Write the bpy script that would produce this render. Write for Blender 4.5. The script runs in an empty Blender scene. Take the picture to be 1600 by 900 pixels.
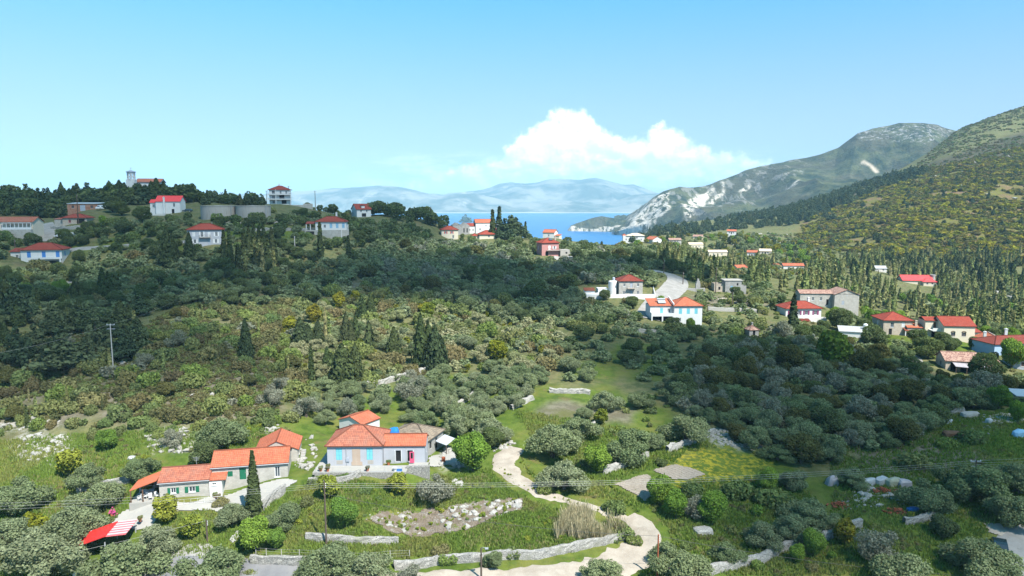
import bpy, math, random
import numpy as np
from mathutils import Vector, Matrix
R = math.radians
SC = bpy.context.scene
COL = SC.collection
CAM_Z = 40.0
PITCH = R(6.9)
FPX = 1080.0                       # focal length in pixels of the 1600 px wide photograph
# ------------------------------------------------------------------ camera
cam = bpy.data.objects.new('camera', bpy.data.cameras.new('camera'))
COL.objects.link(cam)
cam.location = (0, 0, CAM_Z)
cam.rotation_euler = (R(90) - PITCH, 0, 0)
cam.data.sensor_width = 36.0
cam.data.lens = 36.0 * FPX / 1600.0
cam.data.clip_start = 1.0
cam.data.clip_end = 90000.0
SC.camera = cam
# ------------------------------------------------------------------ exposure
SC.view_settings.view_transform = 'Standard'
SC.view_settings.look = 'None'
SC.view_settings.gamma = 1.0
SC.view_settings.use_curve_mapping = False
SC.view_settings.exposure = 1.2
SC.render.engine = 'CYCLES'
SC.cycles.max_bounces = 6
SC.cycles.diffuse_bounces = 2
SC.cycles.glossy_bounces = 2
SC.cycles.transmission_bounces = 2
SC.cycles.transparent_max_bounces = 8
SC.cycles.volume_bounces = 0
# ------------------------------------------------------------------ sun
SUN_EL, SUN_AZ = R(54), R(143)     # azimuth clockwise from +Y (the view direction)
SUN = Vector((math.sin(SUN_AZ) * math.cos(SUN_EL), math.cos(SUN_AZ) * math.cos(SUN_EL), math.sin(SUN_EL)))
sl = bpy.data.lights.new('sun', 'SUN')
sl.energy = 5.0
sl.angle = R(0.55)
sl.color = (1.0, 0.955, 0.88)
so = bpy.data.objects.new('sun', sl)
COL.objects.link(so)
so.rotation_euler = SUN.to_track_quat('Z', 'Y').to_euler()


# ------------------------------------------------------------------ node helper
class N:
    def __init__(s, nt):
        s.nt = nt

    def new(s, t, **kw):
        n = s.nt.nodes.new(t)
        for k, v in kw.items():
            setattr(n, k, v)
        return n

    def put(s, sock, v):
        if isinstance(v, bpy.types.NodeSocket):
            s.nt.links.new(v, sock)
        elif isinstance(v, (tuple, list)):
            if sock.type == 'RGBA' and len(v) == 3:
                v = tuple(v) + (1.0,)
            sock.default_value = v
        else:
            sock.default_value = v

    def math(s, op, a, b=0.0, c=None, clamp=False):
        n = s.new('ShaderNodeMath', operation=op, use_clamp=clamp)
        s.put(n.inputs[0], a)
        s.put(n.inputs[1], b)
        if c is not None:
            s.put(n.inputs[2], c)
        return n.outputs[0]

    def mix(s, f, a, b, blend='MIX'):
        n = s.new('ShaderNodeMix', data_type='RGBA', blend_type=blend)
        s.put(n.inputs[0], f)
        s.put(n.inputs[6], a)
        s.put(n.inputs[7], b)
        return n.outputs[2]

    def noise(s, vec, scale, detail=4.0, rough=0.55, dist=0.0):
        n = s.new('ShaderNodeTexNoise')
        if vec is not None:
            s.put(n.inputs['Vector'], vec)
        n.inputs['Scale'].default_value = scale
        n.inputs['Detail'].default_value = detail
        n.inputs['Roughness'].default_value = rough
        n.inputs['Distortion'].default_value = dist
        return n.outputs['Fac']

    def vor(s, vec, scale, feature='F1', out='Distance'):
        n = s.new('ShaderNodeTexVoronoi', feature=feature)
        s.put(n.inputs['Vector'], vec)
        n.inputs['Scale'].default_value = scale
        return n.outputs[out]

    def ramp(s, f, stops, interp='LINEAR'):
        n = s.new('ShaderNodeValToRGB')
        cr = n.color_ramp
        cr.interpolation = interp
        while len(cr.elements) < len(stops):
            cr.elements.new(0.5)
        for e, (p, c) in zip(cr.elements, stops):
            e.position = p
            e.color = (c, c, c, 1) if not isinstance(c, (tuple, list)) else tuple(c) + (1,)
        s.put(n.inputs[0], f)
        return n.outputs[0]

    def step(s, f, a, b):
        n = s.new('ShaderNodeMapRange', interpolation_type='SMOOTHSTEP')
        s.put(n.inputs[0], f)
        s.put(n.inputs[1], a)
        s.put(n.inputs[2], b)
        return n.outputs[0]

    def attr(s, name):
        return s.new('ShaderNodeAttribute', attribute_name=name).outputs['Fac']

    def pos(s):
        return s.new('ShaderNodeNewGeometry').outputs['Position']

    def obj(s):
        return s.new('ShaderNodeTexCoord').outputs['Object']

    def uv(s):
        return s.new('ShaderNodeTexCoord').outputs['UV']

    def rnd(s):
        return s.new('ShaderNodeObjectInfo').outputs['Random']

    def vmul(s, v, k):
        n = s.new('ShaderNodeVectorMath', operation='MULTIPLY')
        s.put(n.inputs[0], v)
        n.inputs[1].default_value = k
        return n.outputs[0]

    def vadd(s, v, k):
        n = s.new('ShaderNodeVectorMath', operation='ADD')
        s.put(n.inputs[0], v)
        s.put(n.inputs[1], k)
        return n.outputs[0]

    def sep(s, v):
        n = s.new('ShaderNodeSeparateXYZ')
        s.put(n.inputs[0], v)
        return n.outputs

    def comb(s, x, y, z):
        n = s.new('ShaderNodeCombineXYZ')
        for i, q in enumerate((x, y, z)):
            s.put(n.inputs[i], q)
        return n.outputs[0]

    def bump(s, h, dist=0.05, strength=1.0):
        n = s.new('ShaderNodeBump')
        s.put(n.inputs['Height'], h)
        n.inputs['Distance'].default_value = dist
        n.inputs['Strength'].default_value = strength
        return n.outputs[0]


# ------------------------------------------------------------------ world: clear sky with a cumulus bank over the far mountains
W = bpy.data.worlds.new('World')
SC.world = W
W.use_nodes = True
W.node_tree.nodes.clear()
n = N(W.node_tree)
sky = n.new('ShaderNodeTexSky', sky_type='NISHITA')
sky.sun_disc = False
sky.sun_elevation = SUN_EL
sky.sun_rotation = SUN_AZ
sky.altitude = 100
sky.air_density = 1.0
sky.dust_density = 0.6
sky.ozone_density = 1.0
dirv = n.new('ShaderNodeTexCoord').outputs['Generated']
dx, dy, dz = n.sep(dirv)[0:3]
dys = n.math('MAXIMUM', dy, 0.05)
cu = n.math('DIVIDE', dx, dys)
cv = n.math('DIVIDE', dz, dys)
skyc = n.mix(1.0, sky.outputs[0], n.mix(n.step(dz, 0.40, 0.05), (0.39, 1.15, 1.22), (0.34, 0.72, 1.02)), 'MULTIPLY')
skyc = n.mix(n.math('MULTIPLY', n.step(dz, 0.34, -0.02), 0.66), skyc, (4.0, 3.85, 4.9))
cvec = n.comb(cu, cv, 0.0)
nA = n.noise(cvec, 16, 6, 0.6)
nB = n.noise(cvec, 48, 7, 0.6)
uu = n.math('ADD', cu, n.math('MULTIPLY', n.math('SUBTRACT', nA, 0.5), 0.05))
ramp_in = n.math('DIVIDE', n.math('ADD', uu, 0.2), 0.7)


def hpts(lst):
    return [((px_u + 0.2) / 0.7, h / 0.15) for px_u, h in lst]


Hc = n.ramp(ramp_in, hpts([(-.20, 0), (-.13, .034), (-.085, .052), (-.03, .066), (.0, .090), (.035, .118), (.07, .137), (.1, .137),
                           (.125, .112), (.15, .098), (.19, .102), (.212, .118), (.228, .112), (.25, .096), (.29, .082), (.33, .074),
                           (.36, .064), (.41, .058), (.47, .045)]), 'EASE')
dens = n.math('ADD', n.math('SUBTRACT', n.math('MULTIPLY', Hc, 0.15), cv),
              n.math('ADD', n.math('MULTIPLY', n.math('SUBTRACT', nA, 0.5), 0.03),
                     n.math('MULTIPLY', n.math('SUBTRACT', nB, 0.5), 0.042)))
edge = n.step(dens, -0.002, 0.016)
base = n.step(n.math('ADD', cv, n.math('MULTIPLY', n.math('SUBTRACT', nA, 0.5), 0.03)), 0.004, 0.05)
wisps = n.step(n.noise(n.vmul(cvec, (1, 3.2, 1)), 14, 6, 0.65), 0.36, 0.62)
alpha = n.math('MULTIPLY', edge, n.math('MULTIPLY', base, n.math('ADD', 0.42, n.math('MULTIPLY', n.math('MAXIMUM', wisps, n.step(cv, .05, .085)), 0.58))))
right_fade = n.step(cu, 0.46, 0.25)
alpha = n.math('MULTIPLY', alpha, n.math('ADD', 0.35, n.math('MULTIPLY', right_fade, 0.65)))
# thin streaks left and right of the bank
streak = n.math('MULTIPLY', n.step(n.noise(n.vmul(cvec, (1, 5, 1)), 11, 6, 0.6), 0.44, 0.70),
                n.math('MULTIPLY', n.step(cv, 0.012, 0.03), n.step(cv, 0.085, 0.04)))
streak = n.math('MULTIPLY', streak, n.math('MULTIPLY', n.step(cu, -0.3, -0.12), n.step(cu, 0.5, 0.3)))
alpha = n.math('MAXIMUM', alpha, n.math('MULTIPLY', streak, 0.8))
nB2 = n.noise(n.vadd(cvec, (0.005, 0.010, 0)), 48, 7, 0.6)
nA2 = n.noise(n.vadd(cvec, (0.006, 0.016, 0)), 16, 6, 0.6)
relief = n.math('ADD', n.math('MULTIPLY', n.math('SUBTRACT', nB, nB2), 3.0), n.math('MULTIPLY', n.math('SUBTRACT', nA, nA2), 3.2))
lit = n.math('ADD', n.math('ADD', 0.30, relief), n.math('MULTIPLY', n.math('SUBTRACT', cv, 0.05), 11.0), clamp=True)
CLOUD_K = 8.8
ccol = n.mix(lit, (0.66 * CLOUD_K, 0.81 * CLOUD_K, 0.97 * CLOUD_K), (1.05 * CLOUD_K, 1.05 * CLOUD_K, 1.05 * CLOUD_K))
alpha = n.math('MULTIPLY', alpha, n.step(dy, 0.1, 0.3))
skyc = n.mix(alpha, skyc, ccol)
bg = n.new('ShaderNodeBackground')
n.put(bg.inputs[0], skyc)
bg.inputs[1].default_value = 0.085
wo = n.new('ShaderNodeOutputWorld')
W.node_tree.links.new(bg.outputs[0], wo.inputs[0])


# ------------------------------------------------------------------ pixel of the photograph -> point of the place
def ray(px, py):
    cx, cy = (px - 800) / FPX, (450 - py) / FPX
    return np.array([cx, math.cos(PITCH) + math.sin(PITCH) * cy, -math.sin(PITCH) + math.cos(PITCH) * cy])


def onray(px, py, d):
    r = ray(px, py)
    return np.array([0, 0, CAM_Z]) + r * (d / r[1])


def project(x, y, z):
    zz = z - CAM_Z
    w = y * math.cos(PITCH) - zz * math.sin(PITCH)
    h = y * math.sin(PITCH) + zz * math.cos(PITCH)
    return 800 + FPX * x / w, 450 - FPX * h / w, w


# ------------------------------------------------------------------ numpy noise
def _hash(i, j, s):
    h = (i * 374761393 + j * 668265263 + s * 974634777) & 0xFFFFFFFF
    h = ((h ^ (h >> 13)) * 1274126177) & 0xFFFFFFFF
    return ((h ^ (h >> 16)) & 0xFFFF) / 65535.0


def vnoise(x, y, s=0):
    x = np.asarray(x, float)
    y = np.asarray(y, float)
    i, j = np.floor(x).astype(np.int64), np.floor(y).astype(np.int64)
    fx, fy = x - i, y - j
    fx, fy = fx * fx * (3 - 2 * fx), fy * fy * (3 - 2 * fy)
    a = _hash(i, j, s) * (1 - fx) + _hash(i + 1, j, s) * fx
    b = _hash(i, j + 1, s) * (1 - fx) + _hash(i + 1, j + 1, s) * fx
    return a * (1 - fy) + b * fy


def fbm(x, y, o=4, s=0):
    t, a, r = 0, 0.5, 0
    for k in range(o):
        r = r + a * vnoise(x * 2 ** k, y * 2 ** k, s + k * 7)
        t += a
        a *= 0.5
    return r / t


def inpoly(poly, x, y):
    x, y = np.asarray(x, float), np.asarray(y, float)
    ins = np.zeros(x.shape, bool)
    k = len(poly)
    for a in range(k):
        (x1, y1), (x2, y2) = poly[a], poly[(a + 1) % k]
        if y1 == y2:
            continue
        c = ((y1 > y) != (y2 > y)) & (x < (x2 - x1) * (y - y1) / (y2 - y1) + x1)
        ins ^= c
    return ins


# ------------------------------------------------------------------ object helpers
def props(o, label=None, cat=None, group=None, kind=None):
    if label:
        o['label'] = label
    if cat:
        o['category'] = cat
    if group:
        o['group'] = group
    if kind:
        o['kind'] = kind
    return o


def empty(name, loc, rz=0.0, label=None, cat=None, group=None):
    o = bpy.data.objects.new(name, None)
    COL.objects.link(o)
    o.location = tuple(loc)
    o.rotation_euler = (0, 0, rz)
    o.empty_display_size = 0.5
    return props(o, label, cat, group)


def link(name, me, parent=None):
    o = bpy.data.objects.new(name, me)
    COL.objects.link(o)
    if parent is not None:
        o.parent = parent
    return o


def npmesh(name, v, f, mats, attrs=None, midx=None, smooth=False):
    """v (n,3), f (m,k) with the same k for every face"""
    v = np.asarray(v, np.float32)
    f = np.asarray(f, np.int32)
    me = bpy.data.meshes.new(name)
    me.vertices.add(len(v))
    me.vertices.foreach_set('co', v.ravel())
    m, k = f.shape
    me.loops.add(m * k)
    me.loops.foreach_set('vertex_index', f.ravel())
    me.polygons.add(m)
    me.polygons.foreach_set('loop_start', np.arange(0, m * k, k, dtype=np.int32))
    if midx is not None:
        me.polygons.foreach_set('material_index', np.asarray(midx, np.int32))
    me.polygons.foreach_set('use_smooth', np.full(m, smooth, bool))
    for q in (mats if isinstance(mats, (list, tuple)) else [mats]):
        me.materials.append(q)
    for an, av in (attrs or {}).items():
        at = me.attributes.new(an, 'FLOAT', 'POINT')
        at.data.foreach_set('value', np.asarray(av, np.float32))
    me.update()
    me.validate()
    return me


class MB:
    """collects faces, builds one mesh"""

    def __init__(s):
        s.v, s.f, s.uv = [], [], []

    def face(s, pts, uv=None):
        b = len(s.v)
        s.v += [tuple(p) for p in pts]
        s.f.append(tuple(range(b, b + len(pts))))
        s.uv.append(uv or [(0, 0)] * len(pts))

    def box(s, x0, x1, y0, y1, z0, z1, skip=''):
        P = [(x0, y0), (x1, y0), (x1, y1), (x0, y1)]
        for k in range(4):
            a, b = P[k], P[(k + 1) % 4]
            L = math.hypot(b[0] - a[0], b[1] - a[1])
            s.face([(*a, z0), (*b, z0), (*b, z1), (*a, z1)], [(0, z0), (L, z0), (L, z1), (0, z1)])
        s.face([(*p, z1) for p in P], [(p[0], p[1]) for p in P])
        s.face([(*p, z0) for p in P[::-1]], [(p[0], p[1]) for p in P[::-1]])

    def obox(s, c, ax, ay, az):
        """oriented box: centre and three half-axis vectors"""
        c, ax, ay, az = (np.asarray(q, float) for q in (c, ax, ay, az))
        q = lambda i, j, k: c + i * ax + j * ay + k * az
        for F in (((-1, -1, -1), (1, -1, -1), (1, -1, 1), (-1, -1, 1)), ((1, -1, -1), (1, 1, -1), (1, 1, 1), (1, -1, 1)),
                  ((1, 1, -1), (-1, 1, -1), (-1, 1, 1), (1, 1, 1)), ((-1, 1, -1), (-1, -1, -1), (-1, -1, 1), (-1, 1, 1)),
                  ((-1, -1, 1), (1, -1, 1), (1, 1, 1), (-1, 1, 1)), ((-1, 1, -1), (1, 1, -1), (1, -1, -1), (-1, -1, -1))):
            s.face([q(*t) for t in F])

    def tube(s, pts, rad, sides=6):
        pts = [np.asarray(p, float) for p in pts]
        if not isinstance(rad, (list, tuple)):
            rad = [rad] * len(pts)
        rings = []
        for k, p in enumerate(pts):
            t = pts[min(k + 1, len(pts) - 1)] - pts[max(k - 1, 0)]
            t = t / (np.linalg.norm(t) + 1e-9)
            a = np.cross(t, (0, 0, 1) if abs(t[2]) < 0.9 else (1, 0, 0))
            a = a / (np.linalg.norm(a) + 1e-9)
            b = np.cross(t, a)
            rings.append([p + rad[k] * (math.cos(q) * a + math.sin(q) * b) for q in np.linspace(0, 2 * math.pi, sides, endpoint=False)])
        for k in range(len(rings) - 1):
            for i in range(sides):
                j = (i + 1) % sides
                s.face([rings[k][i], rings[k][j], rings[k + 1][j], rings[k + 1][i]])
        s.face(rings[0][::-1])
        s.face(rings[-1])

    def lathe(s, prof, sides=12, cx=0, cy=0):
        for k in range(len(prof) - 1):
            (r0, z0), (r1, z1) = prof[k], prof[k + 1]
            for i in range(sides):
                a, b = 2 * math.pi * i / sides, 2 * math.pi * (i + 1) / sides
                p = lambda r, t, z: (cx + r * math.cos(t), cy + r * math.sin(t), z)
                if r0 < 1e-6:
                    s.face([p(0, 0, z0), p(r1, b, z1), p(r1, a, z1)])
                elif r1 < 1e-6:
                    s.face([p(r0, a, z0), p(r0, b, z0), p(0, 0, z1)])
                else:
                    s.face([p(r0, a, z0), p(r0, b, z0), p(r1, b, z1), p(r1, a, z1)],
                           [(a * r0, z0), (b * r0, z0), (b * r0, z1), (a * r0, z1)])

    def mesh(s, name, m, smooth=False):
        me = bpy.data.meshes.new(name)
        me.from_pydata(s.v, [], s.f)
        uvl = me.uv_layers.new(name='UVMap')
        flat = [c for u in s.uv for p in u for c in p]
        uvl.data.foreach_set('uv', flat)
        me.materials.append(m)
        if smooth:
            me.polygons.foreach_set('use_smooth', [True] * len(me.polygons))
        me.update()
        return me

    def build(s, name, m, parent=None, smooth=False):
        return link(name, s.mesh(name, m, smooth), parent)


# ------------------------------------------------------------------ materials
MAT = {}


def mat(name, fn, rough=0.85, spec=0.2):
    m = bpy.data.materials.new(name)
    m.use_nodes = True
    m.node_tree.nodes.clear()
    q = N(m.node_tree)
    bs = q.new('ShaderNodeBsdfPrincipled')
    bs.inputs['Roughness'].default_value = rough
    bs.inputs['Specular IOR Level'].default_value = spec
    res = fn(q, bs)
    if res is not None:
        if isinstance(res, tuple) and len(res) == 2 and isinstance(res[0], bpy.types.NodeSocket):
            q.put(bs.inputs['Base Color'], res[0])
            q.put(bs.inputs['Normal'], res[1])
        else:
            q.put(bs.inputs['Base Color'], res)
    out = q.new('ShaderNodeOutputMaterial')
    m.node_tree.links.new(bs.outputs[0], out.inputs[0])
    MAT[name] = m
    return m


def sc3(c, k):
    return tuple(min(1, x * k) for x in c)


def plaster(name, c, dirt=0.35, dirtc=(0.42, 0.38, 0.31)):
    def fn(q, bs):
        p = q.pos()
        a = q.noise(p, 0.55, 5, 0.65)
        streak = q.noise(q.vmul(p, (1.6, 1.6, 0.22)), 1.1, 5, 0.6)
        col = q.mix(q.math('MULTIPLY', q.step(streak, 0.5, 0.75), dirt), c, dirtc)
        col = q.mix(q.math('MULTIPLY', q.step(a, 0.45, 0.8), 0.35), col, sc3(c, 0.78))
        return col, q.bump(q.noise(p, 9, 3), 0.02, 0.5)
    return mat(name, fn, 0.9, 0.15)


def stonework(name, c1, c2, mortar, scale=1.0):
    def fn(q, bs):
        uv = q.uv()
        b = q.new('ShaderNodeTexBrick')
        b.offset = 0.5
        q.put(b.inputs['Vector'], q.vadd(uv, q.vmul(q.new('ShaderNodeTexNoise').outputs['Color'], (0.12, 0.1, 0))))
        b.inputs['Color1'].default_value = (*c1, 1)
        b.inputs['Color2'].default_value = (*c2, 1)
        b.inputs['Mortar'].default_value = (*mortar, 1)
        b.inputs['Scale'].default_value = scale
        b.inputs['Mortar Size'].default_value = 0.02
        b.inputs['Brick Width'].default_value = 0.42
        b.inputs['Row Height'].default_value = 0.2
        blotch = q.noise(q.pos(), 0.9, 5, 0.65)
        col = q.mix(q.step(blotch, 0.35, 0.75), b.outputs['Color'], sc3(c1, 0.72))
        return col, q.bump(q.math('ADD', b.outputs['Fac'], q.noise(q.pos(), 6, 3)), 0.05, 0.5)
    return mat(name, fn, 0.95, 0.1)


def drystone(name, c1, c2, dark):
    def fn(q, bs):
        p = q.pos()
        cell = q.vor(p, 4.6, 'F1', 'Color')
        ed = q.vor(p, 4.6, 'DISTANCE_TO_EDGE')
        col = q.mix(q.sep(cell)[0], c1, c2)
        col = q.mix(q.step(ed, 0.07, 0.0), col, dark)
        col = q.mix(q.step(q.noise(p, 0.5, 5, 0.7), 0.5, 0.75), col, (0.2, 0.2, 0.16))
        return col, q.bump(ed, 0.1, 0.8)
    return mat(name, fn, 0.95, 0.1)


def tiles(name, c1, c2, c3, patch=0.5, lichen=0.15):
    """rows and columns of clay tiles; UV in metres, u along the eave, v up the slope"""
    def fn(q, bs):
        uv = q.uv()
        u, v, _ = q.sep(uv)[0:3]
        cell = q.comb(q.math('FLOOR', q.math('MULTIPLY', u, 3.6)), q.math('FLOOR', q.math('MULTIPLY', v, 2.7)), 0.0)
        wn = q.new('ShaderNodeTexWhiteNoise', noise_dimensions='2D')
        q.put(wn.inputs['Vector'], cell)
        per = wn.outputs['Value']
        col = q.mix(q.step(per, 0.2, 0.95), c1, c2)
        col = q.mix(q.math('MULTIPLY', q.step(q.noise(q.vmul(uv, (2.2, .5, 1)), 1.3, 5, .65), .45, .75), .5), col, sc3(c2, .7))
        col = q.mix(q.math('MULTIPLY', q.step(q.noise(q.pos(), 0.45, 5, 0.65), 0.42, 0.68), patch), col, c3)
        col = q.mix(q.math('MULTIPLY', q.step(q.noise(q.pos(), 1.6, 5, 0.7), 0.58, 0.72), lichen), col, (0.12, 0.1, 0.075))
        rib = q.math('PINGPONG', q.math('MULTIPLY', u, 3.6), 0.5)
        row = q.math('FRACT', q.math('MULTIPLY', v, 2.7))
        col = q.mix(q.step(row, 0.2, 0.0), col, sc3(c1, 0.42))
        h = q.math('ADD', q.math('MULTIPLY', q.math('SQRT', rib), 1.0), q.math('MULTIPLY', q.math('SUBTRACT', 1.0, row), 0.4))
        return col, q.bump(h, 0.07, 0.9)
    return mat(name, fn, 0.8, 0.2)


def flat(name, c, rough=0.7, spec=0.3, var=0.15, vs=2.0):
    def fn(q, bs):
        a = q.noise(q.pos(), vs, 4, 0.6)
        return q.mix(q.step(a, 0.3, 0.75), c, sc3(c, 1 - var))
    return mat(name, fn, rough, spec)


plaster('white_plaster', (0.562, 0.555, 0.540), 0.25)
plaster('cream_plaster', (0.547, 0.486, 0.380), 0.25)
plaster('grey_blue_plaster', (0.345, 0.355, 0.385), 0.35, (0.274, 0.251, 0.228))
plaster('blue_plaster', (0.289, 0.395, 0.547), 0.25)
plaster('pink_plaster', (0.395, 0.190, 0.175), 0.25)
plaster('grey_plaster', (0.289, 0.281, 0.274), 0.5)
plaster('concrete', (0.319, 0.296, 0.266), 0.6, (0.190, 0.167, 0.137))
plaster('paving', (0.29, 0.28, 0.258), 0.4)
plaster('bare_render', (0.365, 0.281, 0.220), 0.4)
stonework('pale_stone', (0.421, 0.394, 0.351), (0.351, 0.328, 0.292), (0.429, 0.413, 0.382))
stonework('grey_stone', (0.312, 0.304, 0.289), (0.250, 0.242, 0.234), (0.374, 0.367, 0.343))
stonework('warm_stone', (0.438, 0.361, 0.285), (0.361, 0.305, 0.248), (0.495, 0.448, 0.381))
stonework('red_brick', (0.351, 0.148, 0.086), (0.296, 0.125, 0.070), (0.351, 0.312, 0.281))
drystone('dry_stone', (0.328, 0.316, 0.291), (0.221, 0.213, 0.201), (0.082, 0.078, 0.070))
drystone('limestone', (0.361, 0.348, 0.320), (0.271, 0.258, 0.238), (0.180, 0.164, 0.139))
tiles('orange_tile', (0.40, 0.120, 0.062), (0.33, 0.092, 0.05), (0.40, 0.145, 0.085), 0.45, 0.04)
tiles('weathered_orange_tile', (0.36, 0.125, 0.075), (0.26, 0.085, 0.055), (0.27, 0.135, 0.095), 0.7, 0.16)
tiles('red_tile', (0.272, 0.050, 0.030), (0.213, 0.038, 0.024), (0.237, 0.065, 0.042), 0.45, 0.1)
tiles('dark_red_tile', (0.202, 0.042, 0.026), (0.154, 0.033, 0.024), (0.178, 0.059, 0.042), 0.5, 0.15)
tiles('old_tile', (0.385, 0.244, 0.185), (0.185, 0.089, 0.070), (0.340, 0.222, 0.178), 0.4, 0.25)
tiles('grey_old_tile', (0.237, 0.185, 0.133), (0.148, 0.118, 0.089), (0.222, 0.192, 0.148), 0.6, 0.4)
flat('scarlet_sheet', (0.515, 0.027, 0.023), 0.5, 0.3, 0.12)
flat('orange_sheet', (0.484, 0.133, 0.062), 0.55, 0.3, 0.12)
flat('metal_sheet', (0.390, 0.413, 0.437), 0.45, 0.4)
flat('pale_roof', (0.562, 0.452, 0.328), 0.8, 0.2)
flat('white_paint', (0.577, 0.577, 0.569), 0.5, 0.3, 0.06)
flat('grey_paint', (0.32, 0.35, 0.4), 0.5, 0.3)
flat('blue_paint', (0.06, 0.20, 0.5), 0.5, 0.3)
flat('pale_blue_paint', (0.218, 0.390, 0.530), 0.5, 0.3)
flat('turquoise_paint', (0.156, 0.452, 0.515), 0.5, 0.3, 0.1)
flat('green_paint', (0.015, 0.13, 0.07), 0.5, 0.3)
flat('red_paint', (0.5, 0.03, 0.04), 0.5, 0.3)
flat('purple_paint', (0.19, 0.03, 0.10), 0.5, 0.3)
flat('pink_paint', (0.562, 0.078, 0.156), 0.5, 0.3)
flat('brown_wood', (0.13, 0.075, 0.045), 0.8, 0.15)
flat('pole_wood', (0.10, 0.075, 0.06), 0.9, 0.1)
flat('pole_concrete', (0.42, 0.4, 0.37), 0.9, 0.1)
flat('steel', (0.312, 0.328, 0.343), 0.4, 0.5)
flat('terracotta', (0.45, 0.14, 0.07), 0.8, 0.2)
flat('tarp_blue', (0.016, 0.172, 0.507), 0.5, 0.3, 0.3)
flat('tarp_white', (0.390, 0.390, 0.390), 0.5, 0.3, 0.25)
flat('tarp_cream', (0.374, 0.359, 0.257), 0.5, 0.3, 0.25)
flat('tarp_lilac', (0.343, 0.312, 0.328), 0.5, 0.3, 0.25)
flat('blossom_pink', (0.468, 0.062, 0.195), 0.8, 0.1, 0.4, 8)
flat('bark', (0.12, 0.10, 0.08), 0.95, 0.05, 0.45, 5)
flat('rust', (0.26, 0.08, 0.04), 0.85, 0.1)
flat('black_rubber', (0.02, 0.02, 0.02), 0.7, 0.3)
flat('car_dark', (0.015, 0.03, 0.035), 0.25, 0.6, 0.05)
flat('car_white', (0.585, 0.593, 0.601), 0.25, 0.6, 0.03)
flat('wire_metal', (0.27, 0.27, 0.25), 0.5, 0.4)
flat('wire_dark', (0.05, 0.05, 0.05), 0.6, 0.3)
mat('glass', lambda q, bs: q.mix(q.rnd(), (0.03, 0.04, 0.05), (0.07, 0.085, 0.1)), 0.08, 0.6)
mat('painted_shade', lambda q, bs: (0.02, 0.02, 0.022), 0.9, 0.1)  # near-black colour standing in for the shade inside openings
# ================================================================== TERRAIN
# anchor points of the ground: pixel column, pixel row, distance in metres
HB = {  # where the houses stand
    'F1': (345, 768, 99), 'F1b': (250, 783, 96), 'F1c': (450, 746, 101), 'F2': (560, 728, 103), 'F2b': (640, 722, 104), 'F3': (170, 862, 88),
    'M1': (1056, 507, 212), 'M2': (983, 463, 240), 'M3': (1140, 457, 272), 'M5': (1174, 524, 205), 'M6': (1255, 499, 240),
    'M7': (1300, 484, 268), 'M8': (1392, 524, 220), 'M9': (1490, 532, 212), 'M10': (1550, 546, 205), 'M10b': (1580, 553, 192),
    'M11': (1510, 582, 172), 'M12': (1596, 577, 178), 'M13': (1328, 527, 214),
    'L1': (66, 416, 250), 'L2': (322, 383, 255), 'L3': (20, 370, 270), 'L4': (112, 351, 290), 'L5': (129, 330, 330), 'L6': (262, 334, 325),
    'L7': (342, 337, 300), 'L7b': (396, 337, 302), 'L9': (437, 319, 385), 'L10': (513, 369, 300), 'L11': (564, 339, 410),
    'L12a': (703, 373, 398), 'L12d': (762, 373, 395), 'L12c': (755, 364, 425), 'L13': (858, 400, 330), 'L14': (857, 372, 455),
    'R1': (990, 378, 620), 'R4': (1240, 422, 520), 'R5': (1435, 445, 470), 'R6': (1088, 388, 640), 'R7': (1122, 400, 600),
    'R2': (1021, 380, 610), 'R3': (1143, 366, 720), 'R8': (1175, 401, 580), 'R9': (1090, 374, 680), 'R10': (1196, 398, 570), 'R11': (1217, 421, 520), 'R12': (1160, 425, 470), 'R13': (1055, 380, 640), 'R14': (1376, 425, 500),
    'M3b': (1090, 456, 270), 'L12b': (722, 366, 418), 'L12e': (781, 372, 402), 'F2s': (562, 675, 123), 'F2r': (648, 700, 115), 'N1': (1598, 636, 136),
}
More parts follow.
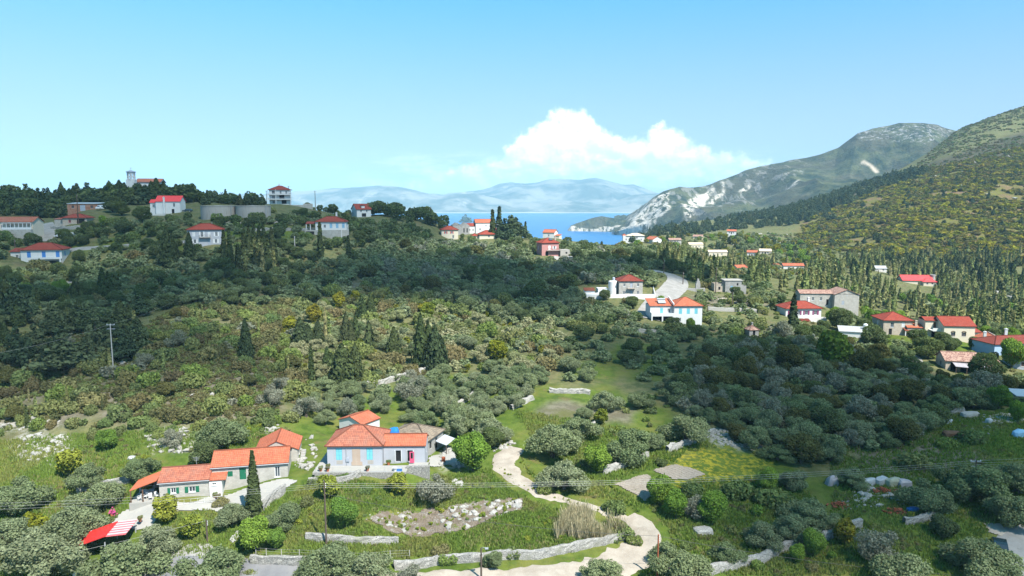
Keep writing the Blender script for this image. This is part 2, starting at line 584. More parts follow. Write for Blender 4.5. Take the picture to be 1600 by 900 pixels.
ANCH = list(HB.values()) + [
    (0, 898, 82), (300, 890, 82), (600, 898, 80), (850, 895, 81), (1100, 895, 81), (1350, 895, 82), (1600, 890, 84),
    (0, 780, 96), (120, 720, 107), (0, 660, 122), (180, 577, 141), (350, 620, 128), (0, 540, 155), (300, 520, 168), (60, 470, 200),
    (450, 640, 127), (550, 600, 149), (690, 577, 163), (600, 480, 222), (450, 440, 240), (250, 440, 228), (900, 615, 142), (800, 690, 117),
    (800, 540, 180), (760, 470, 238), (900, 500, 210), (700, 420, 292), (850, 440, 268), (950, 400, 355),
    (640, 800, 95), (1000, 770, 99), (990, 830, 91), (1100, 690, 118), (1010, 700, 116), (1250, 600, 149), (1250, 700, 118), (1300, 800, 98), (1150, 820, 93),
    (1450, 660, 131), (1600, 640, 136), (1500, 780, 101), (1600, 850, 89), (1100, 560, 172), (1400, 570, 172),
    (1050, 445, 268), (1060, 430, 300), (1200, 455, 290), (1250, 425, 450),
    (100, 340, 352), (0, 335, 350), (200, 322, 352), (300, 318, 355), (380, 322, 360), (500, 330, 400), (600, 335, 425), (640, 341, 425), (670, 345, 425), (688, 352, 425), (702, 362, 425), (820, 372, 440), (900, 378, 440), (960, 384, 480),
    (0, 322, 380), (100, 320, 385), (200, 318, 388), (300, 316, 388),
    (1140, 405, 560), (1000, 388, 560), (1400, 505, 330), (1550, 505, 330), (1600, 462, 430), (1500, 462, 420), (1300, 440, 420),
    (1600, 400, 600), (1600, 300, 860), (1600, 238, 1080), (1600, 205, 1300), (1600, 168, 1600), (1600, 175, 1740),
    (1450, 400, 620), (1450, 340, 760), (1450, 272, 1080), (1460, 232, 1480), (1460, 262, 1740), (1500, 206, 1600), (1500, 230, 1740), (1550, 188, 1600), (1550, 205, 1740),
    (1420, 257, 1400), (1420, 290, 1740), (1380, 277, 1300), (1380, 310, 1700), (1320, 385, 700), (1320, 345, 880), (1320, 300, 1250), (1320, 330, 1700), (1260, 318, 1250), (1260, 340, 1600),
    (1200, 385, 720), (1200, 360, 900), (1200, 334, 1250), (1200, 355, 1600), (1100, 376, 760), (1100, 358, 1000), (1100, 349, 1250), (1100, 370, 1600),
    (1020, 378, 760), (1020, 366, 1050), (1020, 385, 1500),
]
EXTRA = [(-1.4, 60, -6), (-1.4, 200, 20), (-1.3, 400, 42), (1.4, 60, -10), (1.4, 140, -4), (1.4, 400, -18), (1.3, 700, 20), (1.3, 1100, 160), (1.3, 1600, 330), (1.3, 1740, 330),
         (-1.2, 25, -10), (0, 25, -14), (1.2, 25, -14), (0, 50, -9),
         (-1.2, 480, 30), (-.7, 480, 30), (-.4, 520, 10), (-.1, 620, -20), (.06, 640, -25), (.13, 640, -12),
         (-1.2, 1000, -85), (-.7, 1000, -85), (-.3, 1000, -85), (0, 1000, -85), (.1, 1000, -85), (.17, 1000, -40),
         (-1.2, 1700, -95), (-.5, 1700, -95), (0, 1700, -95), (.1, 1700, -90), (.16, 1600, -60)]
ap = []
for px, py, d in ANCH:
    p = onray(px, py, d)
    ap.append((p[0] / p[1], p[1], p[2]))
ap = np.array(ap + EXTRA, float)
LY = lambda y: np.log(y) * 0.9
UX = lambda u: u * 2.0
ax_, ay_, av_ = UX(ap[:, 0]), LY(ap[:, 1]), (ap[:, 2] - CAM_Z) / ap[:, 1]


def tps(r2):
    return 0.5 * r2 * np.log(r2 + 1e-12)


_n = len(ap)
K = tps((ax_[:, None] - ax_[None]) ** 2 + (ay_[:, None] - ay_[None]) ** 2) + np.eye(_n) * 2e-4
Pm = np.stack([np.ones(_n), ax_, ay_], 1)
A = np.block([[K, Pm], [Pm.T, np.zeros((3, 3))]])
wts = np.linalg.solve(A, np.concatenate([av_, np.zeros(3)]))
NU, NV = 620, 560
U0, U1, Y0, Y1 = -1.35, 1.35, 24.0, 1750.0
us = np.linspace(U0, U1, NU)
lys = np.linspace(math.log(Y0), math.log(Y1), NV)
GU, GL = np.meshgrid(us, lys)
fu, fl = UX(GU).ravel(), (GL * 0.9).ravel()
gv = wts[_n] + wts[_n + 1] * fu + wts[_n + 2] * fl
for k in range(_n):
    gv = gv + wts[k] * tps((fu - ax_[k]) ** 2 + (fl - ay_[k]) ** 2)
GY = np.exp(GL)
GX = GU * GY
GZ = CAM_Z + gv.reshape(NV, NU) * GY
rough_k = np.clip((GY - 60) / 600, 0.05, 1.0)
GZ = GZ + (fbm(GX / 14, GY / 14, 4, 3) - 0.5) * 1.1 + (fbm(GX / 60, GY / 60, 4, 5) - 0.5) * 14 * rough_k * np.clip((GY - 450) / 300, 0, 1)
GZ = GZ + (fbm(GX / 2.2, GY / 2.2, 3, 9) - 0.5) * 0.35
GZ = np.maximum(GZ, -88 + 0 * GZ)


def gz(x, y):
    x, y = np.asarray(x, float), np.asarray(y, float)
    yy = np.clip(y, Y0 * 1.001, Y1 * 0.999)
    a = np.clip((x / yy - U0) / (U1 - U0) * (NU - 1), 0, NU - 1.001)
    b = np.clip((np.log(yy) - lys[0]) / (lys[-1] - lys[0]) * (NV - 1), 0, NV - 1.001)
    i, j = a.astype(int), b.astype(int)
    fa, fb = a - i, b - j
    return (GZ[j, i] * (1 - fa) * (1 - fb) + GZ[j, i + 1] * fa * (1 - fb) + GZ[j + 1, i] * (1 - fa) * fb + GZ[j + 1, i + 1] * fa * fb)


PXG, PYG, _ = project(GX, GY, GZ)
_YS = np.exp(np.linspace(math.log(45), math.log(1700), 1500))


def hit(px, py):
    """the ground point seen at a pixel"""
    r = ray(px, py)
    t = _YS / r[1]
    z = CAM_Z + r[2] * t
    d = z - gz(r[0] * t, _YS)
    k = np.argmax(d < 0) if (d < 0).any() else len(_YS) - 1
    k = max(k, 1)
    f = d[k - 1] / (d[k - 1] - d[k] + 1e-9)
    y = _YS[k - 1] + (_YS[k] - _YS[k - 1]) * f
    x = r[0] * y / r[1]
    return np.array([x, y, float(gz(x, y))])


# which ground can be seen from the camera (not hidden behind a crest)
_EL = (GZ - CAM_Z) / GY
VIS = _EL >= np.maximum.accumulate(_EL, 0) - 0.004
AREA = GY * GY


def strew(poly, n_, rng, hide=None):
    """n_ random points, even over the visible land inside a pixel polygon"""
    m = inpoly(poly, PXG, PYG) & VIS
    if hide is not None:
        m &= ~hide
    j, i = np.nonzero(m)
    if not len(j):
        return np.zeros((0, 2))
    w = AREA[j, i]
    k = rng.choice(len(j), n_, p=w / w.sum())
    fu = np.clip(i[k] + rng.random(n_) - .5, 0, NU - 1)
    fv = np.clip(j[k] + rng.random(n_) - .5, 0, NV - 1)
    y = np.exp(lys[0] + fv * (lys[-1] - lys[0]) / (NV - 1))
    return np.stack([(U0 + fu * (U1 - U0) / (NU - 1)) * y, y], 1)


def col_at(px, d):
    """the ground point at distance d in pixel column px (also where the ground itself is hidden)"""
    x = (px - 800) / FPX * d
    for _ in range(4):
        z = float(gz(x, d))
        w = d * math.cos(PITCH) - (z - CAM_Z) * math.sin(PITCH)
        x = (px - 800) / FPX * w
    return np.array([x, d, float(gz(x, d))])


# zones of ground cover, laid out on the land (masks are stored on the ground's vertices)
PX, PY, _ = project(GX, GY, GZ)
JX = (fbm(GX / 5, GY / 5, 4, 21) - 0.5) * 46 * np.clip(110 / GY, .15, 1)
JY = (fbm(GX / 5, GY / 5, 4, 31) - 0.5) * 30 * np.clip(110 / GY, .15, 1)


def zone(polys, blur=3):
    m = np.zeros(PX.shape)
    for p in polys:
        m = np.maximum(m, inpoly(p, PX + JX, PY + JY))
    for _ in range(blur):
        m = (m + np.roll(m, 1, 0) + np.roll(m, -1, 0) + np.roll(m, 1, 1) + np.roll(m, -1, 1)) / 5
    return m


near = GY < 330
zl = zone([[(-200, 672), (60, 690), (160, 675), (300, 668), (430, 650), (520, 640), (600, 610), (700, 580), (800, 600), (960, 610), (1100, 665), (1200, 690), (1250, 740), (1420, 745), (1500, 640), (1700, 640), (1800, 1000), (-200, 1000)],
           [(880, 590), (960, 540), (1060, 540), (1040, 600)], [(850, 610), (960, 600), (980, 640), (850, 640)],
           [(120, 395), (220, 350), (300, 385), (260, 400)], [(330, 350), (480, 355), (470, 372), (340, 372)], [(90, 378), (130, 372), (130, 392), (90, 392)],
           [(60, 440), (180, 440), (180, 462), (60, 470)], [(1360, 480), (1600, 520), (1600, 560), (1380, 540)]]) * near
zd = zone([[(-100, 600), (60, 590), (220, 600), (330, 560), (440, 560), (470, 600), (430, 650), (300, 660), (150, 660), (-100, 668)],
           [(150, 400), (235, 368), (240, 382), (170, 400)], [(1330, 640), (1450, 690), (1560, 720), (1500, 745), (1340, 735)],
           [(520, 440), (570, 430), (560, 450), (520, 470)], [(860, 625), (990, 640), (990, 668), (830, 650)],
           [(1080, 462), (1200, 462), (1200, 482), (1060, 478)]]) * near
zy = zone([[(1030, 735), (1070, 700), (1130, 695), (1210, 725), (1190, 750), (1110, 755), (1060, 785)]], 2) * near
zr = zone([[(10, 690), (60, 675), (110, 680), (120, 730), (40, 720)], [(0, 640), (110, 655), (60, 672), (0, 672)], [(220, 672), (290, 665), (310, 705), (235, 700)],
           [(1115, 668), (1200, 680), (1195, 702), (1110, 690)], [(690, 700), (745, 705), (750, 735), (690, 735)]], 2) * near
zs = zone([[(1250, 345), (1450, 262), (1700, 180), (1700, 420), (1400, 385), (1240, 380)]], 4) * (GY > 400)
zb = zone([[(1290, 320), (1450, 255), (1700, 170), (1700, 225), (1450, 275)]], 4) * (GY > 1050)


def grass_cols(q):
    p = q.pos()
    a, b, c = q.noise(p, 0.09, 6, 0.62), q.noise(p, 0.45, 5, 0.65), q.noise(p, 2.6, 4, 0.7)
    return p, a, b, c


def ground_mat(q, bs):
    p, a, b, c = grass_cols(q)
    lush, dry, yel, rock, slope, brown = (q.attr(k) for k in ('lush', 'dry', 'yellow', 'rock', 'slope', 'brown'))
    under = q.mix(q.step(b, 0.35, 0.65), (0.080, 0.096, 0.038), (0.152, 0.145, 0.065))
    under = q.mix(q.math('MULTIPLY', q.step(a, 0.5, 0.7), 0.6), under, (0.13, 0.105, 0.065))
    g = q.mix(q.step(b, 0.36, 0.62), (0.055, 0.091, 0.014), (0.100, 0.140, 0.024))
    g = q.mix(q.math('MULTIPLY', q.step(a, 0.45, 0.66), 0.75), g, (0.157, 0.151, 0.042))
    g = q.mix(q.math('MULTIPLY', q.step(q.noise(p, 0.23, 5, 0.6), 0.58, 0.7), 0.6), g, (0.174, 0.122, 0.058))
    col = q.mix(lush, under, g)
    d = q.mix(q.step(b, 0.4, 0.62), (0.125, 0.108, 0.078), (0.185, 0.163, 0.125))
    d = q.mix(q.step(a, 0.5, 0.62), d, (0.105, 0.105, 0.045))
    col = q.mix(q.math('MULTIPLY', dry, 0.9), col, d)
    y = q.mix(q.step(q.noise(p, 1.3, 5, 0.7), 0.46, 0.60), g, (0.29, 0.25, 0.025))
    col = q.mix(yel, col, y)
    s = q.mix(q.step(q.noise(p, 0.16, 6, 0.65), 0.38, 0.62), (0.105, 0.092, 0.034), (0.125, 0.125, 0.028))
    s = q.mix(q.step(q.noise(p, 0.045, 6, 0.65), 0.48, 0.62), s, (0.15, 0.10, 0.055))
    s = q.mix(q.step(q.noise(p, 0.3, 5, 0.7), 0.64, 0.7), s, (0.28, 0.255, 0.21))
    col = q.mix(slope, col, s)
    bw = q.mix(q.step(q.noise(p, 0.09, 6, 0.7), 0.4, 0.62), (0.085, 0.072, 0.048), (0.05, 0.056, 0.03))
    col = q.mix(brown, col, bw)
    col = q.mix(q.math('MULTIPLY', rock, q.step(q.noise(p, 0.8, 5, 0.7), 0.44, 0.56)), col, (0.31, 0.295, 0.26))
    col = q.mix(q.math('MULTIPLY', q.step(c, 0.45, 0.8), 0.35), col, (0.04, 0.045, 0.02))
    col = q.mix(q.math('MULTIPLY', q.step(q.noise(p, 1.1, 5, 0.75), 0.68, 0.73), q.math('SUBTRACT', 0.8, lush)), col, (0.34, 0.315, 0.28))
    return col, q.bump(q.math('ADD', c, q.noise(p, 9, 3)), 0.18, 0.8)


mat('ground', ground_mat, 0.95, 0.05)
gid = np.arange(NU * NV).reshape(NV, NU)
gf = np.stack([gid[:-1, :-1], gid[:-1, 1:], gid[1:, 1:], gid[1:, :-1]], -1).reshape(-1, 4)
ground = link('ground', npmesh('ground', np.stack([GX, GY, GZ], -1).reshape(-1, 3), gf, MAT['ground'],
                               {'lush': zl.ravel(), 'dry': zd.ravel(), 'yellow': zy.ravel(), 'rock': zr.ravel(), 'slope': zs.ravel(), 'brown': zb.ravel()}, smooth=True))
props(ground, kind='structure')

# ------------------------------------------------------------------ sea
SEA_Z = -70.0


def sea_mat(q, bs):
    p = q.pos()
    far = q.step(q.sep(p)[1], 1500, 9000)
    col = q.mix(q.noise(q.vmul(p, (0.0006, 0.002, 1)), 1.0, 4), (0.014, 0.10, 0.26), (0.018, 0.125, 0.31))
    return col, q.bump(q.noise(q.vmul(p, (1, 0.6, 1)), 0.12, 5, 0.6), 0.8, 0.5)


mat('sea', sea_mat, 0.35, 0.2)
m = MB()
m.face([(-14500, -400, SEA_Z), (14500, -400, SEA_Z), (14500, 15500, SEA_Z), (-14500, 15500, SEA_Z)])
props(m.build('sea', MAT['sea']), kind='structure')


# ------------------------------------------------------------------ mountains as relief: skyline and foot given per column, real depth between them
def relief(name, material, cols, nx, nt, amp, freq, seed, cliffs=None, back=900, foot_z=-72, curve=1.0):
    """cols: (pixel column, pixel row of skyline, distance of skyline, distance of foot)"""
    cols = np.array(cols, float)
    pxs = np.linspace(cols[0, 0], cols[-1, 0], nx)
    top = np.interp(pxs, cols[:, 0], cols[:, 1])
    dt = np.interp(pxs, cols[:, 0], cols[:, 2])
    df = np.interp(pxs, cols[:, 0], cols[:, 3])
    # a skyline needs small unevenness of its own
    P = np.zeros((nt + 12, nx, 3))
    topP = np.array([onray(a, b, c) for a, b, c in zip(pxs, top, dt)])
    footP = np.array([[(a - 800) / FPX * c * 1.0, c, foot_z] for a, c in zip(pxs, df)])
    for k in range(nt):
        f = k / (nt - 1)
        q = footP * (1 - f) + topP * f
        q[:, 2] = foot_z + (topP[:, 2] - foot_z) * f ** curve
        P[k] = q
    for k in range(12):
        f = (k + 1) / 12
        q = topP.copy()
        q[:, 1] += back * f
        q[:, 0] += back * f * (topP[:, 0] / topP[:, 1])
        q[:, 2] = topP[:, 2] + (foot_z - topP[:, 2]) * f ** 1.6
        P[nt + k] = q
    X, Y, Z = P[..., 0], P[..., 1], P[..., 2]
    t = np.concatenate([np.linspace(0, 1, nt), np.linspace(1, 0, 13)[1:]])[:, None]
    nz = fbm(X / freq, (Y + Z * 1.3) / freq, 6, seed) - 0.5
    rid = 1 - np.abs(2 * fbm(X / (freq * .8) + 3.1, (Z * .35 + Y * .25) / (freq * .8), 5, seed + 40) - 1)
    Z = Z + (nz * 1.0 + (rid - 0.75) * 0.9) * amp * np.clip(np.minimum(t * 5, 1), 0, 1) * (0.25 + 0.75 * np.sin(np.pi * np.clip(t, 0.0, 0.97)))
    dY = (rid - 0.75) * amp * 1.6 * np.sin(np.pi * np.clip(t, 0, 1))
    Y = Y - dY
    V = np.stack([X, Y, Z], -1)
    nr = V.shape[0]
    ids = np.arange(nr * nx).reshape(nr, nx)
    F = np.stack([ids[:-1, :-1], ids[:-1, 1:], ids[1:, 1:], ids[1:, :-1]], -1).reshape(-1, 4)
    att = {}
    if cliffs:
        qx, qy, _ = project(V[..., 0], V[..., 1], V[..., 2])
        for an, polys in cliffs.items():
            mm = np.zeros(qx.shape)
            jx = (fbm(V[..., 0] / 60, V[..., 2] / 90, 5, seed + 3) - .5) * 34
            for pl in polys:
                mm = np.maximum(mm, inpoly(pl, qx + jx, qy + jx * .3))
            for _ in range(2):
                mm = (mm + np.roll(mm, 1, 0) + np.roll(mm, -1, 0) + np.roll(mm, 1, 1) + np.roll(mm, -1, 1)) / 5
            att[an] = mm.ravel()
    o = link(name, npmesh(name, V.reshape(-1, 3), F, material, att, smooth=True))
    return props(o, kind='structure')


def mountain_mat(q, bs):
    p = q.pos()
    a, b, c = q.noise(p, 0.02, 6, 0.65), q.noise(p, 0.006, 6, 0.6), q.noise(p, 0.09, 4, 0.7)
    col = q.mix(q.step(a, 0.38, 0.62), (0.020, 0.030, 0.017), (0.072, 0.080, 0.038))
    col = q.mix(q.math('MULTIPLY', q.step(b, 0.45, 0.6), 0.6), col, (0.07, 0.062, 0.042))
    # limestone showing through in streaks that run down the slope
    st = q.noise(q.vmul(p, (1.0, 0.35, 0.22)), 0.035, 6, 0.7)
    col = q.mix(q.math('MULTIPLY', q.step(st, 0.53, 0.58), q.math('ADD', 0.06, q.math('MULTIPLY', q.attr('streaks'), 0.4))), col, (0.27, 0.26, 0.245))
    col = q.mix(q.math('MULTIPLY', q.attr('summit'), q.step(q.noise(p, 0.06, 6, 0.8), 0.52, 0.60)), col, (0.25, 0.245, 0.245))
    cl = q.mix(q.step(st, 0.35, 0.7), (0.52, 0.475, 0.41), (0.36, 0.32, 0.27))
    cl = q.mix(q.step(q.noise(q.vmul(p, (1, .4, .3)), 0.07, 5, 0.7), 0.57, 0.63), cl, (0.08, 0.09, 0.06))
    col = q.mix(q.math('MULTIPLY', q.attr('cliff'), q.step(q.noise(q.vmul(p, (1.0, .4, .16)), 0.045, 6, 0.7), 0.42, 0.52)), col, cl)
    col = q.mix(q.attr('track'), col, (0.38, 0.32, 0.25))
    return col, q.bump(q.math('ADD', c, q.math('MULTIPLY', a, 3.0)), 6.0, 0.9)


mat('mountain', mountain_mat, 0.95, 0.05)
relief('mountain', MAT['mountain'],
       [(958, 362, 2560, 2540), (975, 354, 2560, 2460), (990, 340, 2560, 2400), (1005, 326, 2580, 2330), (1022, 311, 2600, 2280), (1040, 299, 2620, 2200), (1062, 291, 2640, 2120), (1085, 289, 2660, 2060),
        (1110, 283, 2680, 1980), (1140, 271, 2700, 1920), (1165, 263, 2700, 1880), (1200, 259, 2700, 1830), (1235, 248, 2700, 1800), (1280, 238, 2680, 1780),
        (1310, 228, 2660, 1770), (1340, 207, 2640, 1760), (1365, 202, 2640, 1760), (1400, 200, 2640, 1760), (1440, 196, 2640, 1760), (1465, 198, 2640, 1760), (1492, 206, 2660, 1760), (1530, 214, 2700, 1780),
        (1600, 225, 2700, 1780), (1720, 240, 2700, 1780)],
       560, 230, 120, 520, 11,
       {'cliff': [[(950, 372), (972, 352), (985, 338), (1006, 320), (1024, 305), (1042, 297), (1040, 312), (1030, 330), (1018, 350), (1006, 372)],
                  [(1020, 345), (1032, 322), (1040, 308), (1045, 312), (1034, 338), (1026, 352)],
                  [(1060, 336), (1075, 314), (1096, 298), (1108, 288), (1104, 308), (1092, 326), (1080, 340)], [(1104, 318), (1124, 282), (1128, 284), (1112, 318)],
                  [(1158, 300), (1174, 288), (1176, 292), (1164, 302)], [(1230, 296), (1248, 280), (1251, 283), (1235, 297)]],
        'streaks': [[(1040, 300), (1160, 262), (1260, 245), (1250, 290), (1150, 330), (1060, 345)]],
        'summit': [[(1338, 203), (1440, 190), (1496, 205), (1450, 224), (1400, 222), (1345, 220)]],
        'track': [[(1338, 254), (1348, 250), (1362, 256), (1372, 262), (1382, 272), (1372, 272), (1360, 260), (1346, 255)]]},
       back=1400)

mat('headland_rock', mountain_mat, 0.95, 0.05)
relief('headland', MAT['headland_rock'],
       [(886, 362, 2900, 2890), (892, 352, 2900, 2868), (905, 347, 2900, 2850), (925, 341, 2890, 2830), (940, 338, 2880, 2810), (955, 340, 2850, 2780), (975, 344, 2800, 2740), (1000, 346, 2720, 2660), (1040, 340, 2650, 2600)],
       160, 60, 10, 120, 23,
       {'cliff': [[(880, 357), (900, 354), (925, 357), (960, 352), (985, 350), (985, 372), (880, 372)]], 'streaks': [], 'summit': [], 'track': []}, back=300, foot_z=-71.5, curve=0.7)


def far_mat(q, bs):
    p = q.pos()
    a = q.noise(p, 0.0016, 6, 0.65)
    col = q.mix(q.step(a, 0.4, 0.6), (0.05, 0.06, 0.045), (0.2, 0.19, 0.16))
    col = q.mix(q.step(q.noise(q.vmul(p, (1, .4, .5)), 0.0022, 6, 0.7), 0.58, 0.70), col, (0.33, 0.31, 0.30))
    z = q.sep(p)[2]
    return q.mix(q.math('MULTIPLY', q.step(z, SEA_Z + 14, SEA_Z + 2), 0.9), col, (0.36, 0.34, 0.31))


mat('far_mountain', far_mat, 1.0, 0.0)
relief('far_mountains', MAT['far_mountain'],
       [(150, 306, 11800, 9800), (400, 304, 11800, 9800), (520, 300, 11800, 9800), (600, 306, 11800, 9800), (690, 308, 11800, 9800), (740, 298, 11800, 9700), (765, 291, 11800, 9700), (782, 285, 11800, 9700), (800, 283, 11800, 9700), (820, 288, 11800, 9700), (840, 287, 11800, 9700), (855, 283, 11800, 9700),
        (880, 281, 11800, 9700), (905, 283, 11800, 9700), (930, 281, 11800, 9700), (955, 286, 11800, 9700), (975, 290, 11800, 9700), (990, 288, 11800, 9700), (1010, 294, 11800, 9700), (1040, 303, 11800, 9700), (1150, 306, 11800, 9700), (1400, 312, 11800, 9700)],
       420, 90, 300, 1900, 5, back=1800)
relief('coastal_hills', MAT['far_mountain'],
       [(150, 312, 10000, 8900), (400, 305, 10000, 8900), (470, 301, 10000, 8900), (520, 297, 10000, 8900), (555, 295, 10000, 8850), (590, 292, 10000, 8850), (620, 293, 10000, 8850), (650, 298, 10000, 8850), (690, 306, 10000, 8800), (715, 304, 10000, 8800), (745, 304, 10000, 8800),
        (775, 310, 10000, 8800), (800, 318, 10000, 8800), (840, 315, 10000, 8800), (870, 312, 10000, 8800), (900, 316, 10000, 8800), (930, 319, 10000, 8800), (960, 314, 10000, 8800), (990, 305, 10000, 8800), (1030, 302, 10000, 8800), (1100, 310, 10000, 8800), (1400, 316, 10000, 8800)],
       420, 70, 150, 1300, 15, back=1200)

# ------------------------------------------------------------------ the air: haze over the whole place, fading the far things
HAZE_D = 0.8e-4
hm = bpy.data.materials.new('haze')
hm.use_nodes = True
hm.node_tree.nodes.clear()
q = N(hm.node_tree)
pv = q.new('ShaderNodeVolumePrincipled')
pv.inputs['Color'].default_value = (0.44, 0.77, 1.0, 1)
pv.inputs['Density'].default_value = HAZE_D
pv.inputs['Anisotropy'].default_value = -0.25
ho = q.new('ShaderNodeOutputMaterial')
hm.node_tree.links.new(pv.outputs[0], ho.inputs['Volume'])
m = MB()
m.box(-14600, 14600, -500, 15600, -97, 640)
print('MAXZ', max(max(v.co.z for v in o.data.vertices) for o in bpy.data.objects if o.type == 'MESH' and o.name != 'haze'))
haze = m.build('haze', hm)
props(haze, kind='stuff')


# ------------------------------------------------------------------ drifting clouds high over the village: they shade part of the land
def cloud_mat(name, thr):
    mm = bpy.data.materials.new(name)
    mm.use_nodes = True
    mm.node_tree.nodes.clear()
    q = N(mm.node_tree)
    d = q.new('ShaderNodeBsdfDiffuse')
    d.inputs[0].default_value = (0.85, 0.85, 0.86, 1)
    t = q.new('ShaderNodeBsdfTransparent')
    x = q.new('ShaderNodeMixShader')
    x.inputs[0].default_value = 1 - thr
    mm.node_tree.links.new(t.outputs[0], x.inputs[1])
    mm.node_tree.links.new(d.outputs[0], x.inputs[2])
    o = q.new('ShaderNodeOutputMaterial')
    mm.node_tree.links.new(x.outputs[0], o.inputs[0])
    return mm


def cloud(polys, alt, thr, seed, cell=9.0, rag=60.0, gap=0.0, thick=28.0):
    """a cloud whose shadow falls on the given stretch of ground"""
    gp = [[(hit(a, b) if b > 0 else col_at(a, -b))[:2] for a, b in pl] for pl in polys]
    al = np.concatenate([np.array(g) for g in gp])
    x0, y0 = al.min(0) - 140
    x1, y1 = al.max(0) + 140
    nx, ny = int((x1 - x0) / cell), int((y1 - y0) / cell)
    X, Y = np.meshgrid(np.linspace(x0, x1, nx), np.linspace(y0, y1, ny))
    jx = (fbm(X / 45, Y / 45, 4, seed) - .5) * rag * 2
    jy = (fbm(X / 45, Y / 45, 4, seed + 9) - .5) * rag * 2
    M = np.zeros(X.shape)
    for g in gp:
        M = np.maximum(M, inpoly(g, X + jx, Y + jy))
    M[:2] = M[-2:] = 0
    M[:, :2] = M[:, -2:] = 0
    B = M.copy()
    for _ in range(10):
        B = (B + np.roll(B, 1, 0) + np.roll(B, -1, 0) + np.roll(B, 1, 1) + np.roll(B, -1, 1)) / 5
    S = M > 0.5
    if gap:
        S &= fbm(X / 38, Y / 38, 4, seed + 30) > gap
    up = np.sqrt(np.clip(B - .15, 0, 1)) * thick * (0.4 + fbm(X / 40, Y / 40, 4, seed + 4) * 1.2)
    dn = np.clip(B - .15, 0, 1) * thick * 0.2
    off = np.array(SUN) * (alt / SUN[2])
    ids = -np.ones(X.shape, int)
    cellS = S[:-1, :-1] & S[1:, :-1] & S[:-1, 1:] & S[1:, 1:]
    V = np.concatenate([np.stack([X + off[0], Y + off[1], alt + up], -1).reshape(-1, 3), np.stack([X + off[0], Y + off[1], alt - dn], -1).reshape(-1, 3)])
    ids = np.arange(nx * ny).reshape(ny, nx)
    F = np.stack([ids[:-1, :-1], ids[:-1, 1:], ids[1:, 1:], ids[1:, :-1]], -1)[cellS]
    F = np.concatenate([F, F[:, ::-1] + nx * ny])
    o = link('cloud', npmesh('cloud', V, F, cloud_mat('cloud_vapour', thr), smooth=True))
    return props(o, kind='structure')


cloud([[(-330, 500), (0, 492), (200, 500), (330, 488), (420, 470), (560, 464), (700, 478), (860, 500), (925, 478), (930, 440), (1010, 428), (1080, 442), (1180, 448), (1180, 436), (1060, 418), (960, 404), (900, 414), (800, 410), (700, 392), (560, 385), (420, 400), (240, 410), (100, 428), (-330, 435)]],
      1100, 0.34, 3, rag=18)
cloud([[(-330, 430), (100, 424), (240, 405), (420, 395), (560, 380), (690, 380), (720, -460), (600, -460), (420, -440), (200, -430), (-330, -430)]], 1130, 0.55, 5, rag=14)
cloud([[(860, 520), (980, 515), (1150, 520), (1320, 545), (1460, 575), (1640, 610), (1900, 680), (1900, 1040), (1010, 1040), (1040, 800), (1100, 745), (990, 690), (960, 640), (900, 600)]],
      1150, 0.40, 8, rag=12)
cloud([[(-260, 640), (0, 625), (200, 640), (390, 640), (450, 600), (440, 560), (410, 520), (430, 480), (300, 475), (0, 470), (-260, 470)]], 1180, 0.58, 18, rag=18, gap=0.3)
# ================================================================== ROADS, TRACKS, PLOTS, WALLS
def line_pts(pix, step):
    """pixel polyline (x, y[, width px]) -> world polyline resampled every step metres with widths in metres"""
    P, Wd = [], []
    for t in pix:
        p = hit(t[0], t[1])
        P.append(p[:2])
        w = p[1] * math.cos(PITCH) - (p[2] - CAM_Z) * math.sin(PITCH)
        Wd.append((t[2] if len(t) > 2 else 0) * w / FPX)
    P, Wd = np.array(P), np.array(Wd)
    # Catmull-Rom so that bends are round
    Q, WW = [], []
    for k in range(len(P) - 1):
        p0, p1, p2, p3 = P[max(k - 1, 0)], P[k], P[k + 1], P[min(k + 2, len(P) - 1)]
        L = np.linalg.norm(p2 - p1)
        ns = max(2, int(L / step))
        for t in np.arange(ns) / ns:
            Q.append(0.5 * ((2 * p1) + (p2 - p0) * t + (2 * p0 - 5 * p1 + 4 * p2 - p3) * t * t + (3 * p1 - p0 - 3 * p2 + p3) * t ** 3))
            WW.append(Wd[k] * (1 - t) + Wd[k + 1] * t)
    Q.append(P[-1])
    WW.append(Wd[-1])
    return np.array(Q), np.array(WW)


def smooth_z(Q, k=9, it=3):
    z = gz(Q[:, 0], Q[:, 1])
    for _ in range(it):
        z = np.convolve(np.pad(z, k // 2, mode='edge'), np.ones(k) / k, 'valid')
    return z


def strip(name, pix, material, lift=0.14, jag=0.0, seed=1, edge_lift=0.02, step=0.5, across=9, widths=None):
    Q, Wd = line_pts(pix, step)
    if widths is not None:
        Wd = np.full(len(Q), widths)
    T = np.gradient(Q, axis=0)
    T /= np.linalg.norm(T, axis=1)[:, None] + 1e-9
    Nn = np.stack([T[:, 1], -T[:, 0]], 1)
    s = np.linspace(-.5, .5, across)
    V = np.zeros((len(Q), across, 3))
    ja = (fbm(np.arange(len(Q)) * .35, np.zeros(len(Q)), 3, seed) - .5) * jag
    jb = (fbm(np.arange(len(Q)) * .35, np.zeros(len(Q)) + 9, 3, seed) - .5) * jag
    for k, a in enumerate(s):
        w = a * Wd + (ja if a < 0 else jb) * abs(a) * 2
        xy = Q + Nn * w[:, None]
        V[:, k, :2] = xy
        V[:, k, 2] = gz(xy[:, 0], xy[:, 1]) + (lift if abs(a) < .45 else edge_lift)
    ids = np.arange(len(Q) * across).reshape(len(Q), across)
    F = np.stack([ids[:-1, :-1], ids[:-1, 1:], ids[1:, 1:], ids[1:, :-1]], -1).reshape(-1, 4)
    o = link(name, npmesh(name, V.reshape(-1, 3), F, material, smooth=True))
    return props(o, kind='structure')


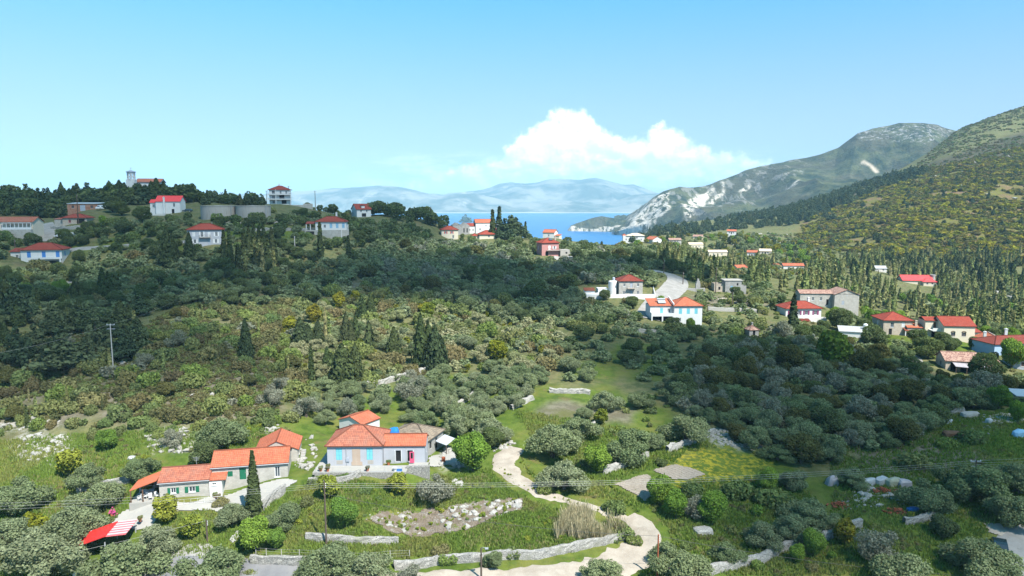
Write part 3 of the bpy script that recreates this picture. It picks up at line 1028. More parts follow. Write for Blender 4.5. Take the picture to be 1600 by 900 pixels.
def patch(name, pix, material, lift=0.12, jag=1.0, cell=0.22, seed=2, flat_z=None):
    g = np.array([hit(a, b)[:2] for a, b in pix])
    x0, y0 = g.min(0) - 1
    x1, y1 = g.max(0) + 1
    nx, ny = max(3, int((x1 - x0) / cell)), max(3, int((y1 - y0) / cell))
    X, Y = np.meshgrid(np.linspace(x0, x1, nx), np.linspace(y0, y1, ny))
    M = inpoly(g, X + (fbm(X / 1.5, Y / 1.5, 3, seed) - .5) * jag, Y + (fbm(X / 1.5, Y / 1.5, 3, seed + 5) - .5) * jag)
    Z = gz(X, Y) + lift if flat_z is None else np.full(X.shape, flat_z)
    ids = np.arange(nx * ny).reshape(ny, nx)
    cs = M[:-1, :-1] & M[1:, :-1] & M[:-1, 1:] & M[1:, 1:]
    F = np.stack([ids[:-1, :-1], ids[:-1, 1:], ids[1:, 1:], ids[1:, :-1]], -1)[cs]
    o = link(name, npmesh(name, np.stack([X, Y, Z], -1).reshape(-1, 3), F, material, smooth=True))
    return props(o, kind='structure')


def dirt(q, bs):
    p = q.pos()
    a, b = q.noise(p, 0.5, 6, 0.65), q.noise(p, 5.0, 4, 0.75)
    c = q.mix(q.step(a, 0.35, 0.68), (0.337, 0.294, 0.243), (0.259, 0.220, 0.177))
    c = q.mix(q.math('MULTIPLY', q.step(b, 0.5, 0.7), 0.45), c, (0.392, 0.368, 0.329))
    c = q.mix(q.step(q.noise(p, 1.3, 5, 0.7), 0.66, 0.74), c, (0.125, 0.133, 0.047))
    return c, q.bump(b, 0.08, 0.8)


mat('dirt', dirt, 0.95, 0.05)


def tilled(q, bs):
    p = q.pos()
    b = q.noise(p, 3.0, 5, 0.75)
    x, y, z = q.sep(p)[0:3]
    fur = q.math('PINGPONG', q.math('ADD', q.math('MULTIPLY', x, 0.9), q.math('ADD', q.math('MULTIPLY', y, 1.1), q.math('MULTIPLY', b, 0.5))), 0.5)
    c = q.mix(q.step(b, 0.3, 0.7), (0.232, 0.191, 0.151), (0.325, 0.278, 0.226))
    c = q.mix(q.step(q.noise(p, 1.2, 4, 0.7), 0.64, 0.72), c, (0.139, 0.151, 0.058))
    return c, q.bump(q.math('ADD', fur, b), 0.22, 0.9)


mat('tilled_soil', tilled, 0.95, 0.05)


def vineyard(q, bs):
    p = q.pos()
    b = q.noise(p, 1.6, 5, 0.75)
    st = q.vor(p, 2.6, 'DISTANCE_TO_EDGE')
    c = q.mix(q.step(b, 0.3, 0.65), (0.116, 0.090, 0.064), (0.172, 0.140, 0.108))
    c = q.mix(q.math('MULTIPLY', q.step(q.noise(p, 0.7, 5, 0.7), 0.5, 0.62), q.step(st, 0.05, 0.12)), c, (0.232, 0.216, 0.192))
    c = q.mix(q.step(q.noise(p, 0.5, 5, 0.7), 0.56, 0.64), c, (0.096, 0.112, 0.024))
    return c, q.bump(q.math('ADD', st, b), 0.2, 0.9)


mat('stony_soil', vineyard, 0.95, 0.05)


def asphalt(q, bs):
    p = q.pos()
    c = q.mix(q.step(q.noise(p, 0.35, 5, 0.65), 0.35, 0.7), (0.136, 0.136, 0.144), (0.192, 0.188, 0.188))
    return q.mix(q.math('MULTIPLY', q.step(q.noise(p, 1.4, 5, 0.7), 0.6, 0.7), 0.5), c, (0.080, 0.080, 0.080)), q.bump(q.noise(p, 20, 2), 0.01, 0.5)


mat('asphalt', asphalt, 0.9, 0.2)


def old_concrete(q, bs):
    p = q.pos()
    c = q.mix(q.step(q.noise(p, 0.4, 5, 0.65), 0.35, 0.7), (0.264, 0.252, 0.236), (0.208, 0.196, 0.180))
    return q.mix(q.step(q.noise(p, 1.5, 5, 0.7), 0.64, 0.7), c, (0.160, 0.152, 0.128))


mat('road_concrete', old_concrete, 0.95, 0.1)

strip('dirt_track', [(806, 700, 30), (793, 712, 42), (786, 724, 36), (800, 742, 30), (822, 758, 26), (846, 771, 22), (880, 781, 19), (915, 791, 15), (955, 803, 13), (985, 815, 15)], MAT['dirt'], jag=1.4, seed=3)
strip('dirt_track', [(985, 806, 22), (1002, 822, 32), (1012, 842, 48), (1000, 862, 66), (972, 880, 70), (925, 890, 50), (860, 893, 36), (780, 896, 30), (690, 899, 26), (560, 903, 26)], MAT['dirt'], jag=1.6, seed=4)
strip('village_road', [(150, 905), (230, 894), (320, 889), (420, 890), (480, 893), (560, 903)], MAT['asphalt'], lift=.16, jag=.2, widths=4.6)
strip('village_road', [(1572, 905, 40), (1582, 872, 34), (1594, 845, 30), (1612, 815, 26), (1640, 780, 22)], MAT['road_concrete'], jag=.4, widths=4.6)
strip('asphalt_road', [(1010, 498), (1024, 478), (1040, 463), (1053, 450), (1059, 441), (1055, 433), (1040, 427), (1015, 423)], MAT['road_concrete'], lift=.25, jag=.1, edge_lift=.22, widths=8.4)
strip('farm_lane', [(-20, 444), (45, 442), (100, 442), (150, 440)], MAT['road_concrete'], widths=3.0, lift=.2)
strip('farm_lane', [(104, 392), (150, 387), (190, 385), (235, 382), (300, 377)], MAT['road_concrete'], widths=3.2, lift=.2)
strip('farm_lane', [(62, 378), (72, 365), (68, 350)], MAT['road_concrete'], widths=7, lift=.2)
strip('farm_lane', [(1390, 545), (1410, 551), (1425, 558), (1432, 568)], MAT['road_concrete'], widths=4, lift=.2)
strip('hill_track', [(1180, 397), (1200, 392), (1215, 383), (1218, 376)], MAT['dirt'], widths=8, lift=.6)
patch('soil_plot', [(958, 757), (1010, 741), (1034, 757), (1034, 766), (1008, 786)], MAT['tilled_soil'], jag=.7)
patch('soil_plot', [(1018, 736), (1055, 725), (1104, 741), (1074, 752), (1050, 750)], MAT['tilled_soil'], jag=.7, seed=7)
patch('vineyard_plot', [(562, 812), (600, 801), (640, 797), (712, 791), (760, 781), (815, 777), (818, 797), (770, 812), (736, 826), (660, 840), (610, 832)], MAT['stony_soil'], jag=2.2)
patch('yard_paving', [(168, 826), (190, 800), (232, 782), (300, 788), (330, 776), (440, 748), (470, 752), (440, 768), (400, 790), (320, 800), (250, 806), (236, 830)], MAT['paving'], lift=.14, jag=.6)
patch('yard_paving', [(245, 862), (330, 850), (345, 862), (330, 880), (250, 884)], MAT['road_concrete'], lift=.14, jag=.6)
patch('yard_gravel', [(664, 716), (700, 700), (728, 708), (728, 722), (700, 728), (668, 730)], MAT['paving'], lift=.12, jag=1.5)
patch('yard_gravel', [(1535, 652), (1575, 645), (1598, 650), (1598, 664), (1560, 664)], MAT['dirt'], lift=.12, jag=1.5)
patch('yard_gravel', [(1536, 818), (1560, 818), (1580, 832), (1574, 842), (1545, 832)], MAT['dirt'], lift=.12, jag=1.2)
patch('yard_gravel', [(1110, 468), (1150, 464), (1190, 470), (1160, 476)], MAT['dirt'], lift=.2, jag=2)
patch('footpath', [(356, 846), (378, 822), (420, 776), (428, 778), (385, 830), (364, 852)], MAT['paving'], lift=.14, jag=.5)


def stone_wall(pix, h, w, label, material='dry_stone', seed=1, cat='stone wall', rough=0.16, name='stone_wall', group=None):
    Q, _ = line_pts(pix, 0.55)
    T = np.gradient(Q, axis=0)
    T /= np.linalg.norm(T, axis=1)[:, None] + 1e-9
    Nn = np.stack([T[:, 1], -T[:, 0]], 1)
    k = len(Q)
    rng = np.random.default_rng(seed)
    zg = gz(Q[:, 0], Q[:, 1])
    sec = [(-.55, -.8), (-.53, .3), (-.47, .72), (-.40, .97), (0, 1.03), (.40, .97), (.47, .72), (.53, .3), (.55, -.8)]
    hh = h * (0.8 + 0.4 * fbm(np.arange(k) * .3, np.zeros(k), 3, seed))
    V = np.zeros((k, len(sec), 3))
    for i, (a, b) in enumerate(sec):
        V[:, i, :2] = Q + Nn * (a * w)[None].T if np.ndim(a * w) else Q + Nn * (a * w)
        V[:, i, 2] = zg + (b * hh if b > 0 else b)
    V += (rng.random(V.shape) - .5) * rough
    ids = np.arange(k * len(sec)).reshape(k, len(sec))
    F = np.stack([ids[:-1, :-1], ids[:-1, 1:], ids[1:, 1:], ids[1:, :-1]], -1).reshape(-1, 4)
    o = link(name, npmesh(name, V.reshape(-1, 3), F[:, ::-1], MAT[material]))
    return props(o, label, cat, group)


stone_wall([(392, 880), (430, 881), (478, 884)], 1.1, .6, 'pale dry stone wall along the asphalt road at the bottom left', seed=2)
stone_wall([(478, 843), (520, 846), (570, 849), (622, 848)], .9, .6, 'low grey dry stone wall in the grass right of the front wooden pole', seed=3)
stone_wall([(615, 888), (690, 880), (760, 875), (830, 872), (882, 862), (920, 854), (985, 838)], 1.0, .7, 'long pale dry stone wall curving along the near side of the reeds', seed=4)
stone_wall([(940, 741), (985, 726), (1012, 714)], 1.0, .8, 'tumbled white dry stone wall left behind the two soil plots', 'limestone', 5, rough=.3)
stone_wall([(1042, 706), (1085, 691), (1116, 677)], 1.0, .8, 'tumbled white dry stone wall leading up to the pile of white stones', 'limestone', 6, rough=.3)
stone_wall([(1100, 899), (1150, 888), (1185, 879), (1215, 864), (1255, 852), (1295, 841), (1325, 828), (1345, 822)], 1.1, .8, 'long grey dry stone wall climbing diagonally at the lower right', seed=7)
stone_wall([(1412, 818), (1440, 814), (1462, 809)], .9, .7, 'short grey dry stone wall below the rusty heaps on the right', seed=8)
stone_wall([(798, 641), (815, 632), (832, 624)], .9, .8, 'short white stone wall at the left corner of the brown field', 'limestone', 9, rough=.3)
stone_wall([(858, 613), (880, 614), (905, 614), (922, 616)], .9, .8, 'white stone wall along the far edge of the brown field', 'limestone', 10, rough=.3)
stone_wall([(890, 696), (908, 680), (928, 664)], .7, .6, 'low white stone wall between two round olive trees in the meadow', 'limestone', 11, rough=.3)
stone_wall([(556, 609), (600, 600), (640, 588), (676, 577)], 1.3, .8, 'white stone terrace wall below the dark conical cypresses', 'limestone', 12, rough=.3)
stone_wall([(704, 640), (735, 622), (766, 604)], .9, .7, 'white stone wall running uphill through the sunlit olive grove', 'limestone', 13, rough=.3)
stone_wall([(1420, 657), (1460, 650), (1505, 644)], 1.0, .9, 'grey rubble wall left of the cluttered yard on the right', 'dry_stone', 14, rough=.3)
stone_wall([(445, 770), (420, 788), (408, 800)], 1.3, .6, 'slanting grey stone wall between the long house and its garden', seed=15)
stone_wall([(482, 757), (520, 755), (545, 752), (562, 744)], 1.0, .6, 'low stone wall in front of the flower bed below the terrace', seed=16)
stone_wall([(120, 772), (150, 762), (205, 752)], .9, .6, 'low stone wall left of the orange porch roof', seed=17)
stone_wall([(979, 520), (1010, 521), (1040, 521)], 1.2, .6, 'short pale wall below the house with turquoise shutters', 'limestone', 18, rough=.1)
stone_wall([(1070, 522), (1090, 522)], 1.2, .6, 'very short pale wall right of the wall below the turquoise shutter house', 'limestone', 19, rough=.1)
stone_wall([(1106, 485), (1150, 487), (1198, 490)], 1.3, .5, 'long white garden wall right of the house with turquoise shutters', 'limestone', 20, rough=.05)
stone_wall([(235, 383), (190, 387), (150, 390)], 1.1, .6, 'pale retaining wall along the farm lane on the left hill', 'limestone', 21, rough=.1)
stone_wall([(330, 352), (380, 351), (430, 349), (470, 350)], 1.1, .8, 'pale terrace wall in the meadow under the round tanks', 'limestone', 22, rough=.3)
stone_wall([(350, 361), (400, 361), (480, 361)], 1.1, .8, 'grey terrace wall between the grey house and the blue shutter house', 'dry_stone', 23, rough=.3)
stone_wall([(80, 358), (115, 358), (152, 355)], 1.2, .7, 'pale wall below the low red roofed house on the left hill', 'limestone', 24, rough=.2)


# loose limestone: rocks strewn in patches nobody could count
def rocks(name, zones, material, smin, smax, seed, label=None, flatten=.6):
    rng = np.random.default_rng(seed)
    V, F = [], []
    b = 0
    ico = [(0, 0, 1), (.89, 0, .45), (.28, .85, .45), (-.72, .53, .45), (-.72, -.53, .45), (.28, -.85, .45), (.72, .53, -.45), (-.28, .85, -.45), (-.89, 0, -.45), (-.28, -.85, -.45), (.72, -.53, -.45), (0, 0, -1)]
    ifs = [(0, 1, 2), (0, 2, 3), (0, 3, 4), (0, 4, 5), (0, 5, 1), (1, 6, 2), (2, 7, 3), (3, 8, 4), (4, 9, 5), (5, 10, 1), (6, 7, 2), (7, 8, 3), (8, 9, 4), (9, 10, 5), (10, 6, 1), (11, 7, 6), (11, 8, 7), (11, 9, 8), (11, 10, 9), (11, 6, 10)]
    ico, ifs = np.array(ico), np.array(ifs)
    for poly, cnt in zones:
        got = 0
        for p in strew(poly, cnt * 6, rng):
            if got >= cnt:
                break
            if fbm(p[0:1] / 2.5, p[1:2] / 2.5, 3, seed)[0] < .42:
                continue
            got += 1
            s = smin + (smax - smin) * rng.random() ** 2.2
            v = ico * (s * (.6 + .7 * rng.random((12, 1)))) * np.array([1, .6 + .6 * rng.random(), flatten])
            t = rng.random() * 6.28
            v = np.stack([v[:, 0] * math.cos(t) - v[:, 1] * math.sin(t), v[:, 0] * math.sin(t) + v[:, 1] * math.cos(t), v[:, 2]], 1)
            V.append(v + np.array([p[0], p[1], float(gz(p[0], p[1])) + s * .12]))
            F.append(ifs + b)
            b += 12
    o = link(name, npmesh(name, np.concatenate(V), np.concatenate(F), MAT[material]))
    return props(o, label, None, None, 'stuff')


rocks('limestone_rubble', [([(15, 690), (60, 676), (105, 680), (115, 715), (50, 720)], 130), ([(0, 642), (110, 655), (60, 672), (0, 672)], 110), ([(222, 672), (290, 668), (310, 700), (270, 712), (235, 700)], 120),
                           ([(380, 668), (440, 662), (470, 690), (430, 682)], 60), ([(455, 690), (490, 680), (500, 740), (460, 730)], 60),
                           ([(690, 700), (745, 705), (745, 728), (690, 730)], 90), ([(770, 690), (800, 680), (805, 700), (770, 705)], 40), ([(160, 570), (200, 568), (200, 582), (165, 582)], 40),
                           ([(100, 740), (140, 735), (140, 755), (95, 760)], 20), ([(700, 752), (725, 748), (725, 758), (702, 760)], 26), ([(570, 806), (640, 798), (815, 780), (812, 796), (735, 826), (640, 836)], 130),
                           ([(250, 608), (400, 610), (400, 628), (300, 628)], 40), ([(1330, 770), (1370, 760), (1420, 790), (1340, 790)], 60), ([(1300, 540), (1350, 530), (1350, 545)], 20)], 'limestone', .12, .75, 5)
rocks('limestone_rubble', [([(1010, 352), (1180, 345), (1250, 372), (1100, 392)], 120), ([(1520, 452), (1600, 445), (1600, 475), (1540, 470)], 110), ([(1360, 410), (1420, 415), (1410, 425), (1360, 424)], 26), ([(1400, 285), (1600, 235), (1600, 330), (1420, 340)], 160),
                           ([(860, 400), (940, 392), (930, 415), (870, 412)], 40)], 'limestone', .8, 3.2, 6, flatten=.5)
rocks('field_stones', [([(570, 808), (640, 800), (812, 781), (812, 796), (735, 826), (640, 836)], 240)], 'dry_stone', .06, .15, 8)
rocks('stone_pile', [([(1112, 668), (1200, 678), (1198, 704), (1112, 692)], 520)], 'limestone', .1, .42, 9)
# ================================================================== HOUSES
PROT = []          # picture rectangles of facades with their distance: scattered trees keep clear of them


class House:
    def __init__(s, key, name, label, cat='house', rz=0.0, group=None, dz=0.0):
        px, py, d = HB[key]
        s.p = onray(px, py, d)
        s.p[2] += dz
        s.rz, s.d = R(rz), d
        w = d * math.cos(PITCH) - (s.p[2] - CAM_Z) * math.sin(PITCH)
        s.k = w / FPX                                       # metres per pixel here
        s.e = empty(name, s.p, s.rz, label, cat, group)

    def world(s, x, y, z):
        c, n_ = math.cos(s.rz), math.sin(s.rz)
        return s.p[0] + x * c - y * n_, s.p[1] + x * n_ + y * c, s.p[2] + z

    def protect(s, x0, x1, y0, y1, z0, z1):
        q = [project(*s.world(x, y, z)) for x in (x0, x1) for y in (y0, y1) for z in (z0, z1)]
        PROT.append((min(a[0] for a in q), min(a[1] for a in q), max(a[0] for a in q), max(a[1] for a in q), s.d))

    # a block of four walls with openings; sides f(ront) b r l; opening: (centre along the wall 0..1, sill, width, height, kind)
    def block(s, x0, x1, y0, y1, z1, m, f=(), r=(), l=(), b=(), z0=0.0, depth=2.0, gable=None, rise=0, name='wall', label=None, trim='white_paint', shut='blue_paint', prot=True, top=False):
        mb = MB()
        sides = {'f': ((x0, y0), (x1, y0), f), 'r': ((x1, y0), (x1, y1), r), 'b': ((x1, y1), (x0, y1), b), 'l': ((x0, y1), (x0, y0), l)}
        todo = []
        for sd, (A_, B_, ops) in sides.items():
            A_, B_ = np.array(A_, float), np.array(B_, float)
            L = np.linalg.norm(B_ - A_)
            t = (B_ - A_) / L
            nrm = np.array([t[1], -t[0]])
            rects = []
            for o in ops:
                c, sill, w, h, kind = o[:5]
                u0 = c * L - w / 2
                rects.append((u0, u0 + w, z0 + sill, z0 + sill + h, kind, o[5] if len(o) > 5 else None))
            us_ = sorted({0.0, L, *[q for a in rects for q in a[:2]]})
            zs_ = sorted({-depth, z1, *[q for a in rects for q in a[2:4]]})
            P3 = lambda u, z, off=0.0, A_=A_, t=t, nrm=nrm: (A_[0] + t[0] * u - nrm[0] * off, A_[1] + t[1] * u - nrm[1] * off, z)
            for i in range(len(us_) - 1):
                for j in range(len(zs_) - 1):
                    uc, zc = (us_[i] + us_[i + 1]) / 2, (zs_[j] + zs_[j + 1]) / 2
                    if any(a[0] < uc < a[1] and a[2] < zc < a[3] for a in rects):
                        continue
                    q = [(us_[i], zs_[j]), (us_[i + 1], zs_[j]), (us_[i + 1], zs_[j + 1]), (us_[i], zs_[j + 1])]
                    mb.face([P3(*k) for k in q], q)
            for (a0, a1, b0, b1, kind, col) in rects:
                D = 0.2
                for (ua, za, ub, zb) in ((a0, b0, a1, b0), (a1, b0, a1, b1), (a1, b1, a0, b1), (a0, b1, a0, b0)):
                    mb.face([P3(ua, za), P3(ub, zb), P3(ub, zb, D), P3(ua, za, D)], [(0, 0), (1, 0), (1, .2), (0, .2)])
                todo.append((P3, a0, a1, b0, b1, kind, col, t, nrm))
        if gable == 'x':      # ridge along x: triangles left and right
            ym = (y0 + y1) / 2
            mb.face([(x1, y0, z1), (x1, y1, z1), (x1, ym, z1 + rise)], [(0, z1), (y1 - y0, z1), ((y1 - y0) / 2, z1 + rise)])
            mb.face([(x0, y1, z1), (x0, y0, z1), (x0, ym, z1 + rise)], [(0, z1), (y1 - y0, z1), ((y1 - y0) / 2, z1 + rise)])
        if gable == 'y':
            xm = (x0 + x1) / 2
            mb.face([(x0, y0, z1), (x1, y0, z1), (xm, y0, z1 + rise)], [(0, z1), (x1 - x0, z1), ((x1 - x0) / 2, z1 + rise)])
            mb.face([(x1, y1, z1), (x0, y1, z1), (xm, y1, z1 + rise)], [(0, z1), (x1 - x0, z1), ((x1 - x0) / 2, z1 + rise)])
        if top:
            mb.face([(x0, y0, z1), (x1, y0, z1), (x1, y1, z1), (x0, y1, z1)])
        wall = mb.build(name, MAT[m], s.e)
        if label:
            wall['label'] = label
        for (P3, a0, a1, b0, b1, kind, col, t, nrm) in todo:
            s.opening(P3, a0, a1, b0, b1, kind, col, t, nrm, trim, shut)
        if prot:
            s.protect(x0, x1, y0, y1, 0, z1 + rise)
        return wall

    def slab(s, mb, P3, a0, a1, b0, b1, off0, off1):
        q = [(a0, b0), (a1, b0), (a1, b1), (a0, b1)]
        fr = [P3(u, z, off0) for u, z in q]
        bk = [P3(u, z, off1) for u, z in q]
        mb.face(fr, q)
        mb.face(bk[::-1], q)
        for k in range(4):
            mb.face([fr[(k + 1) % 4], fr[k], bk[k], bk[(k + 1) % 4]])

    def opening(s, P3, a0, a1, b0, b1, kind, col, t, nrm, trim, shut):
        fw = min(0.1, (a1 - a0) * .14)
        if kind == 'dark':  # near-black slab closes the opening in place of a shaded room
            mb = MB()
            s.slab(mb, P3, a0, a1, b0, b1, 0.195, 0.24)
            mb.build('doorway', MAT['painted_shade'], s.e)
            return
        if kind in ('win', 'open', 'wins'):
            mb = MB()
            s.slab(mb, P3, a0, a0 + fw, b0, b1, 0.08, 0.15)
            s.slab(mb, P3, a1 - fw, a1, b0, b1, 0.08, 0.15)
            s.slab(mb, P3, a0 + fw, a1 - fw, b0, b0 + fw, 0.08, 0.15)
            s.slab(mb, P3, a0 + fw, a1 - fw, b1 - fw, b1, 0.08, 0.15)
            um = (a0 + a1) / 2
            s.slab(mb, P3, um - fw * .35, um + fw * .35, b0 + fw, b1 - fw, 0.09, 0.14)
            w = mb.build('window', MAT[col or trim] if kind != 'open' else MAT[trim], s.e)
            mb = MB()
            s.slab(mb, P3, a0 + fw * .5, a1 - fw * .5, b0 + fw * .5, b1 - fw * .5, 0.16, 0.2)
            mb.build('pane', MAT['glass'], w)
            mb = MB()
            s.slab(mb, P3, a0 - .08, a1 + .08, b0 - .09, b0 - .004, -0.07, 0.07)
            mb.build('sill', MAT[trim], w)
            if kind == 'open':
                for sd in (0, 1):
                    mb = MB()
                    ww = (a1 - a0) / 2
                    u0 = a0 - ww - .03 if sd == 0 else a1 + .03
                    s.slab(mb, P3, u0, u0 + ww, b0 - .02, b1 + .02, -0.055, -0.006)
                    mb.build('shutter', MAT[col or shut], w)
            return
        if kind == 'shut':
            for sd in (0, 1):
                mb = MB()
                um = (a0 + a1) / 2
                u0, u1 = (a0 + .02, um - .012) if sd == 0 else (um + .012, a1 - .02)
                s.slab(mb, P3, u0, u1, b0 + .02, b1 - .02, 0.04, 0.09)
                for k in range(3):
                    zz = b0 + (b1 - b0) * (k + .5) / 3
                    s.slab(mb, P3, u0 + .05, u1 - .05, zz - (b1 - b0) * .13, zz + (b1 - b0) * .13, 0.025, 0.039)
                mb.build('shutter', MAT[col or shut], s.e)
            return
        if kind == 'door':
            mb = MB()
            s.slab(mb, P3, a0 + .03, a1 - .03, b0 + .01, b1 - .03, 0.08, 0.13)
            s.slab(mb, P3, a0 + .15, a1 - .15, b0 + .2, (b0 + b1) / 2 - .1, 0.06, 0.079)
            s.slab(mb, P3, a0 + .15, a1 - .15, (b0 + b1) / 2 + .1, b1 - .2, 0.06, 0.079)
            dr = mb.build('door', MAT[col or shut], s.e)
            mb = MB()
            s.slab(mb, P3, a1 - .16, a1 - .1, b0 + 1.0, b0 + 1.1, 0.02, 0.058)
            mb.build('handle', MAT['steel'], dr)
            return

    # roofs -------------------------------------------------------------
    def roof(s, kind, x0, x1, y0, y1, z, rise, m, over=0.35, th=0.14, name='roof', ridge=True, drop=None):
        mb = MB()
        x0, x1, y0, y1 = x0 - over, x1 + over, y0 - over, y1 + over
        z = z - (over * rise / max(.5, (y1 - y0) / 2)) + .03
        zt = z + th
        P = [(x0, y0), (x1, y0), (x1, y1), (x0, y1)]
        lines = []
        if kind in ('hip', 'pyramid'):
            W_, D_ = x1 - x0, y1 - y0
            if kind == 'pyramid' or abs(W_ - D_) < .2:
                A_ = B_ = ((x0 + x1) / 2, (y0 + y1) / 2)
            elif W_ > D_:
                A_, B_ = (x0 + D_ / 2, (y0 + y1) / 2), (x1 - D_ / 2, (y0 + y1) / 2)
            else:
                A_, B_ = ((x0 + x1) / 2, y0 + W_ / 2), ((x0 + x1) / 2, y1 - W_ / 2)
            zr = zt + rise
            A3, B3 = (*A_, zr), (*B_, zr)
            T_ = [(*p, zt) for p in P]
            if W_ >= D_:
                fs = [(T_[0], T_[1], B3, A3), (T_[1], T_[2], B3), (T_[2], T_[3], A3, B3), (T_[3], T_[0], A3)]
                lines = [(T_[0], A3), (T_[1], B3), (T_[2], B3), (T_[3], A3), (A3, B3)]
            else:
                fs = [(T_[0], T_[1], A3), (T_[1], T_[2], B3, A3), (T_[2], T_[3], B3), (T_[3], T_[0], A3, B3)]
                lines = [(T_[0], A3), (T_[1], A3), (T_[2], B3), (T_[3], B3), (A3, B3)]
        elif kind == 'gx':
            ym = (y0 + y1) / 2
            A3, B3 = (x0, ym, zt + rise), (x1, ym, zt + rise)
            T_ = [(*p, zt) for p in P]
            fs = [(T_[0], T_[1], B3, A3), (T_[2], T_[3], A3, B3)]
            fs += [((x0, ym, z + rise), (x0, y0, z), T_[0], A3), ((x0, y1, z), (x0, ym, z + rise), A3, T_[3]), ((x1, y0, z), (x1, ym, z + rise), B3, T_[1]), ((x1, ym, z + rise), (x1, y1, z), T_[2], B3)]
            lines = [(A3, B3)]
        elif kind == 'gy':
            xm = (x0 + x1) / 2
            A3, B3 = (xm, y0, zt + rise), (xm, y1, zt + rise)
            T_ = [(*p, zt) for p in P]
            fs = [(T_[1], T_[2], B3, A3), (T_[3], T_[0], A3, B3)]
            fs += [((x0, y0, z), (xm, y0, z + rise), A3, T_[0]), ((xm, y0, z + rise), (x1, y0, z), T_[1], A3), ((xm, y1, z + rise), (x0, y1, z), T_[3], B3), ((x1, y1, z), (xm, y1, z + rise), B3, T_[2])]
            lines = [(A3, B3)]
        else:   # shed: low at the front unless drop says otherwise
            zz = {'f': (0, 0, rise, rise), 'l': (0, rise, rise, 0), 'r': (rise, 0, 0, rise), 'b': (rise, rise, 0, 0)}[drop or 'f']
            T_ = [(*p, zt + q) for p, q in zip(P, zz)]
            Lw = [(*p, z + q) for p, q in zip(P, zz)]
            fs = [tuple(T_)] + [(Lw[k], Lw[(k + 1) % 4], T_[(k + 1) % 4], T_[k]) for k in range(4)] + [tuple(Lw[::-1])]
        for k, F in enumerate(fs):
            a, b_ = np.array(F[0]), np.array(F[1])
            t = (b_ - a) / (np.linalg.norm(b_ - a) + 1e-9)
            uv = [(float(np.dot(np.array(p) - a, t)), float(np.linalg.norm((np.array(p) - a) - np.dot(np.array(p) - a, t) * t))) for p in F]
            mb.face(F, uv)
        if kind in ('hip', 'pyramid', 'gx', 'gy'):
            if kind in ('hip', 'pyramid'):
                for k in range(4):
                    mb.face([(*P[k], z), (*P[(k + 1) % 4], z), (*P[(k + 1) % 4], zt), (*P[k], zt)])
                mb.face([(*p, z) for p in P[::-1]])
            elif kind == 'gx':
                ym = (y0 + y1) / 2
                mb.face([(x0, y0, z), (x1, y0, z), (x1, y0, zt), (x0, y0, zt)])
                mb.face([(x1, y1, z), (x0, y1, z), (x0, y1, zt), (x1, y1, zt)])
                mb.face([(x0, y0, z), (x0, ym, z + rise), (x1, ym, z + rise), (x1, y0, z)])
                mb.face([(x0, ym, z + rise), (x0, y1, z), (x1, y1, z), (x1, ym, z + rise)])
            else:
                xm = (x0 + x1) / 2
                mb.face([(x1, y0, z), (x1, y1, z), (x1, y1, zt), (x1, y0, zt)])
                mb.face([(x0, y1, z), (x0, y0, z), (x0, y0, zt), (x0, y1, zt)])
                mb.face([(x0, y0, z), (x0, y1, z), (xm, y1, z + rise), (xm, y0, z + rise)])
                mb.face([(xm, y0, z + rise), (xm, y1, z + rise), (x1, y1, z), (x1, y0, z)])
        ro = mb.build(name, MAT[m], s.e)
        if ridge and lines:
            rb = MB()
            for a, b_ in lines:
                a, b_ = np.array(a), np.array(b_)
                rb.tube([a + (0, 0, .0), b_ + (0, 0, .0)], 0.13, 6)
            rb.build('ridge_cap', MAT[m], ro)
        return ro

    def part(s, name, m, fn, label=None, parent=None, smooth=False):
        mb = MB()
        fn(mb)
        o = mb.build(name, MAT[m], parent or s.e, smooth)
        if label:
            o['label'] = label
        return o

    def chimney(s, x, y, z0, z1, m='white_plaster', w=.35):
        def fn(mb):
            mb.box(x - w, x + w, y - w, y + w, z0, z1)
            mb.box(x - w - .1, x + w + .1, y - w - .1, y + w + .1, z1, z1 + .12)
            mb.box(x - w * .6, x + w * .6, y - w * .6, y + w * .6, z1 + .12, z1 + .3)
        return s.part('chimney', m, fn)

    def posts(s, pts, z0, z1, m, r=.12, name='post'):
        for (x, y) in pts:
            s.part(name, m, lambda mb: mb.box(x - r, x + r, y - r, y + r, z0, z1))

    def railing(s, pts, z, h, m, gap=.35, r=.03):
        def fn(mb):
            for (a, b_) in zip(pts[:-1], pts[1:]):
                a, b_ = np.array(a, float), np.array(b_, float)
                L = np.linalg.norm(b_ - a)
                for zz in (z + h, z + .1):
                    mb.tube([(*a, zz), (*b_, zz)], r, 4)
                for k in range(int(L / gap) + 1):
                    p = a + (b_ - a) * min(1, k * gap / L)
                    mb.tube([(*p, z), (*p, z + h)], r * .8, 4)
        return s.part('railing', m, fn)

    def antenna(s, x, y, z, h=2.0):
        def fn(mb):
            mb.tube([(x, y, z), (x, y, z + h)], .025, 4)
            for k, w in enumerate((.5, .42, .34)):
                mb.tube([(x - w, y, z + h - .1 - k * .22), (x + w, y, z + h - .1 - k * .22)], .015, 4)
        return s.part('antenna', 'steel', fn)


# ---------------------------------------------------------------- long stone house with orange roofs, bottom left
h = House('F1', 'stone_house', 'long low stone house with stepped orange tile roofs and green shutters', rz=11.5)
C0 = h.p.copy()


def loc(px, py, d):            # local coordinates of a pixel in the current house
    p = onray(px, py, d) - h.p
    c, n_ = math.cos(h.rz), math.sin(h.rz)
    return p[0] * c + p[1] * n_, -p[0] * n_ + p[1] * c, p[2]


bx, by, bz = loc(250, 783, 96)
cx_, cy_, cz_ = loc(450, 746, 101)
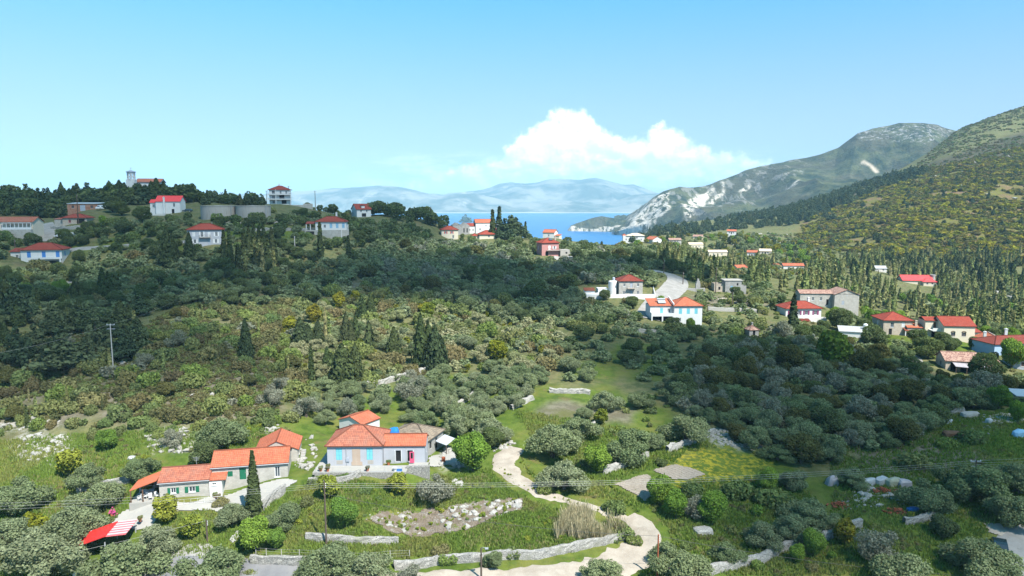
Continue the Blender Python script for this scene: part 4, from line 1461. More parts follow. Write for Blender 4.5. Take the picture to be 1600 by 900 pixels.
# left block
h.block(bx, bx + 6.7, by, by + 5.2, bz + 2.75, 'pale_stone', z0=bz, depth=2 - bz, f=[(.28, 1.0, .75, .85, 'open'), (.66, 1.0, .95, .85, 'open')], shut='green_paint', gable='x', rise=1.25)
h.roof('gx', bx, bx + 6.7, by, by + 5.2, bz + 2.75, 1.25, 'weathered_orange_tile', over=.2)
h.part('gutter', 'steel', lambda mb: mb.tube([(bx - .2, by - .27, bz + 2.66), (bx + 6.9, by - .27, bz + 2.66)], .07, 6))
# lean-to between the blocks
h.block(bx + 6.75, bx + 8.5, by + .15, by + 3, bz + 2.5, 'white_plaster', z0=bz, depth=2 - bz, f=[(.4, 1.7, .6, .35, 'win')])
h.roof('shed', bx + 6.75, bx + 9.0, by + .15, by + 2.6, bz + 2.5, .95, 'orange_tile', over=.12)
# right long block
X0 = bx + 6.9
h.block(X0, cx_, cy_ + .1, cy_ + 5.6, cz_ + 2.35, 'pale_stone', z0=cz_, depth=2 - cz_, f=[(.235, .75, .72, .85, 'shut'), (.40, .15, .95, 1.85, 'door'), (.86, .15, .8, 1.7, 'win')], shut='green_paint', gable='x', rise=1.55)
h.roof('gx', X0, cx_, cy_ + .1, cy_ + 5.6, cz_ + 2.35, 1.55, 'orange_tile', over=.2)
h.part('gutter', 'steel', lambda mb: mb.tube([(X0 - .2, cy_ - .17, cz_ + 2.27), (cx_ + .2, cy_ - .17, cz_ + 2.27)], .07, 6))
# block behind, gable towards the camera
gx0, gy0, _ = loc(402, 700, 106.5)
gx1 = cx_ + 1.0
h.block(gx0, gx1, cy_ + 5.0, cy_ + 11.0, cz_ + 2.6, 'pale_stone', z0=cz_, depth=3 - cz_, r=[(.3, 1.2, .8, 1.0, 'win')], gable='y', rise=1.6)
h.roof('gy', gx0, gx1, cy_ + 5.1, cy_ + 11.0, cz_ + 2.6, 1.6, 'orange_tile', over=.25)
h.part('outside_stair', 'paving', lambda mb: [mb.box(cx_ + 1.3, cx_ + 2.0, cy_ + 1 + k * .8, cy_ + 1.8 + k * .8, cz_ - 2, cz_ + .15 + k * .16) for k in range(9)])
# porch on the left
h.roof('shed', bx - 3.9, bx - .25, by - .2, by + 4.0, bz + 1.85, 1.25, 'orange_sheet', over=.0, drop='l', name='porch_roof')
h.posts([(bx - 3.8, by - .1), (bx - 2.2, by - .1), (bx - 3.8, by + 3.9)], bz - 1.5, bz + 1.95, 'brown_wood', .07)
h.block(bx - 3.85, bx - .05, by + 3.6, by + 3.95, bz + 1.9, 'grey_plaster', z0=bz, name='porch_wall', depth=2 - bz, prot=False)
h.part('porch_floor', 'paving', lambda mb: mb.box(bx - 4.0, bx - .02, by - .4, by + 3.55, bz - 2.0, bz + .12))
h.protect(bx - 4, bx, by - .2, by + 4, bz, bz + 2.5)
h.protect(gx0, gx1, cy_ + 5, cy_ + 10, cz_, cz_ + 4)
h.part('front_terrace', 'dry_stone', lambda mb: mb.box(bx + 2.2, bx + 9.2, by - 1.9, by - .02, bz - 3.2, bz + .06), label='stone terrace along the front of the house')
h.railing([(bx + .2, by - 2.2), (bx + 9.0, by - 2.0)], bz + .05, .8, 'white_paint', .9, .02)
h.antenna(bx + 4.6, by + 2.6, bz + 3.9, 1.5)
PORCH = [h.world(bx - 2.9 + k * .75, by + .5 + (k % 2) * .5, bz + .12) for k in range(4)]
PORCH_RZ = h.rz
SWING = h.world(bx - 2.2, by + 1.9, bz + .12)
POTS_A = [h.world(bx + 8.2, by - 1.2, bz + .06), h.world(bx - 1.4, by - 4.4, bz - .9), h.world(bx + 7.6, by - .5, bz + .06)]

# ---------------------------------------------------------------- grey-blue house in the middle of the foreground
h = House('F2', 'hip_roof_house', 'pale grey house with orange hip roof and two closed turquoise shutters on a walled terrace', rz=1)
ax0, ay0, az0 = loc(512, 726, 103)
ax1 = loc(597, 726, 103)[0]
az0 = 0.15
h.block(ax0, ax1, 0, 7.0, 3.3, 'grey_blue_plaster', f=[(.215, .95, .95, 1.9, 'shut'), (.775, .95, .95, 1.9, 'shut')], shut='turquoise_paint')
h.roof('hip', ax0, ax1, 0, 7.0, 3.3, 2.15, 'weathered_orange_tile', over=.3)
h.part('blocked_doorway', 'bare_render', lambda mb: (mb.box(ax0 + 3.85, ax0 + 5.1, -.03, .02, .1, 2.75), mb.box(ax0 + 3.7, ax0 + 5.4, -.05, -.031, .1, .7)), label='walled up doorway in bare brown render')
h.part('window_apron', 'concrete', lambda mb: mb.box(ax0 + 1.4, ax0 + 2.35, -.02, .01, .3, .9))
h.part('window_apron', 'concrete', lambda mb: mb.box(ax0 + 6.2, ax0 + 7.1, -.02, .01, .3, .9))
h.part('water_meter', 'grey_paint', lambda mb: mb.box(ax0 + 2.9, ax0 + 3.4, -.16, -.002, .75, 1.3))
h.part('downpipe', 'steel', lambda mb: mb.tube([(ax0 + 2.95, -.07, .2), (ax0 + 2.95, -.07, 3.2)], .04, 5))
wx0, wx1 = ax1 + .05, loc(664, 716, 104.5)[0]
h.block(wx0, wx1, 1.2, 5.8, 2.75, 'grey_blue_plaster', f=[(.36, .2, .85, 1.8, 'dark'), (.63, .2, .95, 1.8, 'dark')], r=[(.5, .9, .8, 1.0, 'dark')], gable='x', rise=1.1)
h.roof('gx', wx0, wx1, 1.2, 5.8, 2.75, 1.1, 'orange_tile', over=.2)
h.part('door_frame', 'white_paint', lambda mb: [mb.box(wx0 + a, wx0 + a + .09, 1.12, 1.198, .2, 2.05) for a in (1.72, 2.72, 3.62, 4.62)])
h.part('open_door', 'pink_paint', lambda mb: (mb.box(wx0 + 4.15, wx0 + 4.85, .55, .62, .22, .9), mb.box(wx0 + 4.15, wx0 + 4.3, .55, .62, .9, 2.0), mb.box(wx0 + 4.7, wx0 + 4.85, .55, .62, .9, 2.0), mb.box(wx0 + 4.3, wx0 + 4.7, .55, .62, 1.85, 2.0)), label='pink painted door standing open')
# terrace
tx0, tx1 = ax0 - 1.6, loc(632, 740, 100)[0]
h.part('terrace', 'paving', lambda mb: (mb.box(tx0, tx1 + .2, -2.7, -.01, -.3, .06), mb.box(tx1 + .2, wx1 + .6, -.9, 1.18, -.3, .06), mb.box(tx0, ax0 - .02, -.01, 6, -.3, .06)))
h.part('terrace_wall', 'dry_stone', lambda mb: (mb.box(tx0 + .4, tx1, -3.05, -2.71, -3.2, .1), mb.box(tx1 + .005, tx1 + 3.6, -1.4, -.91, -3.2, .4)))
h.railing([(tx0 + .5, -2.85), (tx1, -2.85)], .1, .85, 'steel', 2.6, .02)
h.protect(tx0, tx1, -3, 0, -1.5, 0)
POTS_B = [h.world(*t) for t in ((tx0 + 1.1, -2.2, .06), (tx0 + 2.2, -2.35, .06), (tx0 + 2.0, -1.4, .06), (tx0 + 8.2, -2.3, .06), (wx0 + .9, .2, .06))]
BASIN = h.world(tx0 + 12.4, -2.2, .06)
BLUEBOX = h.world(tx1 - .9, -2.2, .06)
BARREL = h.world(wx1 + 3.6, -1.2, -.05)
BPOS = h.p.copy()

# small outbuilding with an orange roof behind it
h = House('F2s', 'outbuilding', 'small white outbuilding with bright orange gable roof behind the grey house', 'outbuilding', rz=-32)
h.block(-2.9, 2.9, -2.2, 2.2, 2.5, 'white_plaster', gable='y', rise=1.0, f=[(.5, .2, .9, 1.8, 'door')], shut='grey_paint', depth=3)
h.roof('gy', -2.9, 2.9, -2.2, 2.2, 2.5, 1.0, 'orange_tile', over=.2)
# old stone barn with a brown roof
h = House('F2r', 'stone_barn', 'old stone barn with brown weathered tile roof behind the orange roofed wing', 'barn', rz=-20)
h.block(-3.6, 3.9, -3.2, 3.2, 2.7, 'grey_stone', r=[(.25, .9, .9, 1.3, 'dark'), (.6, .2, 1.0, 1.9, 'dark')], f=[(.5, .9, .7, .9, 'dark')], depth=3)
h.roof('hip', -3.6, 3.9, -3.2, 3.2, 2.7, 1.6, 'grey_old_tile', over=.3)
h.part('lean_to', 'metal_sheet', lambda mb: mb.obox((5.3, 1.2, 1.7), (1.0, 0, -.25), (0, 1.8, 0), (0, 0, .04)), label='grey sheet lean-to roof')
h.posts([(6.2, -.4), (6.2, 2.8)], -2, 1.45, 'pole_wood', .06)

# ---------------------------------------------------------------- red canopy bottom left
h = House('F3', 'carport', 'open carport with bright red sheet roof, half of it striped pink', 'carport', rz=10)
ca = loc(136, 855, 85)
x0, x1 = -3.0, 2.9
zr = 3.1
h.part('roof', 'scarlet_sheet', lambda mb: mb.obox((-1.2, 0, zr - .45), (1.75, 0, .55), (0, 2.2, .0), (-.02, 0, .045)))


def stripes(mb):
    for k in range(6):
        mb.obox((1.75, -1.85 + k * .74, zr + .05), (1.25, 0, .06), (0, .19, 0), (0, 0, .05))


def pink(mb):
    for k in range(6):
        mb.obox((1.75, -1.85 + k * .74 + .37, zr + .05), (1.25, 0, .06), (0, .18, 0), (0, 0, .04))


flat('pale_pink', (0.75, 0.42, 0.42), .6, .2)
flat('striped_pink', (0.66, 0.14, 0.15), .6, .2)
h.part('awning', 'striped_pink', stripes, label='red striped fabric awning')
h.part('awning_stripe', 'pale_pink', pink)
h.posts([(-2.8, -2.0), (-2.8, 2.0), (0.4, -2.0), (0.4, 2.0), (2.8, -2.0), (2.8, 2.0)], -3, 2.3, 'steel', .06)
h.protect(-3, 3, -2, 2, 1.6, 3.2)

# ================================================================ MIDDLE GROUND
h = House('M1', 'villa', 'white two storey villa with turquoise shutters, solar heater and two red roofs', rz=2)
a0, a1, a2 = (1017 - 1056) * h.k, (1053 - 1056) * h.k, (1097 - 1056) * h.k
h.block(a1, a2, 0, 8, 5.9, 'white_plaster', f=[(.22, 3.3, 1.0, 1.7, 'shut'), (.5, 3.3, 1.0, 1.7, 'shut'), (.78, 3.3, 1.0, 1.7, 'shut'), (.2, .8, .8, 1.3, 'win'), (.62, .8, .9, 1.3, 'win')], shut='turquoise_paint', depth=3)
h.roof('hip', a1, a2, 0, 8, 5.9, 2.2, 'orange_tile', over=.4)
h.block(a0, a1 - .02, 1.6, 8.0, 5.7, 'white_plaster', z0=0, f=[(.5, 3.0, 1.0, 2.0, 'shut'), (.82, 3.6, .9, 1.2, 'win')], shut='turquoise_paint', depth=3)
h.roof('shed', a0, a1 - .05, 1.6, 7.6, 5.7, 1.5, 'orange_tile', over=.3)
h.part('balcony', 'white_plaster', lambda mb: (mb.box(a0, a1 - .03, -.2, 1.58, 2.6, 2.85), mb.box(a0, a0 + .15, -.2, 1.58, 2.85, 3.7), mb.box(a0 + .16, a1 - .03, -.2, -.05, 2.85, 3.6)))
h.posts([(a0 + .2, 0.0), (a0 + 3.5, 0.0), (a1 - .3, 0.0)], -3, 2.6, 'white_plaster', .2)
h.part('doorway', 'painted_shade', lambda mb: mb.box(a0 + .6, a1 - .6, 1.45, 1.58, 0.1, 2.4))  # near-black panel painted for the shade under the balcony
h.part('parapet', 'white_plaster', lambda mb: mb.obox((a1 - .1, 3.6, 6.95), (0, 3.4, .75), (.12, 0, 0), (0, 0, .3)))
h.part('solar_heater', 'steel', lambda mb: (mb.obox((a0 + 4.0, 3.4, 6.7), (1.2, 0, 0), (0, .8, .35), (0, -.02, .05)), mb.tube([(a0 + 2.7, 4.5, 7.4), (a0 + 5.3, 4.5, 7.4)], .32, 10)))

h = House('M2', 'tower_house', 'stone two storey house with red hip roof, white round tank and walled white courtyard', rz=2)
a0, a1 = (969 - 985) * h.k, (1006 - 985) * h.k
h.block(a0, a1, 0, 7.5, 5.4, 'pale_stone', f=[(.22, 3.4, .8, 1.15, 'win'), (.52, 3.0, .9, 1.75, 'door', 'grey_paint'), (.8, 3.4, .8, 1.15, 'win'), (.2, .7, .8, 1.15, 'win'), (.52, .1, .9, 2.0, 'door', 'grey_paint'), (.8, .7, .8, 1.15, 'win')], depth=3)
h.roof('hip', a0, a1, 0, 7.5, 5.4, 1.9, 'dark_red_tile', over=.35)
h.part('balcony', 'warm_stone', lambda mb: mb.box(a0 + 2.8, a0 + 5.6, -1.0, -.01, 2.75, 2.95))
h.railing([(a0 + 2.85, -.05), (a0 + 2.85, -.95), (a0 + 5.55, -.95), (a0 + 5.55, -.05)], 2.95, .9, 'steel', .3, .02)
h.part('water_tank', 'white_plaster', lambda mb: mb.lathe([(1.55, -1), (1.55, 5.0), (1.4, 5.2), (0, 5.3)], 20, a0 - 1.8, 2.4), label='white cylindrical tank against the left wall')
h.part('header_tank', 'grey_paint', lambda mb: mb.lathe([(.5, 5.2), (.5, 6.2), (.3, 6.4), (0, 6.45)], 12, a0 - 1.4, 3.0))
b0 = (938 - 985) * h.k
h.block(b0, a0 - 3.4, 2.5, 7, 2.4, 'white_plaster', depth=3, prot=False, top=True)
h.part('courtyard_wall', 'white_plaster', lambda mb: (mb.box((916 - 985) * h.k, (1022 - 985) * h.k, -3.3, -3.0, -3, 1.15), mb.box((916 - 985) * h.k, (940 - 985) * h.k, -2.99, 2.6, -3, 1.0)), label='long white courtyard wall')
h.part('shed_roof', 'orange_tile', lambda mb: mb.obox(((923 - 985) * h.k, 1.5, 2.4), (1.9, 0, 0), (0, 1.4, .35), (0, 0, .07)))
h.block((915 - 985) * h.k, (931 - 985) * h.k, .4, 2.8, 2.1, 'white_plaster', depth=3, prot=False, name='shed_wall')
h.protect((916 - 985) * h.k, (1020 - 985) * h.k, -3.2, -3, -1.2, 1.2)
q0, q1 = np.array([(1022 - 985) * h.k, -3.2]), np.array([(1041 - 985) * h.k, 17.0])


def balus(mb):
    for k in range(26):
        p = q0 + (q1 - q0) * k / 25
        mb.box(p[0] - .16, p[0] + .16, p[1] - .16, p[1] + .16, -2, 1.5 if k % 5 == 0 else 1.05)
    mb.tube([(*q0, 1.1), (*q1, 1.1)], .14, 4)
    mb.tube([(*q0, .2), (*q1, .2)], .16, 4)


h.part('balustrade', 'white_plaster', balus, label='white balustrade along the road')

h = House('M3', 'ruined_house', 'roofless grey stone ruin with flat top beside the dark trees right of the road', 'ruin', rz=-3)
h.block((1133 - 1140) * h.k, (1158 - 1140) * h.k, 0, 6, 4.6, 'grey_stone', f=[(.4, .8, 1.0, 1.9, 'shut'), (.75, 2.8, .7, .9, 'dark')], shut='pale_blue_paint', depth=3)
h.block((1117 - 1140) * h.k, (1133 - 1140) * h.k - .02, 1.0, 6, 3.4, 'warm_stone', f=[(.5, .9, .8, 1.2, 'dark')], depth=3)
h.block((1158 - 1140) * h.k + .02, (1167 - 1140) * h.k, 1.5, 5, 2.6, 'grey_stone', depth=3)
h.part('parapet', 'concrete', lambda mb: mb.box((1131 - 1140) * h.k, (1160 - 1140) * h.k, -.2, 6.2, 4.62, 4.9))
h = House('M3b', 'ruined_gable', 'tall broken gable of a ruined stone house left of the flat topped ruin', 'ruin', rz=8)


def gab(mb):
    mb.box(-.9, .9, -.4, .4, -3, 3.4)
    mb.box(-.65, .7, -.38, .38, 3.4, 4.3)
    mb.box(-.35, .3, -.36, .36, 4.3, 5.2)


h.part('gable_wall', 'grey_stone', gab)
h.part('side_wall', 'grey_stone', lambda mb: (mb.box(-5.5, -.95, -.35, .35, -3, 1.5), mb.box(-5.5, -4.8, .36, 5, -3, 1.0), mb.box(.95, 4.0, 2, 2.6, -3, 1.2)))

h = House('M5', 'stone_hut', 'tiny stone hut with pale pyramid roof and chimney below the white garden wall', 'hut', rz=10)
h.block(-1.5, 1.5, -1.5, 1.5, 1.9, 'grey_stone', f=[(.5, .1, .8, 1.5, 'dark')], depth=3)
h.roof('pyramid', -1.5, 1.5, -1.5, 1.5, 1.9, 1.2, 'old_tile', over=.2)
h.chimney(.3, .4, 2.4, 3.7, 'grey_stone', .22)

h = House('M6', 'bungalow', 'white bungalow with purple shutters under a red hip roof', rz=2)
a0, a1 = (1227 - 1255) * h.k, (1283 - 1255) * h.k
h.block(a0, a1, 0, 8, 4.0, 'white_plaster', f=[(.14, 1.6, 1.0, 1.5, 'open'), (.36, 1.6, 1.0, 1.5, 'open'), (.58, 1.6, 1.1, 1.5, 'open'), (.84, 1.6, 1.1, 1.5, 'open')], shut='purple_paint', depth=3)
h.roof('hip', a0, a1, 0, 8, 4.0, 2.1, 'red_tile', over=.5)
h.part('porch_roof', 'red_tile', lambda mb: mb.obox((a0 + 5.3, -3.5, .4), (1.6, 0, 0), (0, 1.0, .3), (0, 0, .07)))
h.part('veranda', 'white_plaster', lambda mb: (mb.box(a0 + 5.8, a1 + 1, -2.4, -.02, -2, .5), mb.box(a0 + 5.8, a1 + 1, -2.4, -2.25, .52, 1.2)))
h.chimney(a1 - 2.2, 5.5, 5.0, 6.9)

h = House('M7', 'farmhouse', 'pale stone farmhouse with long tiled wing and gabled end block', rz=-4)
a0, a1, a2 = (1254 - 1300) * h.k, (1303 - 1300) * h.k, (1340 - 1300) * h.k
h.block(a0, a1, 2.5, 8.5, 6.0, 'pale_stone', f=[(.4, 3.2, .9, 1.4, 'win'), (.65, 3.2, .9, 1.4, 'win'), (.86, 1.6, .9, 2.2, 'dark')], gable='x', rise=1.2, depth=3)
h.roof('gx', a0, a1, 2.5, 8.5, 6.0, 1.2, 'old_tile', over=.3)
h.block(a1 + .02, a2, 0, 10, 6.0, 'pale_stone', f=[(.5, 5.6, .6, .8, 'win'), (.35, 2.0, 1.0, 1.6, 'shut')], shut='grey_paint', gable='y', rise=2.0, depth=3)
h.roof('gy', a1 + .02, a2, 0, 10, 6.0, 2.0, 'old_tile', over=.3)

h = House('M8', 'stone_villa', 'square stone villa with red hip roof behind a big dark olive tree', rz=-6)
a0, a1 = (1380 - 1392) * h.k, (1423 - 1392) * h.k
h.block(a0, a1, 0, 9, 5.0, 'warm_stone', f=[(.3, 2.7, 1.0, 1.6, 'win', 'grey_paint'), (.68, 2.7, 1.0, 1.6, 'shut'), (.25, .2, 1.0, 2, 'dark')], l=[(.5, 2.7, 1.0, 1.5, 'shut')], shut='white_paint', depth=4)
h.roof('hip', a0, a1, 0, 9, 5.0, 2.2, 'red_tile', over=.45)
h.part('porch_roof', 'orange_tile', lambda mb: mb.obox((a1 - 1.5, -.9, 2.2), (1.4, 0, 0), (0, .9, .3), (0, 0, .07)))
h.posts([(a1 - 2.7, -1.6), (a1 - .3, -1.6)], -3, 1.9, 'white_plaster', .12)

h = House('M9', 'cream_house', 'cream two storey house with long red roof and two arched brown windows', rz=-7)
a0, a1, a2 = (1457 - 1490) * h.k, (1475 - 1490) * h.k, (1520 - 1490) * h.k
h.block(a1, a2, 0, 9.5, 4.6, 'cream_plaster', f=[(.3, 1.4, 1.3, 1.2, 'win', 'brown_wood'), (.65, 1.4, 1.3, 1.2, 'win', 'brown_wood')], gable='x', rise=2.3, depth=4)
h.roof('gx', a1, a2, 0, 9.5, 4.6, 2.3, 'red_tile', over=.35)
h.part('window_arch', 'brown_wood', lambda mb: [mb.tube([(a1 + (a2 - a1) * c + .65 * math.cos(t), -.03, 2.6 + .35 * math.sin(t)) for t in np.linspace(0, math.pi, 7)], .09, 5) for c in (.3, .65)])
h.block(a0, a1 - .02, 4.5, 9.5, 5.4, 'cream_plaster', f=[(.8, 3.0, .9, 2.0, 'door')], shut='brown_wood', depth=4)
h.roof('gx', a0, a1 - .2, 4.5, 9.5, 5.4, .9, 'red_tile', over=.3, ridge=False)
h.part('balcony', 'white_plaster', lambda mb: (mb.box(a0 + 1, a1 - .03, 1.5, 4.48, 2.5, 2.7), mb.box(a0 + 1, a1 - .03, 1.5, 1.62, 2.7, 3.5)))
h.part('doorway', 'painted_shade', lambda mb: mb.box(a0 + 2, a1 - .6, 4.42, 4.49, .1, 2.2))  # near-black panel: the dark below the balcony as plain colour
h.block(a2 + .02, a2 + 3.4, 3, 8, 2.2, 'cream_plaster', f=[(.6, .8, .9, 1, 'win')], depth=4)
h.roof('shed', a2 + .02, a2 + 3.4, 3, 8, 2.2, .9, 'red_tile', over=.2)
h.chimney(a0 - 2.2, 6, 1.5, 5.0, 'warm_stone', .35)
h.roof('gx', a0 - 5, a0 - .5, 5, 10, 2.9, 1.0, 'orange_tile', over=.2, ridge=False)
h.block(a0 - 5, a0 - .5, 5, 10, 2.9, 'grey_plaster', depth=4, prot=False)

h = House('M10', 'gabled_house', 'low house with a white gable end, two white chimneys and an orange roof', rz=-18)
h.block(-2.6, 4.4, 0, 7, 2.4, 'white_plaster', gable='y', rise=1.9, depth=4)
h.roof('gy', -3.8, 4.0, .35, 6.5, 2.4, 1.9, 'orange_tile', over=.1)
h.chimney(-2.0, .6, 2.4, 5.1)
h.chimney(3.6, 1.2, 2.4, 6.2)
h = House('M10b', 'blue_house', 'pale blue house with dark red hip roof at the right edge', rz=8)
a0, a1 = (1550 - 1580) * h.k, (1650 - 1580) * h.k
h.block(a0, a1, 0, 8, 2.9, 'blue_plaster', f=[(.2, .9, .8, 1.2, 'win', 'grey_paint'), (.47, .1, 1.0, 2.2, 'dark'), (.62, .9, .8, 1.2, 'win', 'grey_paint')], depth=5)
h.roof('hip', a0, a1, 0, 8, 2.9, 1.6, 'dark_red_tile', over=.4)

h = House('M11', 'old_farmhouse', 'old farmhouse with patchy pale pink tiled roof and an awning over a dark porch', rz=-12)
a0, a1 = (1480 - 1510) * h.k, (1528 - 1510) * h.k
h.block(a0, a1, 0, 6.5, 2.9, 'warm_stone', f=[(.25, .1, 1.6, 2.3, 'dark'), (.6, .1, 2.4, 2.3, 'dark')], l=[(.5, 1.0, .8, 1.1, 'dark')], gable='x', rise=1.75, depth=4, name='wall')  # near-black openings put where the front wall lies in shade
h.roof('gx', a0, a1, 0, 6.5, 2.9, 1.75, 'old_tile', over=.35)
h.roof('shed', a1 + .3, a1 + 5.6, .5, 5.6, 1.7, 1.6, 'old_tile', over=.1, drop='f')
h.block(a1 + .02, a1 + 5.4, .7, 5.4, 1.75, 'warm_stone', depth=4)
h.part('awning', 'tarp_lilac', lambda mb: (mb.obox((a0 + 4.0, -1.3, 2.1), (2.6, 0, -.15), (0, 1.2, .3), (0, 0, .03)), mb.obox((a0 + 7.2, -1.2, 1.9), (1.6, 0, .1), (0, 1.1, .25), (0, 0, .03))), label='thin grey awning over the porch')
h.posts([(a0 + 1.6, -2.3), (a0 + 4.0, -2.4), (a0 + 6.2, -2.3), (a0 + 8.6, -2.1)], -3, 1.75, 'pole_wood', .07)

h = House('M12', 'shed', 'blue grey shed with dark red roof at the right edge below the blue house', 'shed', rz=-14)
h.block(-2.0, 7, 0, 6, 2.4, 'grey_blue_plaster', f=[(.25, .8, .8, 1.1, 'win', 'brown_wood')], depth=4)
h.roof('shed', -2.0, 7, 0, 6, 2.4, 1.5, 'dark_red_tile', over=.3)
h = House('M13', 'flat_shed', 'shed with a wide pale sheet roof and a white water tank on it', 'shed', rz=-20)
h.block(-3, 4.2, 0, 5, 1.8, 'white_plaster', depth=4)
h.roof('shed', -3, 4.2, 0, 5, 1.8, .9, 'tarp_white', over=.3, ridge=False)
h.part('roof_tank', 'white_paint', lambda mb: mb.lathe([(.7, 2.4), (.7, 3.8), (.4, 4.1), (0, 4.15)], 12, 4.6, 3.2))

# ================================================================ LEFT HILL
h = House('L1', 'villa', 'white villa with three blue shuttered windows above an open garage', rz=16)
a0, a1 = (38 - 66) * h.k, (94 - 66) * h.k
h.block(a0, a1, 0, 9, 6.1, 'white_plaster', f=[(.2, 3.2, 1.2, 2.2, 'shut'), (.56, 3.2, 1.2, 2.2, 'shut'), (.9, 3.2, 1.2, 2.2, 'shut'), (.38, .1, 1.9, 1.9, 'dark'), (.74, .1, 4.6, 1.9, 'dark')], r=[(.4, 3.4, 1.1, 1.8, 'shut')], depth=4)
h.roof('hip', a0, a1, 0, 9, 6.1, 2.3, 'red_tile', over=.6)
h.block(a0 - 4, a0 - .02, 2.5, 8, 5.3, 'white_plaster', f=[(.5, 3, .9, 1.1, 'win')], depth=4)
h.roof('shed', a0 - 4, a0 - .3, 2.5, 8, 5.3, 1.0, 'red_tile', over=.4)
h.part('balcony', 'white_plaster', lambda mb: (mb.box(a0 + 3, a1, -1.2, -.01, 2.6, 2.8), mb.box(a0 + 3, a1, -1.2, -1.08, 2.8, 3.3)))
h.posts([(a0 + 5.1, -1.0), (a1 - .3, -1.0)], -4, 2.6, 'white_plaster', .2)
h.block(a1 + 2.5, a1 + 9, 5.5, 8, 1.8, 'grey_stone', depth=4, prot=False, name='garden_wall')

h = House('L2', 'stone_house', 'square grey stone house with red hip roof and white open shutters', rz=22)
a0, a1 = (296 - 322) * h.k, (348 - 322) * h.k
h.block(a0, a1, 0, 9, 5.8, 'grey_blue_plaster', f=[(.18, 3.2, 1.0, 1.8, 'shut', 'white_paint'), (.4, 3.0, .9, 2.0, 'open'), (.6, 3.0, 1.0, 2.0, 'shut', 'white_paint'), (.8, 3.2, .9, 1.6, 'open'), (.6, .1, 1.2, 2.1, 'door', 'grey_paint'), (.78, .7, .9, 1.5, 'open'), (.2, .7, .9, 1.5, 'open')], shut='white_paint', depth=4)
h.roof('hip', a0, a1, 0, 9, 5.8, 2.1, 'red_tile', over=.5)
h.part('balcony', 'concrete', lambda mb: mb.box(a0 + 4.0, a0 + 7.8, -1.1, -.01, 2.75, 2.92))
h.railing([(a0 + 4.05, -.05), (a0 + 4.05, -1.05), (a0 + 7.75, -1.05), (a0 + 7.75, -.05)], 2.92, .9, 'black_rubber', .3, .025)

h = House('L3', 'long_house', 'long house with orange roof and white glazed veranda at the left edge of the photo', rz=8)
a0, a1 = (-30 - 20) * h.k, (50 - 20) * h.k
h.block(a0, a1, 0, 8, 5.8, 'cream_plaster', f=[(.45, 3.2, 1.0, 1.4, 'win'), (.6, 3.2, 1.0, 1.4, 'win')], gable='x', rise=1.9, depth=4)
h.roof('gx', a0, a1, 0, 8, 5.8, 1.9, 'weathered_orange_tile', over=.4)
h.part('veranda', 'white_paint', lambda mb: [mb.box(a1 - 10.2 + k * 1.45, a1 - 10.0 + k * 1.45, -1.6, -1.4, 2.9, 5.3) for k in range(8)] + [mb.box(a1 - 10.3, a1, -1.7, -.02, 5.3, 5.5), mb.box(a1 - 10.3, a1, -1.65, -1.5, 2.9, 3.7)])
h.part('veranda_base', 'pale_stone', lambda mb: mb.box(a1 - 10.3, a1, -1.7, -.02, -4, 2.88))

h = House('L4', 'cottage', 'low stone cottage with red hip roof and dark porch on the left hill', rz=10)
a0, a1 = (88 - 112) * h.k, (134 - 112) * h.k
h.block(a0 + 3, a1, 0, 7, 2.9, 'warm_stone', f=[(.3, .8, .9, 1.2, 'win', 'red_paint'), (.75, .1, 3.0, 2.3, 'dark')], depth=4)
h.roof('hip', a0 + 3, a1, 0, 7, 2.9, 1.6, 'red_tile', over=.5)
h.block(a0 - .5, a0 + 2.98, 1, 6, 2.2, 'pale_stone', depth=4)
h.roof('shed', a0 - .5, a0 + 2.9, 1, 6, 2.2, .5, 'weathered_orange_tile', over=.2)

h = House('L5', 'brick_building', 'unfinished bare brick building with flat metal roof and grey door', 'building', rz=6)
a0, a1 = (107 - 129) * h.k, (152 - 129) * h.k
h.block(a0, a1, 0, 8, 3.4, 'red_brick', f=[(.18, 1.5, 1.2, 1.2, 'win', 'brown_wood'), (.5, .1, 2.4, 2.8, 'door'), (.8, 1.5, 1.2, 1.2, 'win', 'brown_wood')], shut='grey_paint', depth=4)
h.roof('shed', a0, a1, 0, 8, 3.5, .5, 'metal_sheet', over=.3)

h = House('L6', 'white_house', 'white house with bright red gable roof and chimney left of the round tanks', rz=8)
a0, a1 = (245 - 262) * h.k, (281 - 262) * h.k
flat('new_red_tile', (0.62, 0.06, 0.06), .7, .2)
h.block(a0, a1, 0, 8, 5.8, 'white_plaster', f=[(.35, 3.2, 1.0, 1.8, 'door'), (.75, 3.2, 1.0, 1.8, 'win'), (.7, .2, 1.2, 2.0, 'dark')], shut='pale_blue_paint', gable='x', rise=2.6, depth=4)
h.roof('gx', a0, a1, 0, 8, 5.8, 2.6, 'new_red_tile', over=.35)
h.block(a0 - 3, a0 - .02, 1.5, 6.5, 5.2, 'white_plaster', f=[(.5, 3, 1, 1.4, 'win')], depth=4)
h.roof('gx', a0 - 3, a0 - .3, 1.5, 6.5, 5.2, 1.5, 'new_red_tile', over=.3, ridge=False)
h.chimney(a0 + 3.9, -.4, 0, 7.6)
h.part('terrace', 'white_plaster', lambda mb: (mb.box(a0 - 4, a1 + 10, -4, -.4, -4, -.3), mb.box(a0 - 4, a0 + 1, -4, -3.8, -.3, .9)))

